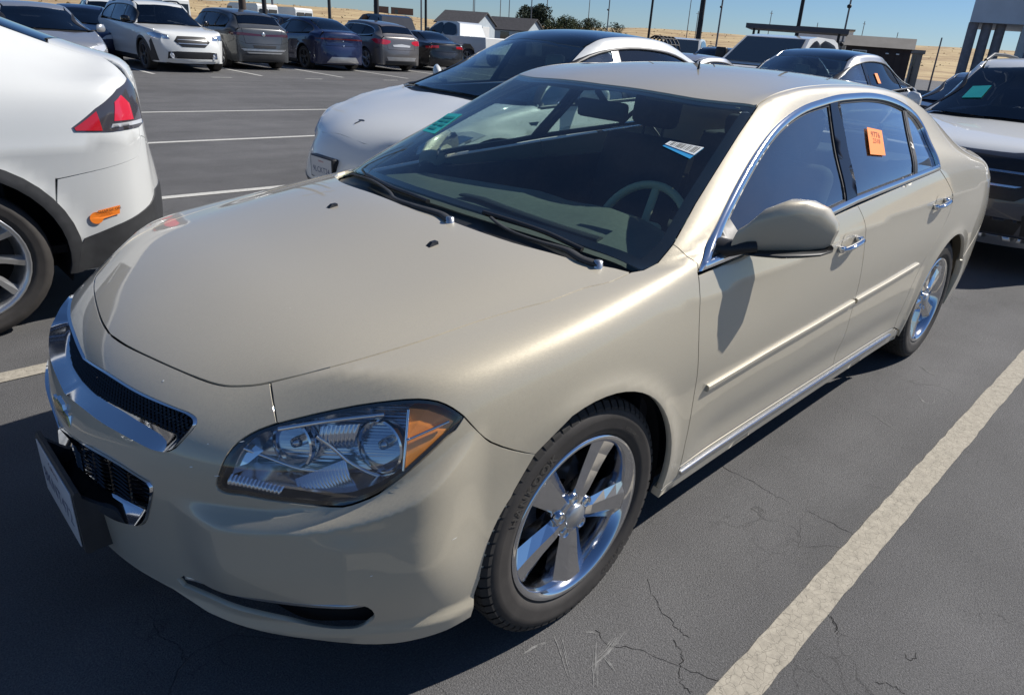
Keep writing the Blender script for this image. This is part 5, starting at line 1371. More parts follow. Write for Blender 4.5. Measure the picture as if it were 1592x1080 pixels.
def make_car(name, label, cat, q, pm, loc, rz, group=None, wheel=('plain', None), glassm=None, wsm=None, h=.05, cab=True, mats=None, clad=None):
    mats = mats or {}
    S = gen_surface(q); W, L, g = q['W'], q['L'], q['ground']; xf, xr, Ra, R = q['xf'], q['xr'], q['arch'], q['R']
    car = thing(name, label, cat, loc, rz, group)
    gm = glassm or PVG; wm_ = wsm or gm
    def sp(x, z):                       # point on the side
        h_ = S.hit((x, -3, z), (0, 1, 0)); return tuple(h_[0]) if h_ else (x, -W*.9, z)
    def st(x, y):                       # point on top
        h_ = S.hit((x, y, 5), (0, 0, -1)); return tuple(h_[0]) if h_ else (x, y, 1)
    def fr(y, z):                       # point on the nose
        h_ = S.hit((-3, y, z), (1, 0, 0)); return tuple(h_[0]) if h_ else (0, y, z)
    def bk(y, z):
        h_ = S.hit((L+3, y, z), (-1, 0, 0)); return tuple(h_[0]) if h_ else (L, y, z)
    hx, xc = q['hood'][0][0], q['xc']
    gp = q.get('gap', .0022)
    def snap(poly):
        out = []
        for p in resample(np.array([tuple(p) for p in poly], float), .05):
            n_ = S.nearest(p)[0]
            if abs(p[1]) < 1e-5: n_[1] = 0.0
            out.append(tuple(n_))
        return out
    D = lambda n_, p_, d_, m_, **k: panel(S, n_, snap(p_), d_, m_, car, **{**dict(gap=gp, flange=.018, h=h), **k})
    # hood
    hsd = q.get('hood_side', .80)
    hl = [(hx+.03, 0), (hx+.05, -.30), (hx+.13, -.50*W/.93), (hx+.25, -W*hsd*.86), (xf-.15, -W*hsd*.97), (xc+.02, -W*hsd), (xc+.14, -W*hsd+.03)]
    cb = [(xc+.05, -W*.5), (xc, 0)]
    hp = [st(x, y) for x, y in hl+cb]; hp[0] = Y0(hp[0]); hp[-1] = Y0(hp[-1])
    D('hood', full([tuple(p) for p in smooth_poly(hp, False, 3, (6,))]), (0, 0, -1), pm)
    belt = lambda x: float(np.interp(x, [q['xc'], q['xr']+.3, L], [q['belt'][0], q['belt'][1], q['belt'][2]]))
    dlo = q['dlo']; x0, x1 = dlo[0][0], max(p[0] for p in dlo)
    gb = .03
    # front bumper
    xs = xf-Ra*.86; zs = q.get('fb_z', .62)
    fb = hp[:4]; corner = sp(max(.35, xs-.30), q.get('lamp_z', .74)); base = [sp(xs-.02, zs), sp(xf-Ra*.985, R+.05), sp(xf-Ra, g+.03)]
    nose = [p for p in [sp(.45*nz, g+.02) for nz in ()]]
    bottom = [fr(-W*.66, g+.03), fr(-W*.35, g+.02), Y0(fr(0, g+.02))]
    D('front_bumper', [tuple(p) for p in fb]+[corner]+base+bottom, (.72, .62, -.22), mats.get('front_bumper', pm), mirror='join', h=min(h, .035), flange=.02)
    arcf = lambda a0, a1: [sp(xf+Ra*math.cos(rad(a)), max(g+.03, R+Ra*math.sin(rad(a)))) for a in np.linspace(a0, a1, 18)]
    arcr = lambda a0, a1: [sp(xr+Ra*math.cos(rad(a)), max(g+.03, R+Ra*math.sin(rad(a)))) for a in np.linspace(a0, a1, 18)]
    ds = q['doors']                      # x of the shut lines
    a_s = math.degrees(math.asin(min(1, max(-1, (zs-R)/Ra))))
    fend = [hp[3]]+hp[4:7]+[sp(x0+.02, dlo[0][1]-.012), sp(ds[0], belt(ds[0])-.10), sp(ds[0]+.01, g+.12), sp(ds[0], g+.03)]+arcf(-18, 180-a_s)[0:]+[base[0], corner]
    D('fender', fend, (.12, .80, -.58), pm, mirror='copy', h=min(h, .035))
    def dline(x, zt_, n_=4): return [sp(x+(.05*t if t < .5 else .05), lerp(zt_, g+.12, t)) for t in np.linspace(0, 1, n_)]
    for i in range(len(ds)-1):
        a_, b_ = ds[i], ds[i+1]
        za, zb = belt(a_)-.012, belt(b_)-.012
        left = [sp(a_, za if i else dlo[0][1]-.012), sp(a_, belt(a_)-.12)]+[sp(a_+.01, g+.12)]
        last = i == len(ds)-2
        if last: right = [sp(b_, zb), sp(b_+.10, zb-.10), sp(b_+.06, .80*zb)]+[sp(xr-Ra*1.06*math.cos(rad(t)), R+Ra*1.06*math.sin(rad(t))) for t in (58, 45, 32, 18)]+[sp(xr-Ra*1.08, g+.12)]
        else: right = [sp(b_, zb), sp(b_+.01, g+.12)]
        D('front_door' if i == 0 else 'rear_door', left[::-1]+[sp(x, belt(x)-.012) for x in np.linspace(a_, b_, 5)[1:-1]]+right, (0, 1, -.1), pm, mirror='copy')
    # sill
    D('sill', [sp(ds[0]+.01, g+.115), sp(xr-Ra*1.08, g+.115), sp(xr-Ra*1.02, g+.02), sp(xf+Ra*1.0, g+.02)], (0, 1, .1), mats.get('sill', BLK), mirror='copy', off=.002, flange=.04)
    # roof side + quarter
    def rail(x):
        return st(x, -q['rail'](x))
    ya = lambda t: None
    wsx = np.linspace(q['xg']+.20, q['xt']+.10, 5)
    wse = [st(x, -lerp(W*.83, q['roof_half']-.0, (x-wsx[0])/(wsx[-1]-wsx[0]))) for x in wsx]
    rr = [st(x, -(q['roof_half']+.005)) for x in q['rail_x']]
    tg = [st(x, -y) for x, y in q['hatch_edge']]
    tb = [sp(*p) for p in q['quarter_back']]
    arc = arcr(q.get('qa0', 18), 180-18)
    drr = [sp(ds[-1], belt(ds[-1])-.012), sp(ds[-1]+.10, belt(ds[-1])-.11), sp(ds[-1]+.06, .80*(belt(ds[-1])-.012))]+[sp(xr-Ra*1.06*math.cos(rad(t)), R+Ra*1.06*math.sin(rad(t))) for t in (58, 45, 32, 18)]
    dtop = [sp(x, z) for x, z in dlo[:q['dlo_top']+1]]
    bl = [sp(x, belt(x)-.012) for x in np.linspace(ds[-1], x1, 3)[1:]] if ds[-1] < x1-.06 else []
    side = [sp(x0+.02, dlo[0][1]-.012)]+wse+rr+tg+tb+arc+[sp(xr-Ra*1.08, g+.12)]+drr[::-1]+bl
    side += dtop[::-1][(0 if bl else 0):]
    D('body_side', side, (0, .80, -.60), pm, mirror='copy', h=min(h, .04))
    # roof, glass
    wt = [st(q['xt']-.02, 0), st(q['xt'], -.30), st(q['xt']+.07, -q['roof_half']+.03)]
    xe = q['roof_end']
    rf = [Y0(wt[0])]+wt[1:]+rr+[st(xe+.03, -q['roof_half']+.05), st(xe, -.3), Y0(st(xe-.01, 0))]
    D('roof', full(rf), (0, 0, -1), mats.get('roof', pm), gap=.003, flange=.01)
    wb = [st(q['xg']+.16, -W*.79), st(q['xg']+.08, -W*.58), st(q['xg']+.02, -W*.3), Y0(st(q['xg'], 0))]
    wsp = full([Y0(wt[0])]+wt[1:]+wse[::-1]+wb)
    D('windshield', wsp, (.5, 0, -.86), wm_, gap=.004, flange=0, off=-.002)
    D('windshield_border', wsp, (0, 0, -1), GLB, gap=.002, flange=0, off=-.006, holes=[[(a, b, 1.2) for a, b in inset2(np.array([[p[0], p[1]] for p in wsp]), .04)]])
    cwl = full([Y0(hp[-1]), hp[-2], hp[-3], (hp[-3][0]+.12, hp[-3][1]-.01, hp[-3][2])]+wb)
    D('cowl', cwl, (0, 0, -1), BLK, gap=-.01, flange=0, off=-.02)
    # rear glass and tail
    rgp = [Y0(st(xe+.01, 0)), st(xe+.02, -.3), st(xe+.05, -q['roof_half']+.06)]+[st(x, -(y-.012)) for x, y in q['hatch_edge'][:q['hatch_n']]]+[st(x, y) for x, y in q['glass_bottom']]
    rgp[-1] = Y0(rgp[-1])
    D('rear_window', full(rgp), (-.5, 0, -.86) if q['zt'] > 1.5 else (0, 0, -1), mats.get('rear_glass', gm), gap=.003, flange=.004, off=-.002)
    tl = [Y0(st(q['glass_bottom'][-1][0]+.012, 0))]+[st(x+.012, y) for x, y in q['glass_bottom'][:-1][::-1]]+[st(x, -(y-.004)) for x, y in q['hatch_edge'][q['hatch_n']-1:]]+[st(x, y) for x, y in q['tail_edge']]
    tl[-1] = Y0(tl[-1])
    D('boot_lid', full(tl), (-.45, 0, -.9), pm, h=min(h, .04))
    tz0 = q['tail_edge'][-1][0]; zt_ = st(tz0, 0)[2]-.008; zl = q['rb_z']
    D('boot_face', full([Y0(bk(0, zt_)), bk(-W*.40, zt_-.005), bk(-W*.66, zt_-.012), bk(-W*.64, lerp(zt_, zl, .5)), bk(-W*.60, zl), Y0(bk(0, zl))]), (-1, 0, .1), pm, h=min(h, .04))
    rb = [Y0(bk(0, zl-.005)), bk(-W*.60, zl-.005)]+[sp(*p) for p in q['rb_side']]+[bk(-W*.70, g+.04), bk(-W*.35, g+.04), Y0(bk(0, g+.04))]
    D('rear_bumper', rb, (-.72, .68, 0), mats.get('rear_bumper', pm), mirror='join', h=min(h, .04))
    D('tail_panel', [bk(-W*.665, zt_-.012), bk(-W*.645, lerp(zt_, zl, .5)), bk(-W*.605, zl-.003)]+[sp(*p) for p in q['rb_side'][:1]]+[sp(*p) for p in q['quarter_back'][::-1][q.get('tp_skip', 0):]]+[st(*[q['tail_edge'][0][0], q['tail_edge'][0][1]])], (-.72, .68, -.1), pm, mirror='copy', h=min(h, .04))
    # side glass
    dl = [(x, -.5, z) for x, z in dlo]
    sm = [tuple(p) for p in smooth_poly(dl, True, 3, tuple(q.get('dlo_sharp', (0, len(dlo)-1))))]
    q2 = np.array([[p[0], p[2]] for p in sm]); q2 = q2 if area2(q2) > 0 else q2[::-1]
    to3 = lambda a: [(p[0], -.5, p[1]) for p in a]
    bead(S, 'window_surround', to3(q2), .017, mats.get('surround', CH), car)
    inn = clean_inset(q2, .015)
    cuts = q['pillars']                 # (x at belt, x at top, width)
    zb_, ztp = min(p[1] for p in dlo), max(p[1] for p in dlo)
    def side_of(poly, xb, xt_, keep):
        a = np.array((xb, zb_)); b = np.array((xt_, ztp)); n_ = np.array([-(b-a)[1], (b-a)[0]])*keep; out = []
        for i in range(len(poly)):
            p, r_ = poly[i], poly[(i+1) % len(poly)]; dp = (p-a)@n_; dr = (r_-a)@n_
            if dp >= 0: out.append(p)
            if dp*dr < 0: out.append(p+(r_-p)*dp/(dp-dr))
        return np.array(out)
    rest = inn; nm = ['front_window', 'rear_side_window', 'quarter_window', 'quarter_window']
    for i, (xb, xt_, w_) in enumerate(cuts):
        fwd = side_of(rest, xb, xt_, 1)
        if len(fwd) > 2 and not (i == 0 and q.get('open_window')): panel(S, nm[i], to3(fwd), (0, 1, 0), gm if i or not mats.get('fg') else mats['fg'], car, gap=0, flange=0, h=.05, off=-.008, mirror='copy')
        pil = side_of(side_of(rest, xb, xt_, -1), xb+w_, xt_+w_, 1)
        if len(pil) > 2: panel(S, 'pillar_trim', to3(pil), (0, 1, 0), mats.get('pillar', GLB), car, gap=0, flange=.01, h=.05, off=-.001, mirror='copy')
        rest = side_of(rest, xb+w_, xt_+w_, -1)
    if len(rest) > 2: panel(S, nm[len(cuts)], to3(rest), (0, 1, 0), gm, car, gap=0, flange=0, h=.05, off=-.008, mirror='copy')
    # cladding round the arches
    if clad:
        for xc_, a0, a1 in ((xf, -16, 196), (xr, -16, 196)):
            o_ = [sp(xc_+(Ra+clad)*math.cos(rad(a)), max(g+.035, R+(Ra+clad)*math.sin(rad(a)))) for a in np.linspace(a0, a1, 26)]
            i_ = [sp(xc_+(Ra-.008)*math.cos(rad(a)), max(g+.035, R+(Ra-.008)*math.sin(rad(a)))) for a in np.linspace(a1, a0, 26)]
            panel(S, 'arch_trim', o_+i_, (0, 1, 0), TRIM, car, gap=0, flange=.03, h=.03, off=.006, mirror='copy')
    # overlays: lamps, grilles ...
    def overlay(nm_, pts, d_, m_, off=.003, mirror='copy', flange=.006, hh=None, **k):
        d_ = {'side': (0, 1, 0), 'front': (1, 0, 0), 'corner': (.72, .64, -.2), 'rcorner': (-.72, .68, 0), 'rear': (-1, 0, 0), 'top': (0, 0, -1)}[d_] if isinstance(d_, str) else d_
        p3 = []
        for p in pts:
            if len(p) == 3:
                if p[0] == 'f': p3.append(fr(p[1], p[2]))
                elif p[0] == 's': p3.append(sp(p[1], p[2]))
                elif p[0] == 'b': p3.append(bk(p[1], p[2]))
                elif p[0] == 't': p3.append(st(p[1], p[2]))
        if mirror == 'full': p3 = full([Y0(p) if abs(p[1]) < .02 else p for p in p3]); mirror = None
        return panel(S, nm_, p3, d_, m_, car, gap=0, flange=flange, h=hh or h*.7, off=off, mirror=mirror, **k)
    for ov in q.get('overlays', []): overlay(*ov[0], **(ov[1] if len(ov) > 1 else {}))
    # wheels
    fac = wheel[1] or ALU
    tr = q.get('track', W*.84); det = q.get('wheel_detail', False)
    for x in (xf, xr):
        for s_ in (-1, 1):
            make_wheel((x, s_*(W-.012-q.get('tw', .23)/2), R), s_, R=R, W=q.get('tw', .23), rim=R*.70, style=wheel[0], material=fac, parent=car, spin=.3*x, detail=det and s_ < 0, tread=det and s_ < 0)
            mb = MB(); v = []; n_ = 20
            for i in range(n_+1):
                a = rad(-20+220*i/n_); r_ = Ra+.012
                for yy in (W-.05, W-.36): v.append((x+r_*math.cos(a), s_*yy, max(g-.02, R+r_*math.sin(a))))
            mb.add(v, [(i*2, i*2+1, i*2+3, i*2+2) for i in range(n_)], True)
            disc = [v[i*2+1] for i in range(n_+1)]; mb.add(disc, [tuple(t) for t in fill_poly(disc, (0, 1, 0))]); mb.build('wheel_housing', LINER, car)
    # floor pan, cabin
    mb = MB(); mb.box(xf+Ra*.9, xr-Ra*.9, -W*.9, W*.9, g-.02, g+.02); mb.box(.30, L-.35, -W*.60, W*.60, g-.01, g+.25); mb.build('underbody', DARK, car)
    if cab:
        c = MB(); zb2 = belt(xc+1)-.06
        c.box(q['xg']-.02, q['xr']+.5, -W*.83, W*.83, g+.1, g+.14)
        c.box(q['xg']+.04, q['xg']+.55, -W*.78, W*.78, zb2-.40, q['zg']-.085)
        for sy in (-1, 1): c.box(q['xg']+.3, x1, sy*W*.84, sy*W*.86, g+.1, belt(xc+1)-.10)
        c.build('cabin', CABIN, car)
        sx = q['xg']+1.15
        for yy in (-.38, .38):
            c = MB(); c.bbox(sx-.25, sx+.3, yy-.24, yy+.24, .50, .66, .05); c.bbox(-.06, .06, -.23, .23, 0, .60, .05, M=Matrix.Translation((sx+.28, yy, .60)) @ Matrix.Rotation(rad(18), 4, 'Y')); c.bbox(-.04, .04, -.12, .12, 0, .17, .035, M=Matrix.Translation((sx+.47, yy, 1.20)) @ Matrix.Rotation(rad(8), 4, 'Y')); c.build('front_seat', mats.get('seat', SEAT), car)
        c = MB(); c.bbox(sx+.95, sx+1.4, -.6, .6, .50, .66, .05); c.bbox(-.06, .06, -.6, .6, 0, .55, .05, M=Matrix.Translation((sx+1.36, 0, .60)) @ Matrix.Rotation(rad(20), 4, 'Y')); c.build('rear_bench', mats.get('seat', SEAT), car)
    # mirrors
    mx, mz = q['mirror']
    for s_ in (-1, 1):
        y0 = abs(sp(mx, mz-.04)[1]); mb = MB(); rings = []
        for (dx, dy, z0, z1, th) in ((0, .05, -.02, .06, .05), (.01, .08, -.05, .10, .09), (.05, .16, -.05, .115, .10), (.10, .215, -.04, .10, .07), (.12, .235, -.01, .06, .03)):
            rings.append([(mx+dx+th/2*math.cos(a), s_*(y0+dy), mz+(z0+z1)/2+(z1-z0)/2*math.sin(a)) for a in np.linspace(0, 2*math.pi, 15)[:-1]])
        ring_loft(mb, rings); mb.add(rings[0], [tuple(range(14))]); mb.add(rings[-1], [tuple(range(14))])
        mm = mb.build('wing_mirror', mats.get('mirror', pm), car, autosm=60)
        mb = MB(); mb.tube([(mx, s_*(y0-.04), mz-.03), (mx+.03, s_*(y0+.10), mz-.02)], [.03, .022], 8, flat=.6); mb.build('mirror_arm', BLK, mm)
    # handles
    if q.get('handles'):
        for xh, zh in q['handles']:
            for s_ in (-1, 1):
                p = sp(xh, zh); mb = MB(); mb.bbox(xh-.09, xh+.09, s_*(abs(p[1])-.01)-.012, s_*(abs(p[1])-.01)+.028*s_ if s_ > 0 else s_*(abs(p[1])-.01)+.012, zh-.012, zh+.014, .005); mb.build('door_handle', mats.get('handle', pm), car)
    return car, S, dict(sp=sp, st=st, fr=fr, bk=bk, ov=overlay)

def copy_car(root, loc, rz, label, paint_swap=None):
    """a copy of a vehicle with copies of its parts and sub-parts"""
    r = root.copy(); COL.objects.link(r); r.location = loc; r.rotation_euler = (0, 0, rz); r['label'] = label
    def rec(o, par):
        for ch in list(o.children):
            c = ch.copy(); 
            if paint_swap and c.type == 'MESH' and c.data.materials and c.data.materials[0] == paint_swap[0]:
                c.data = c.data.copy(); c.data.materials[0] = paint_swap[1]
            COL.objects.link(c); c.parent = par; rec(ch, c)
    rec(root, r)
    return r

FAST = dict(L=4.75, W=.955, ground=.17, xf=.90, xr=3.79, R=.360, arch=.435, xc=1.10, belt=(1.00, 1.12, 1.10),
    hood=([.12, .35, .62, .90, 1.10], [.71, .825, .905, .965, 1.01]), hood_side=.80, corner=.70, nose_round=.34, shoulder_drop=.03,
    nose=[.05, .0, -.03, .0, .05], roof_half=.54, xg=1.20, zg=1.04, xt=2.16, zt=1.50,
    roof=[(2.50, 1.585, .035), (2.92, 1.615, .035), (3.35, 1.60, .035)],
    back=[(3.80, 1.53, .60, 1.40, 1.485), (4.18, 1.375, .66, 1.25, 1.325)],
    deck=[(4.42, .94, 4.44, 1.10, 1.245), (4.56, .82, 4.66, 1.06, 1.175)],
    tail=[4.62, 4.74, 4.75, 4.72, 4.68], rail=lambda x: .545, rail_x=[2.45, 2.9, 3.3, 3.65], roof_end=3.62,
    hatch_edge=[(3.75, .55), (4.05, .565), (4.30, .59), (4.40, .60), (4.50, .60)], hatch_n=3, glass_bottom=[(4.30, -.56), (4.36, -.3), (4.37, 0)],
    tail_edge=[(4.57, -.62), (4.64, -.35), (4.66, 0)], quarter_back=[(4.54, 1.0), (4.52, .92), (4.45, .80), (4.25, .70), (4.19, .50)], rb_z=.78,
    rb_side=[(4.50, .86), (4.44, .79), (4.24, .69), (4.19, .50), (4.19, .23)], tp_skip=1,
    dlo=[(1.34, 1.00), (1.55, 1.12), (1.85, 1.27), (2.2, 1.40), (2.6, 1.475), (3.05, 1.49), (3.5, 1.45), (3.9, 1.345), (4.14, 1.22), (4.17, 1.155), (3.9, 1.135), (3.2, 1.095), (2.4, 1.05), (1.8, 1.02)],
    dlo_top=8, dlo_sharp=(0, 9), doors=[1.34, 2.42, 3.42], pillars=[(2.40, 2.50, .09), (3.58, 3.72, .03)], mirror=(1.80, 1.08), crease=(.80, .90), fb_z=.60, lamp_z=.76)

SUV = dict(L=4.80, W=.95, ground=.21, xf=.92, xr=3.72, R=.37, arch=.415, xc=1.22, belt=(1.08, 1.15, 1.15),
    hood=([.14, .30, .60, .92, 1.22], [.93, 1.00, 1.05, 1.09, 1.12]), hood_side=.84, corner=.78, nose_round=.24, shoulder_drop=.04,
    nose=[.06, .01, -.01, .0, .04], roof_half=.58, xg=1.32, zg=1.14, xt=1.98, zt=1.60,
    roof=[(2.35, 1.675, .03), (2.85, 1.69, .03), (3.40, 1.685, .03)],
    back=[(3.95, 1.66, .66, 1.54, 1.63), (4.38, 1.60, .70, 1.44, 1.56)],
    deck=[(4.60, .93, 4.58, 1.15, 1.22), (4.66, .86, 4.68, 1.08, 1.14)],
    tail=[4.66, 4.76, 4.80, 4.78, 4.74], rail=lambda x: .585, rail_x=[2.3, 2.85, 3.4, 3.95], roof_end=4.28,
    hatch_edge=[(4.36, .60), (4.46, .62), (4.54, .65), (4.58, .66), (4.62, .67)], hatch_n=3, glass_bottom=[(4.54, -.58), (4.545, -.3), (4.55, 0)],
    tail_edge=[(4.65, -.66), (4.665, -.4), (4.67, 0)], quarter_back=[(4.62, 1.04), (4.62, .92), (4.55, .80), (4.30, .74), (4.135, .55)], rb_z=.74,
    rb_side=[(4.62, .85), (4.54, .79), (4.29, .73), (4.135, .54), (4.135, .27)], tp_skip=1,
    dlo=[(1.50, 1.10), (1.68, 1.25), (1.88, 1.41), (2.1, 1.51), (2.5, 1.555), (3.1, 1.565), (3.7, 1.55), (4.05, 1.50), (4.24, 1.36), (4.20, 1.24), (4.0, 1.19), (3.2, 1.15), (2.4, 1.12), (1.9, 1.11)],
    dlo_top=8, dlo_sharp=(0,), doors=[1.46, 2.44, 3.36], pillars=[(2.40, 2.44, .10), (3.34, 3.44, .08)], mirror=(1.62, 1.17), crease=(.88, .95), fb_z=.66, lamp_z=.86, tw=.24)

def var(base, **k): d = dict(base); d.update(k); return d
def trap(y0, y1, z0, z1, s=0.0): return [('f', -y1, z0), ('f', -y1+s, z1), ('f', -y0, z1), ('f', -y0, z0)]

NOSE_ELEC = [
    (['lamp', [('f', -.56, .635), ('s', .50, .70), ('s', .80, .815), ('s', .70, .845), ('s', .45, .80), ('f', -.60, .72)], 'corner', CLR], dict(off=.003)),
    (['lamp_core', [('f', -.60, .655), ('s', .50, .715), ('s', .70, .80), ('s', .62, .815), ('s', .43, .775), ('f', -.62, .70)], 'corner', REFLD], dict(off=.006)),
    (['lower_intake', [('f', 0, .235), ('f', -.50, .235), ('f', -.62, .30), ('f', -.52, .375), ('f', 0, .36)], 'front', BLK], dict(mirror='full', off=.004)),
]
TAIL_ELEC = [(['tail_lamp', [('b', -.50, .98), ('b', -.66, .99), ('s', 4.40, .97), ('s', 4.38, .90), ('s', 4.50, .86), ('b', -.60, .87), ('b', -.50, .93)], 'rcorner', RED], {}),
             (['lower_diffuser', [('b', 0, .24), ('b', -.60, .24), ('b', -.66, .38), ('b', -.5, .42), ('b', 0, .42)], 'rear', BLK], dict(mirror='full'))]
FAST['overlays'] = NOSE_ELEC+TAIL_ELEC

XREAR = var(FAST, L=4.83, W=1.0, ground=.23, xf=.93, xr=3.76, R=.366, arch=.437, belt=(1.04, 1.13, 1.10), roof_half=.60,
    hood=([.12, .35, .62, .93, 1.10], [.80, .90, .97, 1.02, 1.05]), zg=1.08, zt=1.55, xt=2.10,
    roof=[(2.50, 1.635, .035), (3.0, 1.665, .035), (3.5, 1.63, .04)],
    back=[(3.95, 1.545, .69, 1.40, 1.485), (4.33, 1.405, .735, 1.255, 1.335)],
    deck=[(4.52, .955, 4.60, 1.145, 1.285), (4.62, .87, 4.76, 1.115, 1.200)], tail=[4.74, 4.81, 4.83, 4.80, 4.77],
    rail_x=[2.45, 2.9, 3.3, 3.7], roof_end=3.66, hatch_edge=[(3.78, .615), (4.10, .64), (4.33, .66), (4.45, .67), (4.55, .68)], hatch_n=3,
    glass_bottom=[(4.33, -.60), (4.46, -.3), (4.48, 0)], tail_edge=[(4.66, -.72), (4.73, -.40), (4.76, 0)],
    quarter_back=[(4.60, 1.06), (4.60, .95), (4.57, .805), (4.40, .770), (4.185, .735), (4.165, .60)], rb_z=.80, rb_side=[(4.60, .90), (4.568, .802), (4.40, .767), (4.19, .73), (4.165, .60), (4.196, .40), (4.18, .27)],
    dlo=[(1.34, 1.05), (1.55, 1.17), (1.85, 1.32), (2.2, 1.45), (2.6, 1.53), (3.0, 1.55), (3.35, 1.535), (3.7, 1.49), (4.0, 1.40), (3.92, 1.27), (3.75, 1.215), (3.2, 1.14), (2.4, 1.09), (1.8, 1.06)],
    dlo_sharp=(0, 8), doors=[1.34, 2.42, 3.40], pillars=[(2.40, 2.50, .09), (3.50, 3.70, .05)], tw=.26, overlays=[])

def suv_face(grz0=.62, grz1=.86, gy=.42):
    return [
    (['grille', [('f', 0, grz0), ('f', -gy*.75, grz0), ('f', -gy, (grz0+grz1)/2), ('f', -gy*.92, grz1), ('f', 0, grz1+.01)], 'front', GLB], dict(mirror='full', off=.004)),
    (['headlamp', [('f', -.50, .80), ('f', -.60, .78), ('s', .42, .82), ('s', .50, .90), ('s', .40, .93), ('f', -.56, .90)], 'corner', CLR], {}),
    (['lower_grille', [('f', 0, .30), ('f', -.50, .30), ('f', -.58, .46), ('f', 0, .48)], 'front', BLK], dict(mirror='full', off=.004)),
    (['skid_plate', [('f', 0, .235), ('f', -.55, .235), ('f', -.58, .29), ('f', 0, .29)], 'front', ALU], dict(mirror='full', off=.012)),
    (['bumper_trim', [('s', .30, .30), ('s', .48, .30), ('s', .47, .66), ('s', .36, .60), ('s', .30, .50)], 'corner', TRIM], dict(off=.004))]
def suv_tail(lz=.98, w=.20):
    return [(['tail_lamp', [('b', -.52, lz-.08), ('b', -.66, lz-.10), ('s', 4.56, lz-.10), ('s', 4.40, lz+.02), ('s', 4.48, lz+.07), ('b', -.66, lz+.07), ('b', -.52, lz+.03)], 'rcorner', RED], {}),
    (['rear_plate', [('b', 0, .80), ('b', -.16, .80), ('b', -.16, .89), ('b', 0, .89)], 'rear', PLATE], dict(mirror='full')),
    (['rear_skid', [('b', 0, .26), ('b', -.62, .26), ('b', -.68, .44), ('b', 0, .46)], 'rear', TRIM], dict(mirror='full'))]

SUV_LOW = var(SUV, overlays=suv_face()+suv_tail())
SUV_SPORT = var(SUV, L=4.60, W=.93, ground=.20, overlays=suv_face(.60, .80, .36)+suv_tail(1.0),
    roof=[(2.35, 1.655, .03), (2.85, 1.665, .03), (3.40, 1.635, .03)], back=[(3.80, 1.595, .64, 1.47, 1.56), (4.15, 1.50, .69, 1.36, 1.46)],
    deck=[(4.36, .93, 4.38, 1.15, 1.24), (4.46, .86, 4.50, 1.08, 1.14)], tail=[4.46, 4.56, 4.60, 4.58, 4.54], roof_end=4.06, rail_x=[2.3, 2.8, 3.3, 3.75],
    hatch_edge=[(4.12, .60), (4.22, .62), (4.32, .65), (4.37, .66), (4.42, .67)], glass_bottom=[(4.32, -.58), (4.325, -.3), (4.33, 0)], tail_edge=[(4.45, -.66), (4.47, -.4), (4.475, 0)],
    xr=3.62, quarter_back=[(4.42, 1.04), (4.42, .92), (4.36, .80), (4.16, .74), (4.035, .55)], rb_side=[(4.42, .85), (4.35, .79), (4.15, .73), (4.035, .54), (4.035, .26)],
    dlo=[(1.50, 1.10), (1.68, 1.25), (1.88, 1.40), (2.1, 1.49), (2.5, 1.53), (3.1, 1.53), (3.6, 1.48), (3.92, 1.38), (4.06, 1.27), (3.98, 1.21), (3.8, 1.18), (3.2, 1.15), (2.4, 1.12), (1.9, 1.11)], doors=[1.46, 2.44, 3.28], pillars=[(2.40, 2.44, .10), (3.28, 3.38, .07)])
for _o in SUV_SPORT['overlays']:
    _o[0][1] = [(p[0], p[1]-.20 if p[0] == 's' and p[1] > 4 else p[1], p[2]) for p in _o[0][1]]
SEDAN = var(FAST, L=4.85, W=.92, ground=.17, R=.335, arch=.375, belt=(.95, 1.02, 1.00), hood=([.12, .35, .62, .90, 1.10], [.70, .79, .85, .90, .94]), xg=1.22, zg=.98, xt=2.05, zt=1.36,
    roof=[(2.45, 1.43, .03), (2.85, 1.445, .03), (3.25, 1.43, .03)], back=[(3.66, 1.36, .60, 1.25, 1.32), (4.05, 1.19, .66, 1.11, 1.16)], deck=[(4.40, .95, 4.40, 1.00, 1.08), (4.66, .84, 4.72, .96, 1.03)],
    tail=[4.72, 4.82, 4.85, 4.82, 4.78], roof_end=3.40, rail_x=[2.4, 2.8, 3.1, 3.35], hatch_edge=[(3.5, .56), (3.75, .58), (4.05, .61), (4.3, .62), (4.58, .60)], hatch_n=3, glass_bottom=[(4.05, -.57), (4.08, -.3), (4.09, 0)], tail_edge=[(4.66, -.60), (4.73, -.35), (4.75, 0)],
    quarter_back=[(4.62, .92), (4.60, .84), (4.50, .74), (4.28, .66), (4.165, .48)], rb_z=.72, rb_side=[(4.60, .80), (4.49, .73), (4.27, .65), (4.165, .47), (4.165, .22)],
    dlo=[(1.36, .95), (1.55, 1.06), (1.85, 1.19), (2.15, 1.28), (2.5, 1.33), (2.95, 1.335), (3.3, 1.30), (3.6, 1.21), (3.82, 1.09), (3.80, 1.05), (3.6, 1.035), (3.1, 1.01), (2.4, .975), (1.8, .955)], dlo_top=8, dlo_sharp=(0, 8), doors=[1.36, 2.38, 3.30], pillars=[(2.34, 2.44, .09), (3.34, 3.44, .03)], mirror=(1.54, 1.0), crease=(.74, .84),
    overlays=[(['headlamp', [('f', -.45, .60), ('s', .42, .62), ('s', .66, .72), ('s', .55, .76), ('f', -.58, .70)], 'corner', CLR], {}),
              (['grille', [('f', 0, .30), ('f', -.48, .30), ('f', -.44, .50), ('f', -.30, .62), ('f', 0, .64)], 'front', GLB], dict(mirror='full', off=.004)),
              (['tail_lamp', [('b', -.40, .86), ('b', -.60, .85), ('s', 4.52, .82), ('s', 4.46, .90), ('b', -.60, .94), ('b', -.40, .95)], 'rcorner', RED], {})])

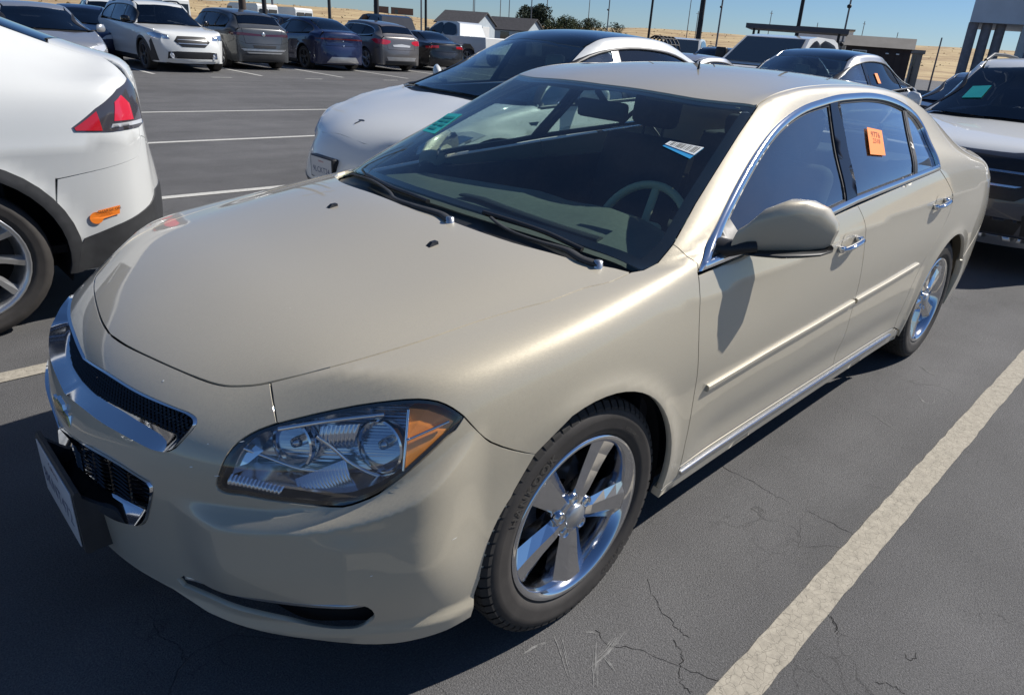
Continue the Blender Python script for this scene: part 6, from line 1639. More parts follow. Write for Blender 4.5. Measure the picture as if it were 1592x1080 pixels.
# ================================================================= the neighbouring cars
HERO = build_hero()
front_details(HERO[0], HERO[1]); hero_details(HERO[0], HERO[1], HERO[2])
P_GREY = paint('dark_grey_paint', (.06, .065, .07), .4, .35, 0, .03)
P_BLUE = paint('dark_blue_paint', (.008, .018, .07), .4, .3, 0, .02)
P_BLACK = paint('black_paint', (.010, .011, .014), .0, .3, 0, .02)
P_SILV = paint('silver_paint', (.42, .43, .44), .6, .33, 0, .03)
P_SILB = paint('satin_silver_paint', (.30, .31, .33), .6, .35, 0, .03)
P_BROWN = paint('grey_brown_paint', (.16, .15, .145), .5, .35, 0, .03)
ROOFG = glass('roof_glass', (.03, .035, .045), 1.55, strength=1.3)
DGL = glass('dark_tinted_glass', (.05, .06, .07), 1.52, strength=1.2)
BGL = glass('blue_tinted_windscreen', (.45, .60, .62), 1.55, strength=1.35)
WSEAT = mat('seat_white', (.55, .55, .52), .7)

def orange_tag(car, hk, x, z, w_=.10, h_=.13):
    q = [hk['sp'](x, z+h_), hk['sp'](x+w_, z+h_), hk['sp'](x+w_, z), hk['sp'](x, z)]
    mb = MB(); mb.add([(a, b-.006, c) for a, b, c in q]+[(a, b-.004, c) for a, b, c in q], [(0, 1, 2, 3), (4, 5, 6, 7), (0, 1, 5, 4), (1, 2, 6, 5), (2, 3, 7, 6), (3, 0, 4, 7)])
    return mb.build('orange_label', ORANGE, car)

# ---- white crossover with its tail towards the nose of the sedan
XA, XS, xh = make_car('electric_suv', 'white electric crossover at the left edge with red tail lamp and orange sticker', 'car', XREAR, P_WHITE2,
                      (-3.70, 3.13, 0), 0, wheel=('turbine', ALU), h=.04, clad=.048, mats=dict(rear_glass=ROOFG, roof=P_WHITE2, pillar=GLB))
TL = [('s', 4.290, .965), ('s', 4.40, 1.045), ('s', 4.52, 1.128), ('t', 4.605, -.80), ('b', -.80, 1.06), ('b', -.78, .98), ('s', 4.60, .945), ('s', 4.44, .938), ('s', 4.30, .945)]
tl = xh['ov']('tail_lamp', TL, 'rcorner', mat('smoked_lamp', (.05, .045, .05), .1, coat=1), off=.004, hh=.02)
for nm, pts, m_ in (('lamp_red', [('s', 4.296, .961), ('s', 4.40, 1.032), ('s', 4.41, .944), ('s', 4.30, .949)], RED), ('lamp_bright_red', [('s', 4.47, .985), ('s', 4.49, 1.07), ('s', 4.53, 1.10), ('s', 4.565, 1.06), ('s', 4.57, .985)], REDB), ('lamp_clear', [('s', 4.45, .955), ('s', 4.46, .972), ('s', 4.62, .980), ('s', 4.62, .963)], CLR)):  # lens patches: deep red, brighter red and clear
    a_, b_ = xh['ov'](nm, pts, 'rcorner', m_, off=.0065, hh=.02)
    a_.parent = tl[0]; b_.parent = tl[1]
xh['ov']('bumper_cladding', [('s', 4.235, .40), ('s', 4.255, .432), ('s', 4.40, .475), ('s', 4.60, .545), ('b', -.80, .60), ('b', -.55, .60), ('b', -.55, .30), ('s', 4.66, .27), ('s', 4.20, .27)], 'rcorner', TRIM, off=.006, flange=.02)
sq = [xh['sp'](x, z) for x, z in ((4.325, .575), (4.429, .578), (4.421, .524), (4.365, .505))]
circ_ = [xh['sp'](4.318+.036*math.cos(t), .528+.036*math.sin(t)) for t in np.linspace(rad(60), rad(340), 14)]
kp = [sq[0], sq[1], sq[2], sq[3]]+circ_[::-1][:0]
def flat_label(par, nm, pts, m_, off):
    pts = [(a, b-off, c) for a, b, c in pts]; n_ = len(pts); mb = MB(); t = fill_poly(pts, (0, 1, 0))
    mb.add(pts+[(a, b+.001, c) for a, b, c in pts], [tuple(q) for q in t]+[(i, (i+1) % n_, (i+1) % n_+n_, i+n_) for i in range(n_)]); return mb.build(nm, m_, par)
kp = [xh['sp'](x, z) for x, z in ((4.330, .563), (4.435, .578), (4.428, .536), (4.352, .521))]+[xh['sp'](4.322+.030*math.cos(t), .528+.030*math.sin(t)) for t in np.linspace(rad(-25), rad(-290), 18)]
st_ = flat_label(XA, 'orange_sticker', kp, ORANGE, .007)
def side_text(par, nm, tx, size, x, z, hk, m_, off=.009, slope=.1):
    v, f, a, b = glyphs(tx, size); return mobj(nm, [(lambda p: (p[0], p[1]-off, p[2]))(hk['sp'](x+p[0]-a, z+p[1]+slope*(p[0]-a))) for p in v], f, m_, par)
side_text(st_, 'sticker_text', 'CHARGE ON', .019, 4.328, .549, xh, INK)
side_text(st_, 'sticker_text', 'electric fleet', .011, 4.34, .536, xh, INKO)

# ---- white crossover beside the sedan
CB, SBf, bh = make_car('electric_crossover', 'white electric crossover with black glass roof, nose beside the far side of the sedan', 'car', var(FAST, open_window=False), P_WHITE,
                       (2.38, 3.12, 0), 0, wheel=('plain', ALD), h=.04, wsm=BGL, glassm=DGL, mats=dict(roof=ROOFG, seat=WSEAT, fg=SDG, handle=P_WHITE, surround=BLK))
p = bh['st'](.33, 0); q_ = bh['st'](.42, 0)
ex = Vector((0, -1, 0)); ey = (Vector(q_)-Vector(p)).normalized(); nn = ex.cross(ey)
Mt = Matrix((ex, ey, nn)).transposed().to_4x4(); Mt.translation = Vector(bh['st'](.31, 0))
mb = MB(); mb.prism([(-.036, .036), (-.040, .028), (-.012, .026), (-.004, -.036), (.004, -.036), (.012, .026), (.040, .028), (.036, .036), (0, .044)], -.001, .004, 'xy', Mt); mb.build('hood_emblem', ALD, CB)
pf = bh['fr'](0, .47); mb = MB(); mb.bbox(pf[0]-.014, pf[0]+.04, -.165, .165, .395, .565, .006); ph = mb.build('plate_frame', BLK, CB)
mb = MB(); mb.box(pf[0]-.0165, pf[0]-.013, -.15, .15, .405, .555); pp = mb.build('number_plate', PLATE, ph)
text_on('plate_characters', '9LCKT24', .060, planar((pf[0]-.0172, 0, .445), (0, -1, 0), (0, 0, 1)), PLATEI, pp, 1.05)
text_on('plate_state', 'California', .020, planar((pf[0]-.0172, 0, .525), (0, -1, 0), (0, 0, 1)), RED, pp)
orange_tag(CB, bh, 2.78, 1.20)
flat_label(CB, 'fender_badge', [bh['sp'](x, z) for x, z in ((1.22, .90), (1.33, .905), (1.265, .84))], GLB, .004)

# ---- white SUV behind the sedan
KQ = var(SUV_LOW, ground=.24, overlays=[
    (['grille', [('f', 0, .60), ('f', -.42, .60), ('f', -.60, .72), ('f', -.62, .90), ('f', 0, .915)], 'front', BLK], dict(mirror='full', off=.004)),
    (['grille_bar', [('f', 0, .70), ('f', -.40, .70), ('f', -.44, .715), ('f', 0, .715)], 'front', REFLD], dict(mirror='full', off=.012)),
    (['grille_bar', [('f', 0, .80), ('f', -.46, .80), ('f', -.48, .815), ('f', 0, .815)], 'front', REFLD], dict(mirror='full', off=.012)),
    (['headlamp', [('f', -.50, .74), ('f', -.66, .70), ('s', .42, .80), ('s', .48, .90), ('f', -.70, .90), ('f', -.52, .89)], 'corner', REFLD], dict(off=.006)),
    (['bumper_vent', [('f', -.52, .34), ('s', .30, .34), ('s', .36, .50), ('f', -.60, .56), ('f', -.50, .50)], 'corner', BLK], dict(off=.005)),
    (['lower_grille', [('f', 0, .34), ('f', -.48, .34), ('f', -.52, .46), ('f', 0, .47)], 'front', BLK], dict(mirror='full', off=.005)),
    (['skid_plate', [('f', 0, .25), ('f', -.60, .25), ('f', -.68, .30), ('f', -.5, .325), ('f', 0, .33)], 'front', ALU], dict(mirror='full', off=.02))]+suv_tail())
CK, SK, kh = make_car('suv', 'white SUV with black grille and teal windscreen label, parked right behind the sedan', 'car', KQ, P_WHITE, (6.05, -.28, 0), 0, wheel=('plain', ALD), h=.04, wsm=DGL, glassm=DGL, clad=.05, mats=dict(seat=SEAT, surround=BLK, front_bumper=mat('bumper_painted_shade', (.05, .055, .07), .3, coat=1)))  # front bumper: shade on the white paint is put into its dark colour
tp = [kh['st'](x, y) for x, y in ((1.62, .56), (1.78, .53), (1.74, .36), (1.58, .38))]
mb = MB(); mb.add([(a-.004, b, c+.006) for a, b, c in tp]+[(a, b, c+.004) for a, b, c in tp], [(0, 1, 2, 3), (4, 5, 6, 7), (0, 1, 5, 4), (1, 2, 6, 5), (2, 3, 7, 6), (3, 0, 4, 7)]); mb.build('teal_label', TEAL, CK)
for sy in (-1, 1):
    mb = MB(); pts = [kh['st'](x, sy*.60) for x in (2.25, 2.5, 3.0, 3.5, 3.95)]
    mb.tube([(a, b, c+(.045 if 0 < i < 4 else .0)) for i, (a, b, c) in enumerate(pts)], .018, 8); mb.build('roof_rail', BLK, CK)

# ---- grey electric saloon further back in the next bay
CE = copy_car(CB, (7.75, 3.0, .06), 0, 'silver grey electric crossover behind the white one, orange tag on its rear window', (P_WHITE, P_SILB))

# ---- far row across the aisle
OB, SO, oh = make_car('wagon', 'white wagon SUV with black hexagonal grille and round fog lamps in the far row', 'car', var(SUV_LOW, overlays=[
    (['grille', [('f', 0, .63), ('f', -.28, .63), ('f', -.44, .76), ('f', -.34, .88), ('f', 0, .885)], 'front', BLK], dict(mirror='full', off=.006)),
    (['grille_bar', [('f', 0, .70), ('f', -.34, .70), ('f', -.37, .72), ('f', 0, .72)], 'front', ALU], dict(mirror='full', off=.014)),
    (['grille_bar', [('f', 0, .79), ('f', -.36, .79), ('f', -.35, .805), ('f', 0, .805)], 'front', ALU], dict(mirror='full', off=.014)),
    (['headlamp', [('f', -.52, .80), ('s', .34, .80), ('s', .55, .90), ('s', .40, .94), ('f', -.56, .90)], 'corner', REFLD], {}),
    (['lower_intake', [('f', 0, .33), ('f', -.62, .33), ('f', -.60, .50), ('f', -.40, .52), ('f', 0, .52)], 'front', BLK], dict(mirror='full', off=.005)),
    (['skid_plate', [('f', 0, .30), ('f', -.60, .30), ('f', -.60, .345), ('f', 0, .345)], 'front', P_WHITE], dict(mirror='full', off=.02)),
    (['bumper_trim', [('s', .28, .27), ('s', .46, .27), ('s', .46, .72), ('s', .38, .80), ('s', .33, .60)], 'corner', TRIM], dict(off=.005))]+suv_tail()), P_WHITE, (7.15, 18.4, 0), rad(90), wheel=('plain', ALD), h=.06, clad=.06, wsm=DGL, glassm=DGL, mats=dict(surround=BLK, mirror=GLB), group='cars parked in the far row')
for sy in (-1, 1):
    p = oh['fr'](sy*-.50, .43); mb = MB(); mb.revolve([(.085, -.03), (.085, .0), (.055, .002), (.05, -.01), (0, -.012)], 20, 'x', (p[0]-.0, p[1], p[2])); mb.xf(Matrix.Identity(4)); mb.build('fog_lamp', CLR, OB)
    mb = MB(); pts = [oh['st'](x, sy*.60) for x in (2.25, 2.5, 3.0, 3.5, 3.95)]; mb.tube([(a, b, c+(.05 if 0 < i < 4 else .0)) for i, (a, b, c) in enumerate(pts)], .022, 8); mb.build('roof_rail', BLK, OB)
VW, SV, vh = make_car('compact_suv', 'dark grey compact SUV seen from behind with round tailgate badge, far row', 'car', var(SUV_SPORT, overlays=[
    (['light_bar', [('b', 0, .955), ('b', -.62, .955), ('s', 4.30, .96), ('s', 4.24, 1.02), ('b', -.64, 1.035), ('b', 0, 1.0)], 'rcorner', mat('dark_red_bar', (.06, .008, .012), .15, coat=1)], {}),
    (['bumper_black', [('b', 0, .25), ('b', -.66, .25), ('b', -.68, .46), ('b', 0, .46)], 'rear', TRIM], dict(mirror='full')),
    (['bumper_strip', [('b', 0, .54), ('b', -.62, .54), ('b', -.70, .60), ('b', 0, .59)], 'rear', ALU], dict(mirror='full', off=.012)),
    (['bumper_strip', [('b', 0, .47), ('b', -.50, .47), ('b', -.56, .51), ('b', 0, .51)], 'rear', ALU], dict(mirror='full', off=.014)),
    (['rear_plate_recess', [('b', 0, .62), ('b', -.34, .62), ('b', -.36, .70), ('b', 0, .70)], 'rear', BLK], dict(mirror='full'))]), P_GREY, (9.5, 24.5, 0), rad(-87), wheel=('five', ALU), h=.06, clad=.05, glassm=DGL, mats=dict(surround=BLK), group='cars parked in the far row')
p = vh['bk'](0, 1.0); mb = MB(); mb.revolve([(.05, 0), (.06, .012), (.05, .016), (0, .016)], 24, 'x', (p[0], 0, 1.0)); mb.build('tailgate_badge', ALU, VW)
BL, SL, lh = make_car('electric_fastback', 'dark blue fastback seen from behind between the grey SUV and the brown one, far row', 'car', var(FAST, overlays=[
    (['light_bar', [('b', 0, .97), ('b', -.60, .96), ('s', 4.46, .96), ('s', 4.44, 1.0), ('b', -.62, 1.01), ('b', 0, 1.01)], 'rcorner', mat('dark_red_bar_b', (.08, .01, .012), .15, coat=1)], {}),
    (['rear_diffuser', [('b', 0, .26), ('b', -.60, .26), ('b', -.45, .44), ('b', 0, .44)], 'rear', ALU], dict(mirror='full'))]), P_BLUE, (12.45, 25.1, 0), rad(-88), wheel=('plain', ALD), h=.06, glassm=DGL, mats=dict(surround=BLK, roof=DGL), group='cars parked in the far row')
for z_ in (.93, .80, .77): 
    p = lh['bk'](0, z_); mb = MB(); mb.bbox(p[0]-.005, p[0]+.012, -.03, .03, z_-.012, z_+.012, .004); mb.build('tail_badge', CH, BL)
FE, SF, fh = make_car('family_suv', 'brown grey SUV seen from behind with pink tail lamps and chrome tailgate strip, far row', 'car', var(SUV_SPORT, overlays=[
    (['tail_lamp', [('b', -.46, .96), ('b', -.62, .90), ('s', 4.30, .92), ('s', 4.02, 1.04), ('s', 4.2, 1.08), ('b', -.60, 1.06), ('b', -.44, 1.03)], 'rcorner', REDB], {}),
    (['tailgate_strip', [('b', 0, .84), ('b', -.34, .84), ('b', -.38, .90), ('b', 0, .94)], 'rear', PLATE], dict(mirror='full', off=.01)),
    (['bumper_black', [('b', 0, .25), ('b', -.66, .25), ('b', -.66, .36), ('b', 0, .36)], 'rear', TRIM], dict(mirror='full')),
    (['bumper_insert', [('b', 0, .38), ('b', -.56, .38), ('b', -.62, .50), ('b', 0, .50)], 'rear', ALU], dict(mirror='full', off=.01))]), P_BROWN, (15.05, 25.3, 0), rad(-89), wheel=('five', ALU), h=.06, clad=.0, glassm=DGL, group='cars parked in the far row')
SD, SS, sh = make_car('saloon', 'silver saloon with dark windscreen left of the white wagon, partly hidden by the near crossover', 'car', SEDAN, P_SILV, (3.35, 14.6, 0), rad(86), wheel=('plain', ALD), h=.06, glassm=DGL, mats=dict(surround=BLK))
more = [
    (SD, (5.4, 21.5, 0), 74, 'dark blue saloon between the silver saloon and the white wagon', (P_SILV, P_BLUE)),
    (SD, (.9, 17.8, 0), 72, 'silver saloon at the upper left corner, only its roof showing', None),
    (SD, (18.3, 26.4, 0), -95, 'black saloon right of the brown grey SUV, hatch frame behind it', (P_SILV, P_BLACK)),
    (SD, (21.3, 31.5, 0), -95, 'pale saloon roof between the brown grey SUV and the sheds', None),
    (FE, (16.2, 34.5, 0), -92, 'dark SUV one row behind the brown grey SUV', (P_BROWN, P_BLACK)),
    (OB, (8.9, 31.0, 0), 80, 'white wagon two rows behind the grey compact SUV', None),
    (FE, (26.2, 42.2, 0), -90, 'black SUV roof one row further back near the sheds', (P_BROWN, P_BLACK)),
    (SD, (11.2, 34.0, 0), 90, 'blue saloon two rows behind the wagon', (P_SILV, P_BLUE)),
    (FE, (18.9, 11.1, 0), 8, 'dark green black SUV right of the white crossover roof, mid distance', (P_BROWN, P_BLACK)),
    (SD, (9.4, 6.3, 0), 5, 'silver saloon roof just behind the white crossover tail', None),
    (OB, (22.4, 12.6, 0), 20, 'white wagon with open front behind the dark SUV, mid distance', None),
    (SD, (27.6, 15.4, 0), 70, 'silver saloon far right of the tall utility pole', None),
    (SD, (30.5, 17.2, 0), 70, 'pale saloon farthest in the middle row beneath the grass bank', None),
    (SD, (10.9, 1.35, .08), 0, 'black saloon between the grey crossover and the white SUV', (P_SILV, P_BLACK)),
    (OB, (1.5, 30.0, 0), 85, 'white wagon far off at the upper left edge', None),
    (FE, (4.6, 33.0, 0), 85, 'dark SUV far off at the upper left edge', (P_BROWN, P_BLACK)),
]
for src, loc, rz, lab, sw in more: copy_car(src, loc, rad(rz), lab, sw)

# ================================================================= ground
def asphalt():
    M = bpy.data.materials.new('asphalt'); M.use_nodes = True; N = M.node_tree.nodes; L = M.node_tree.links; b = N['Principled BSDF']
    tc = N.new('ShaderNodeTexCoord')
    def noise(scale, det=5, rough=.55, mp=None):
        n = N.new('ShaderNodeTexNoise'); n.inputs['Scale'].default_value = scale; n.inputs['Detail'].default_value = det; n.inputs['Roughness'].default_value = rough
        if mp:
            m_ = N.new('ShaderNodeMapping'); m_.inputs['Scale'].default_value = mp; L.new(tc.outputs['Object'], m_.inputs[0]); L.new(m_.outputs[0], n.inputs['Vector'])
        else: L.new(tc.outputs['Object'], n.inputs['Vector'])
        return n.outputs['Fac']
    def rng(src, a, b_, c, d):
        m_ = N.new('ShaderNodeMapRange'); m_.inputs[1].default_value = a; m_.inputs[2].default_value = b_; m_.inputs[3].default_value = c; m_.inputs[4].default_value = d; L.new(src, m_.inputs[0]); return m_.outputs[0]
    def mul(a, c):
        m_ = N.new('ShaderNodeMath'); m_.operation = 'MULTIPLY'; L.new(a, m_.inputs[0]); L.new(c, m_.inputs[1]); return m_.outputs[0]
    val = rng(noise(.35, 4), .3, .7, .82, 1.16)
    val = mul(val, rng(noise(2.2, 6, .6), .3, .7, .90, 1.12))
    val = mul(val, rng(noise(.9, 4, .5, (.12, 2.2, 1)), .35, .65, .88, 1.10))      # sealer passes run along the bays
    val = mul(val, rng(noise(190, 3, .75), .3, .7, .60, 1.45))
    v = N.new('ShaderNodeTexVoronoi'); v.inputs['Scale'].default_value = 160; L.new(tc.outputs['Object'], v.inputs['Vector'])
    val = mul(val, rng(v.outputs['Distance'], 0, .55, 1.18, .92))
    # hairline cracks
    wv = N.new('ShaderNodeTexNoise'); wv.inputs['Scale'].default_value = 3.5; wv.inputs['Detail'].default_value = 6; L.new(tc.outputs['Object'], wv.inputs['Vector'])
    ad = N.new('ShaderNodeMix'); ad.data_type = 'RGBA'; ad.blend_type = 'ADD'; ad.inputs[0].default_value = .22; L.new(tc.outputs['Object'], ad.inputs[6]); L.new(wv.outputs['Color'], ad.inputs[7])
    cr = N.new('ShaderNodeTexVoronoi'); cr.feature = 'DISTANCE_TO_EDGE'; cr.inputs['Scale'].default_value = 1.15; L.new(ad.outputs[2], cr.inputs['Vector'])
    line = rng(cr.outputs['Distance'], .0, .0045, 1, 0)
    mask = rng(noise(.75, 3), .56, .66, 0, .45)
    cm = mul(line, mask)
    cr2 = N.new('ShaderNodeTexVoronoi'); cr2.feature = 'DISTANCE_TO_EDGE'; cr2.inputs['Scale'].default_value = 9; L.new(ad.outputs[2], cr2.inputs['Vector'])
    cm2 = mul(rng(cr2.outputs['Distance'], 0, .03, .35, 0), rng(noise(1.7, 4), .58, .66, 0, 1))
    inv = N.new('ShaderNodeMath'); inv.operation = 'SUBTRACT'; inv.inputs[0].default_value = 1; L.new(cm, inv.inputs[1])
    inv2 = N.new('ShaderNodeMath'); inv2.operation = 'SUBTRACT'; inv2.inputs[0].default_value = 1; L.new(cm2, inv2.inputs[1])
    val = mul(mul(val, inv.outputs[0]), inv2.outputs[0])
    base = N.new('ShaderNodeMix'); base.data_type = 'RGBA'; base.blend_type = 'MULTIPLY'; base.inputs[0].default_value = 1; base.inputs[6].default_value = (.113, .111, .110, 1); L.new(val, base.inputs[7])
    # pale dusty scuffs
    sc_ = rng(noise(6, 8, .7, (1, .35, 1)), .62, .78, 0, .28)
    mx = N.new('ShaderNodeMix'); mx.data_type = 'RGBA'; L.new(sc_, mx.inputs[0]); L.new(base.outputs[2], mx.inputs[6]); mx.inputs[7].default_value = (.22, .21, .20, 1)
    L.new(mx.outputs[2], b.inputs['Base Color']); b.inputs['Roughness'].default_value = .82; b.inputs['Specular IOR Level'].default_value = .35
    bp = N.new('ShaderNodeBump'); bp.inputs['Strength'].default_value = .9; bp.inputs['Distance'].default_value = .006
    hsum = N.new('ShaderNodeMath'); hsum.operation = 'SUBTRACT'; L.new(noise(220, 3, .7), hsum.inputs[0]); L.new(cm, hsum.inputs[1]); L.new(hsum.outputs[0], bp.inputs['Height']); L.new(bp.outputs[0], b.inputs['Normal'])
    return M
def line_paint(name, col, crack=.5):
    M = bpy.data.materials.new(name); M.use_nodes = True; N = M.node_tree.nodes; L = M.node_tree.links; b = N['Principled BSDF']
    tc = N.new('ShaderNodeTexCoord')
    w_ = N.new('ShaderNodeTexNoise'); w_.inputs['Scale'].default_value = 14; w_.inputs['Detail'].default_value = 5; L.new(tc.outputs['Object'], w_.inputs['Vector'])
    ad = N.new('ShaderNodeMix'); ad.data_type = 'RGBA'; ad.blend_type = 'ADD'; ad.inputs[0].default_value = .05; L.new(tc.outputs['Object'], ad.inputs[6]); L.new(w_.outputs['Color'], ad.inputs[7])
    v = N.new('ShaderNodeTexVoronoi'); v.feature = 'DISTANCE_TO_EDGE'; v.inputs['Scale'].default_value = 42; L.new(ad.outputs[2], v.inputs['Vector'])
    mr = N.new('ShaderNodeMapRange'); mr.inputs[1].default_value = 0; mr.inputs[2].default_value = .035; mr.inputs[3].default_value = crack; mr.inputs[4].default_value = 1; L.new(v.outputs['Distance'], mr.inputs[0])
    n = N.new('ShaderNodeTexNoise'); n.inputs['Scale'].default_value = 30; n.inputs['Detail'].default_value = 8; n.inputs['Roughness'].default_value = .75; L.new(tc.outputs['Object'], n.inputs['Vector'])
    m2 = N.new('ShaderNodeMapRange'); m2.inputs[1].default_value = .3; m2.inputs[2].default_value = .7; m2.inputs[3].default_value = .68; m2.inputs[4].default_value = 1.12; L.new(n.outputs['Fac'], m2.inputs[0])
    mm = N.new('ShaderNodeMath'); mm.operation = 'MULTIPLY'; L.new(mr.outputs[0], mm.inputs[0]); L.new(m2.outputs[0], mm.inputs[1])
    mx = N.new('ShaderNodeMix'); mx.data_type = 'RGBA'; mx.blend_type = 'MULTIPLY'; mx.inputs[0].default_value = 1; mx.inputs[6].default_value = tuple(col)+(1,); L.new(mm.outputs[0], mx.inputs[7]); L.new(mx.outputs[2], b.inputs['Base Color'])
    b.inputs['Roughness'].default_value = .85
    bp = N.new('ShaderNodeBump'); bp.inputs['Strength'].default_value = .5; bp.inputs['Distance'].default_value = .003; L.new(mm.outputs[0], bp.inputs['Height']); L.new(bp.outputs[0], b.inputs['Normal'])
    return M
ASP = asphalt()
g_ = mobj('parking_lot', [(-60, -60, 0), (110, -60, 0), (110, 130, 0), (-60, 130, 0)], [(0, 1, 2, 3)], ASP); tag(g_, kind='structure')
LPN = line_paint('worn_line_paint', (.375, .34, .275), .58); LPF = line_paint('white_line_paint', (.55, .54, .50), .7)
def bay_line(x0, y0, x1, y1, w_, m_, jag=.003):
    d = Vector((x1-x0, y1-y0, 0)); Ld = d.length; d.normalize(); n = Vector((-d.y, d.x, 0)); k = max(2, int(Ld/.06)) if w_ > .09 and Ld < 13 else 40
    v = []
    for i in range(k+1):
        p = Vector((x0, y0, .004))+d*Ld*i/k
        a = w_/2+random.uniform(-jag, jag); b = w_/2+random.uniform(-jag, jag)
        v += [p+n*a, p-n*b]
    o = mobj('bay_line', v, [(2*i, 2*i+1, 2*i+3, 2*i+2) for i in range(k)], m_); tag(o, kind='structure'); return o
bay_line(-2, -1.325, 7.5, -1.325, .098, LPN); bay_line(-9, 1.68, 7.5, 1.68, .10, LPN)
for y in (4.70, 7.60, 10.50): bay_line(-9, y, 14, y, .10, LPF)
for x in (3.2, 5.95, 8.65, 11.1, 13.4, 16.1, 18.8): bay_line(x, 17.9, x, 24.5, .10, LPF)
for x in (7.3, 9.8, 12.3, 14.9): bay_line(x-.25, 17.2, x+.25, 17.2, .09, LPF, .02)
# long crack pieces and chalk scuffs near the front wheel
CRK = mat('crack_dark', (.012, .012, .012), .95); CHK = mat('chalk', (.20, .198, .192), .95, noise=(60, .35))  # near-black tone of the cracks, pale grey for the scuffs
def ribbon(name, pts, ws, m_, z, lab=None):
    v = []; n_ = len(pts)
    for i, p in enumerate(pts):
        a = Vector(pts[max(0, i-1)]); b = Vector(pts[min(n_-1, i+1)]); d = (b-a).normalized(); n = Vector((-d.y, d.x)); w_ = ws if isinstance(ws, float) else ws[i]
        v += [(p[0]+n.x*w_, p[1]+n.y*w_, z), (p[0]-n.x*w_, p[1]-n.y*w_, z)]
    o = mobj(name, v, [(2*i, 2*i+1, 2*i+3, 2*i+2) for i in range(n_-1)], m_); tag(o, kind='structure'); return o
CR = {"crack": [[[1.202, -0.925], [1.144, -0.998], [1.123, -1.055], [1.111, -1.109], [1.104, -1.141]], [[1.065, -1.113], [1.049, -1.152], [1.022, -1.17], [0.984, -1.191], [0.963, -1.226], [0.961, -1.248]], [[0.935, -0.949], [0.916, -1.001], [0.967, -1.063], [0.981, -1.119], [1.023, -1.227], [1.073, -1.353]], [[1.492, -1.378], [1.469, -1.408], [1.437, -1.427]], [[1.359, -1.563], [1.378, -1.608], [1.379, -1.629]], [[1.518, -1.586], [1.505, -1.603], [1.537, -1.61]], [[1.928, -0.74], [1.93, -0.875], [1.919, -0.961], [1.915, -1.033]], [[1.921, -1.111], [1.923, -1.224], [1.924, -1.292]], [[1.505, -1.367], [1.447, -1.421]]], "chalk": [[0.012, [0.845, -0.876], [0.81, -0.935], [0.762, -1.008]], [0.01, [0.917, -0.964], [0.844, -1.022], [0.788, -1.071]], [0.012, [0.999, -0.992], [0.903, -1.012], [0.808, -1.014]], [0.004, [0.718, -0.872], [0.767, -0.873], [0.813, -0.889]], [0.005, [0.881, -1.013], [0.873, -1.049], [0.861, -1.079]], [0.007, [0.895, -0.929], [0.918, -0.939], [0.927, -0.958]], [0.009, [3.691, -0.917], [3.617, -0.99], [3.603, -1.043]], [0.006, [3.416, -0.909], [3.41, -0.998], [3.481, -1.107], [3.391, -1.232]], [0.008, [3.301, -1.034], [3.22, -1.096], [3.194, -1.148]], [0.006, [3.357, -1.104], [3.226, -1.14]], [0.008, [2.887, -0.925], [2.847, -1.029], [2.802, -1.113]], [0.006, [2.78, -0.755], [2.803, -0.793]]]}
random.seed(5)
for c in CR['crack']:
    pts = [tuple(p) for p in smooth_poly([(a, b) for a, b in c], False, 5)]
    pts = [(a+random.uniform(-.006, .006), b+random.uniform(-.006, .006)) for a, b in pts]
    ribbon('pavement_crack', pts, [random.uniform(.0003, .0016) for _ in pts], CRK, .0007)
for c in CR['chalk']:
    base = smooth_poly([(a, b) for a, b in c[1:]], False, 5)
    # each scuff is a bundle of hair-thin rubbed streaks
    for j in range(7):
        o_ = random.uniform(-1, 1)*c[0]; k0 = random.randint(0, 3); k1 = len(base)-random.randint(0, 3); pts = []
        for i in range(k0, k1):
            a_ = base[max(0, i-1)]; b_ = base[min(len(base)-1, i+1)]; d_ = b_-a_; d_ = d_/(np.linalg.norm(d_)+1e-9)
            pts.append((base[i][0]-d_[1]*o_*(1-.5*i/len(base))+random.uniform(-.0008, .0008), base[i][1]+d_[0]*o_*(1-.5*i/len(base))+random.uniform(-.0008, .0008)))
        if len(pts) > 3: ribbon('tyre_scuff', pts, [random.uniform(.0003, .0013)*math.sin(math.pi*(i+.5)/len(pts)) for i in range(len(pts))], CHK, .0006+.00012*j)


# ---- dry grass plain and bank
def grass_mat():
    M = mat('dry_grass', (.42, .31, .15), .95); N = M.node_tree.nodes; L = M.node_tree.links; b = N['Principled BSDF']; tc = N.new('ShaderNodeTexCoord')
    n = N.new('ShaderNodeTexNoise'); n.inputs['Scale'].default_value = .06; n.inputs['Detail'].default_value = 9; n.inputs['Roughness'].default_value = .7
    mp = N.new('ShaderNodeMapping'); mp.inputs['Scale'].default_value = (1, 1, 6); L.new(tc.outputs['Object'], mp.inputs[0]); L.new(mp.outputs[0], n.inputs['Vector'])
    cr = N.new('ShaderNodeValToRGB'); cr.color_ramp.elements[0].position = .35; cr.color_ramp.elements[0].color = (.26, .165, .085, 1); cr.color_ramp.elements[1].position = .62; cr.color_ramp.elements[1].color = (.50, .385, .20, 1)
    L.new(n.outputs['Fac'], cr.inputs[0]); L.new(cr.outputs[0], b.inputs['Base Color']); return M
GR = grass_mat()
HILL = [(-4.14, 448.18, 2.0), (33.31, 446.94, 2.2), (77.64, 441.4, 3.6), (128.9, 429.26, 5.8), (156.77, 419.9, 7.0), (180.1, 410.46, 8.1), (200.89, 400.73, 8.4), (228.02, 385.99, 8.9), (252.17, 370.72, 8.1), (270.14, 357.89, 6.9), (287.84, 343.88, 6.0), (313.27, 320.99, 8.1), (331.97, 301.71, 9.0), (356.47, 272.49, 11.4), (369.84, 254.16, 11.9), (393.34, 216.3, 11.5), (412.17, 178.17, 11.4), (429.32, 132.17, 12.8), (440.02, 91.15, 13.2), (448.05, 37.05, 12.7), (449.03, -26.9, 12.2)]
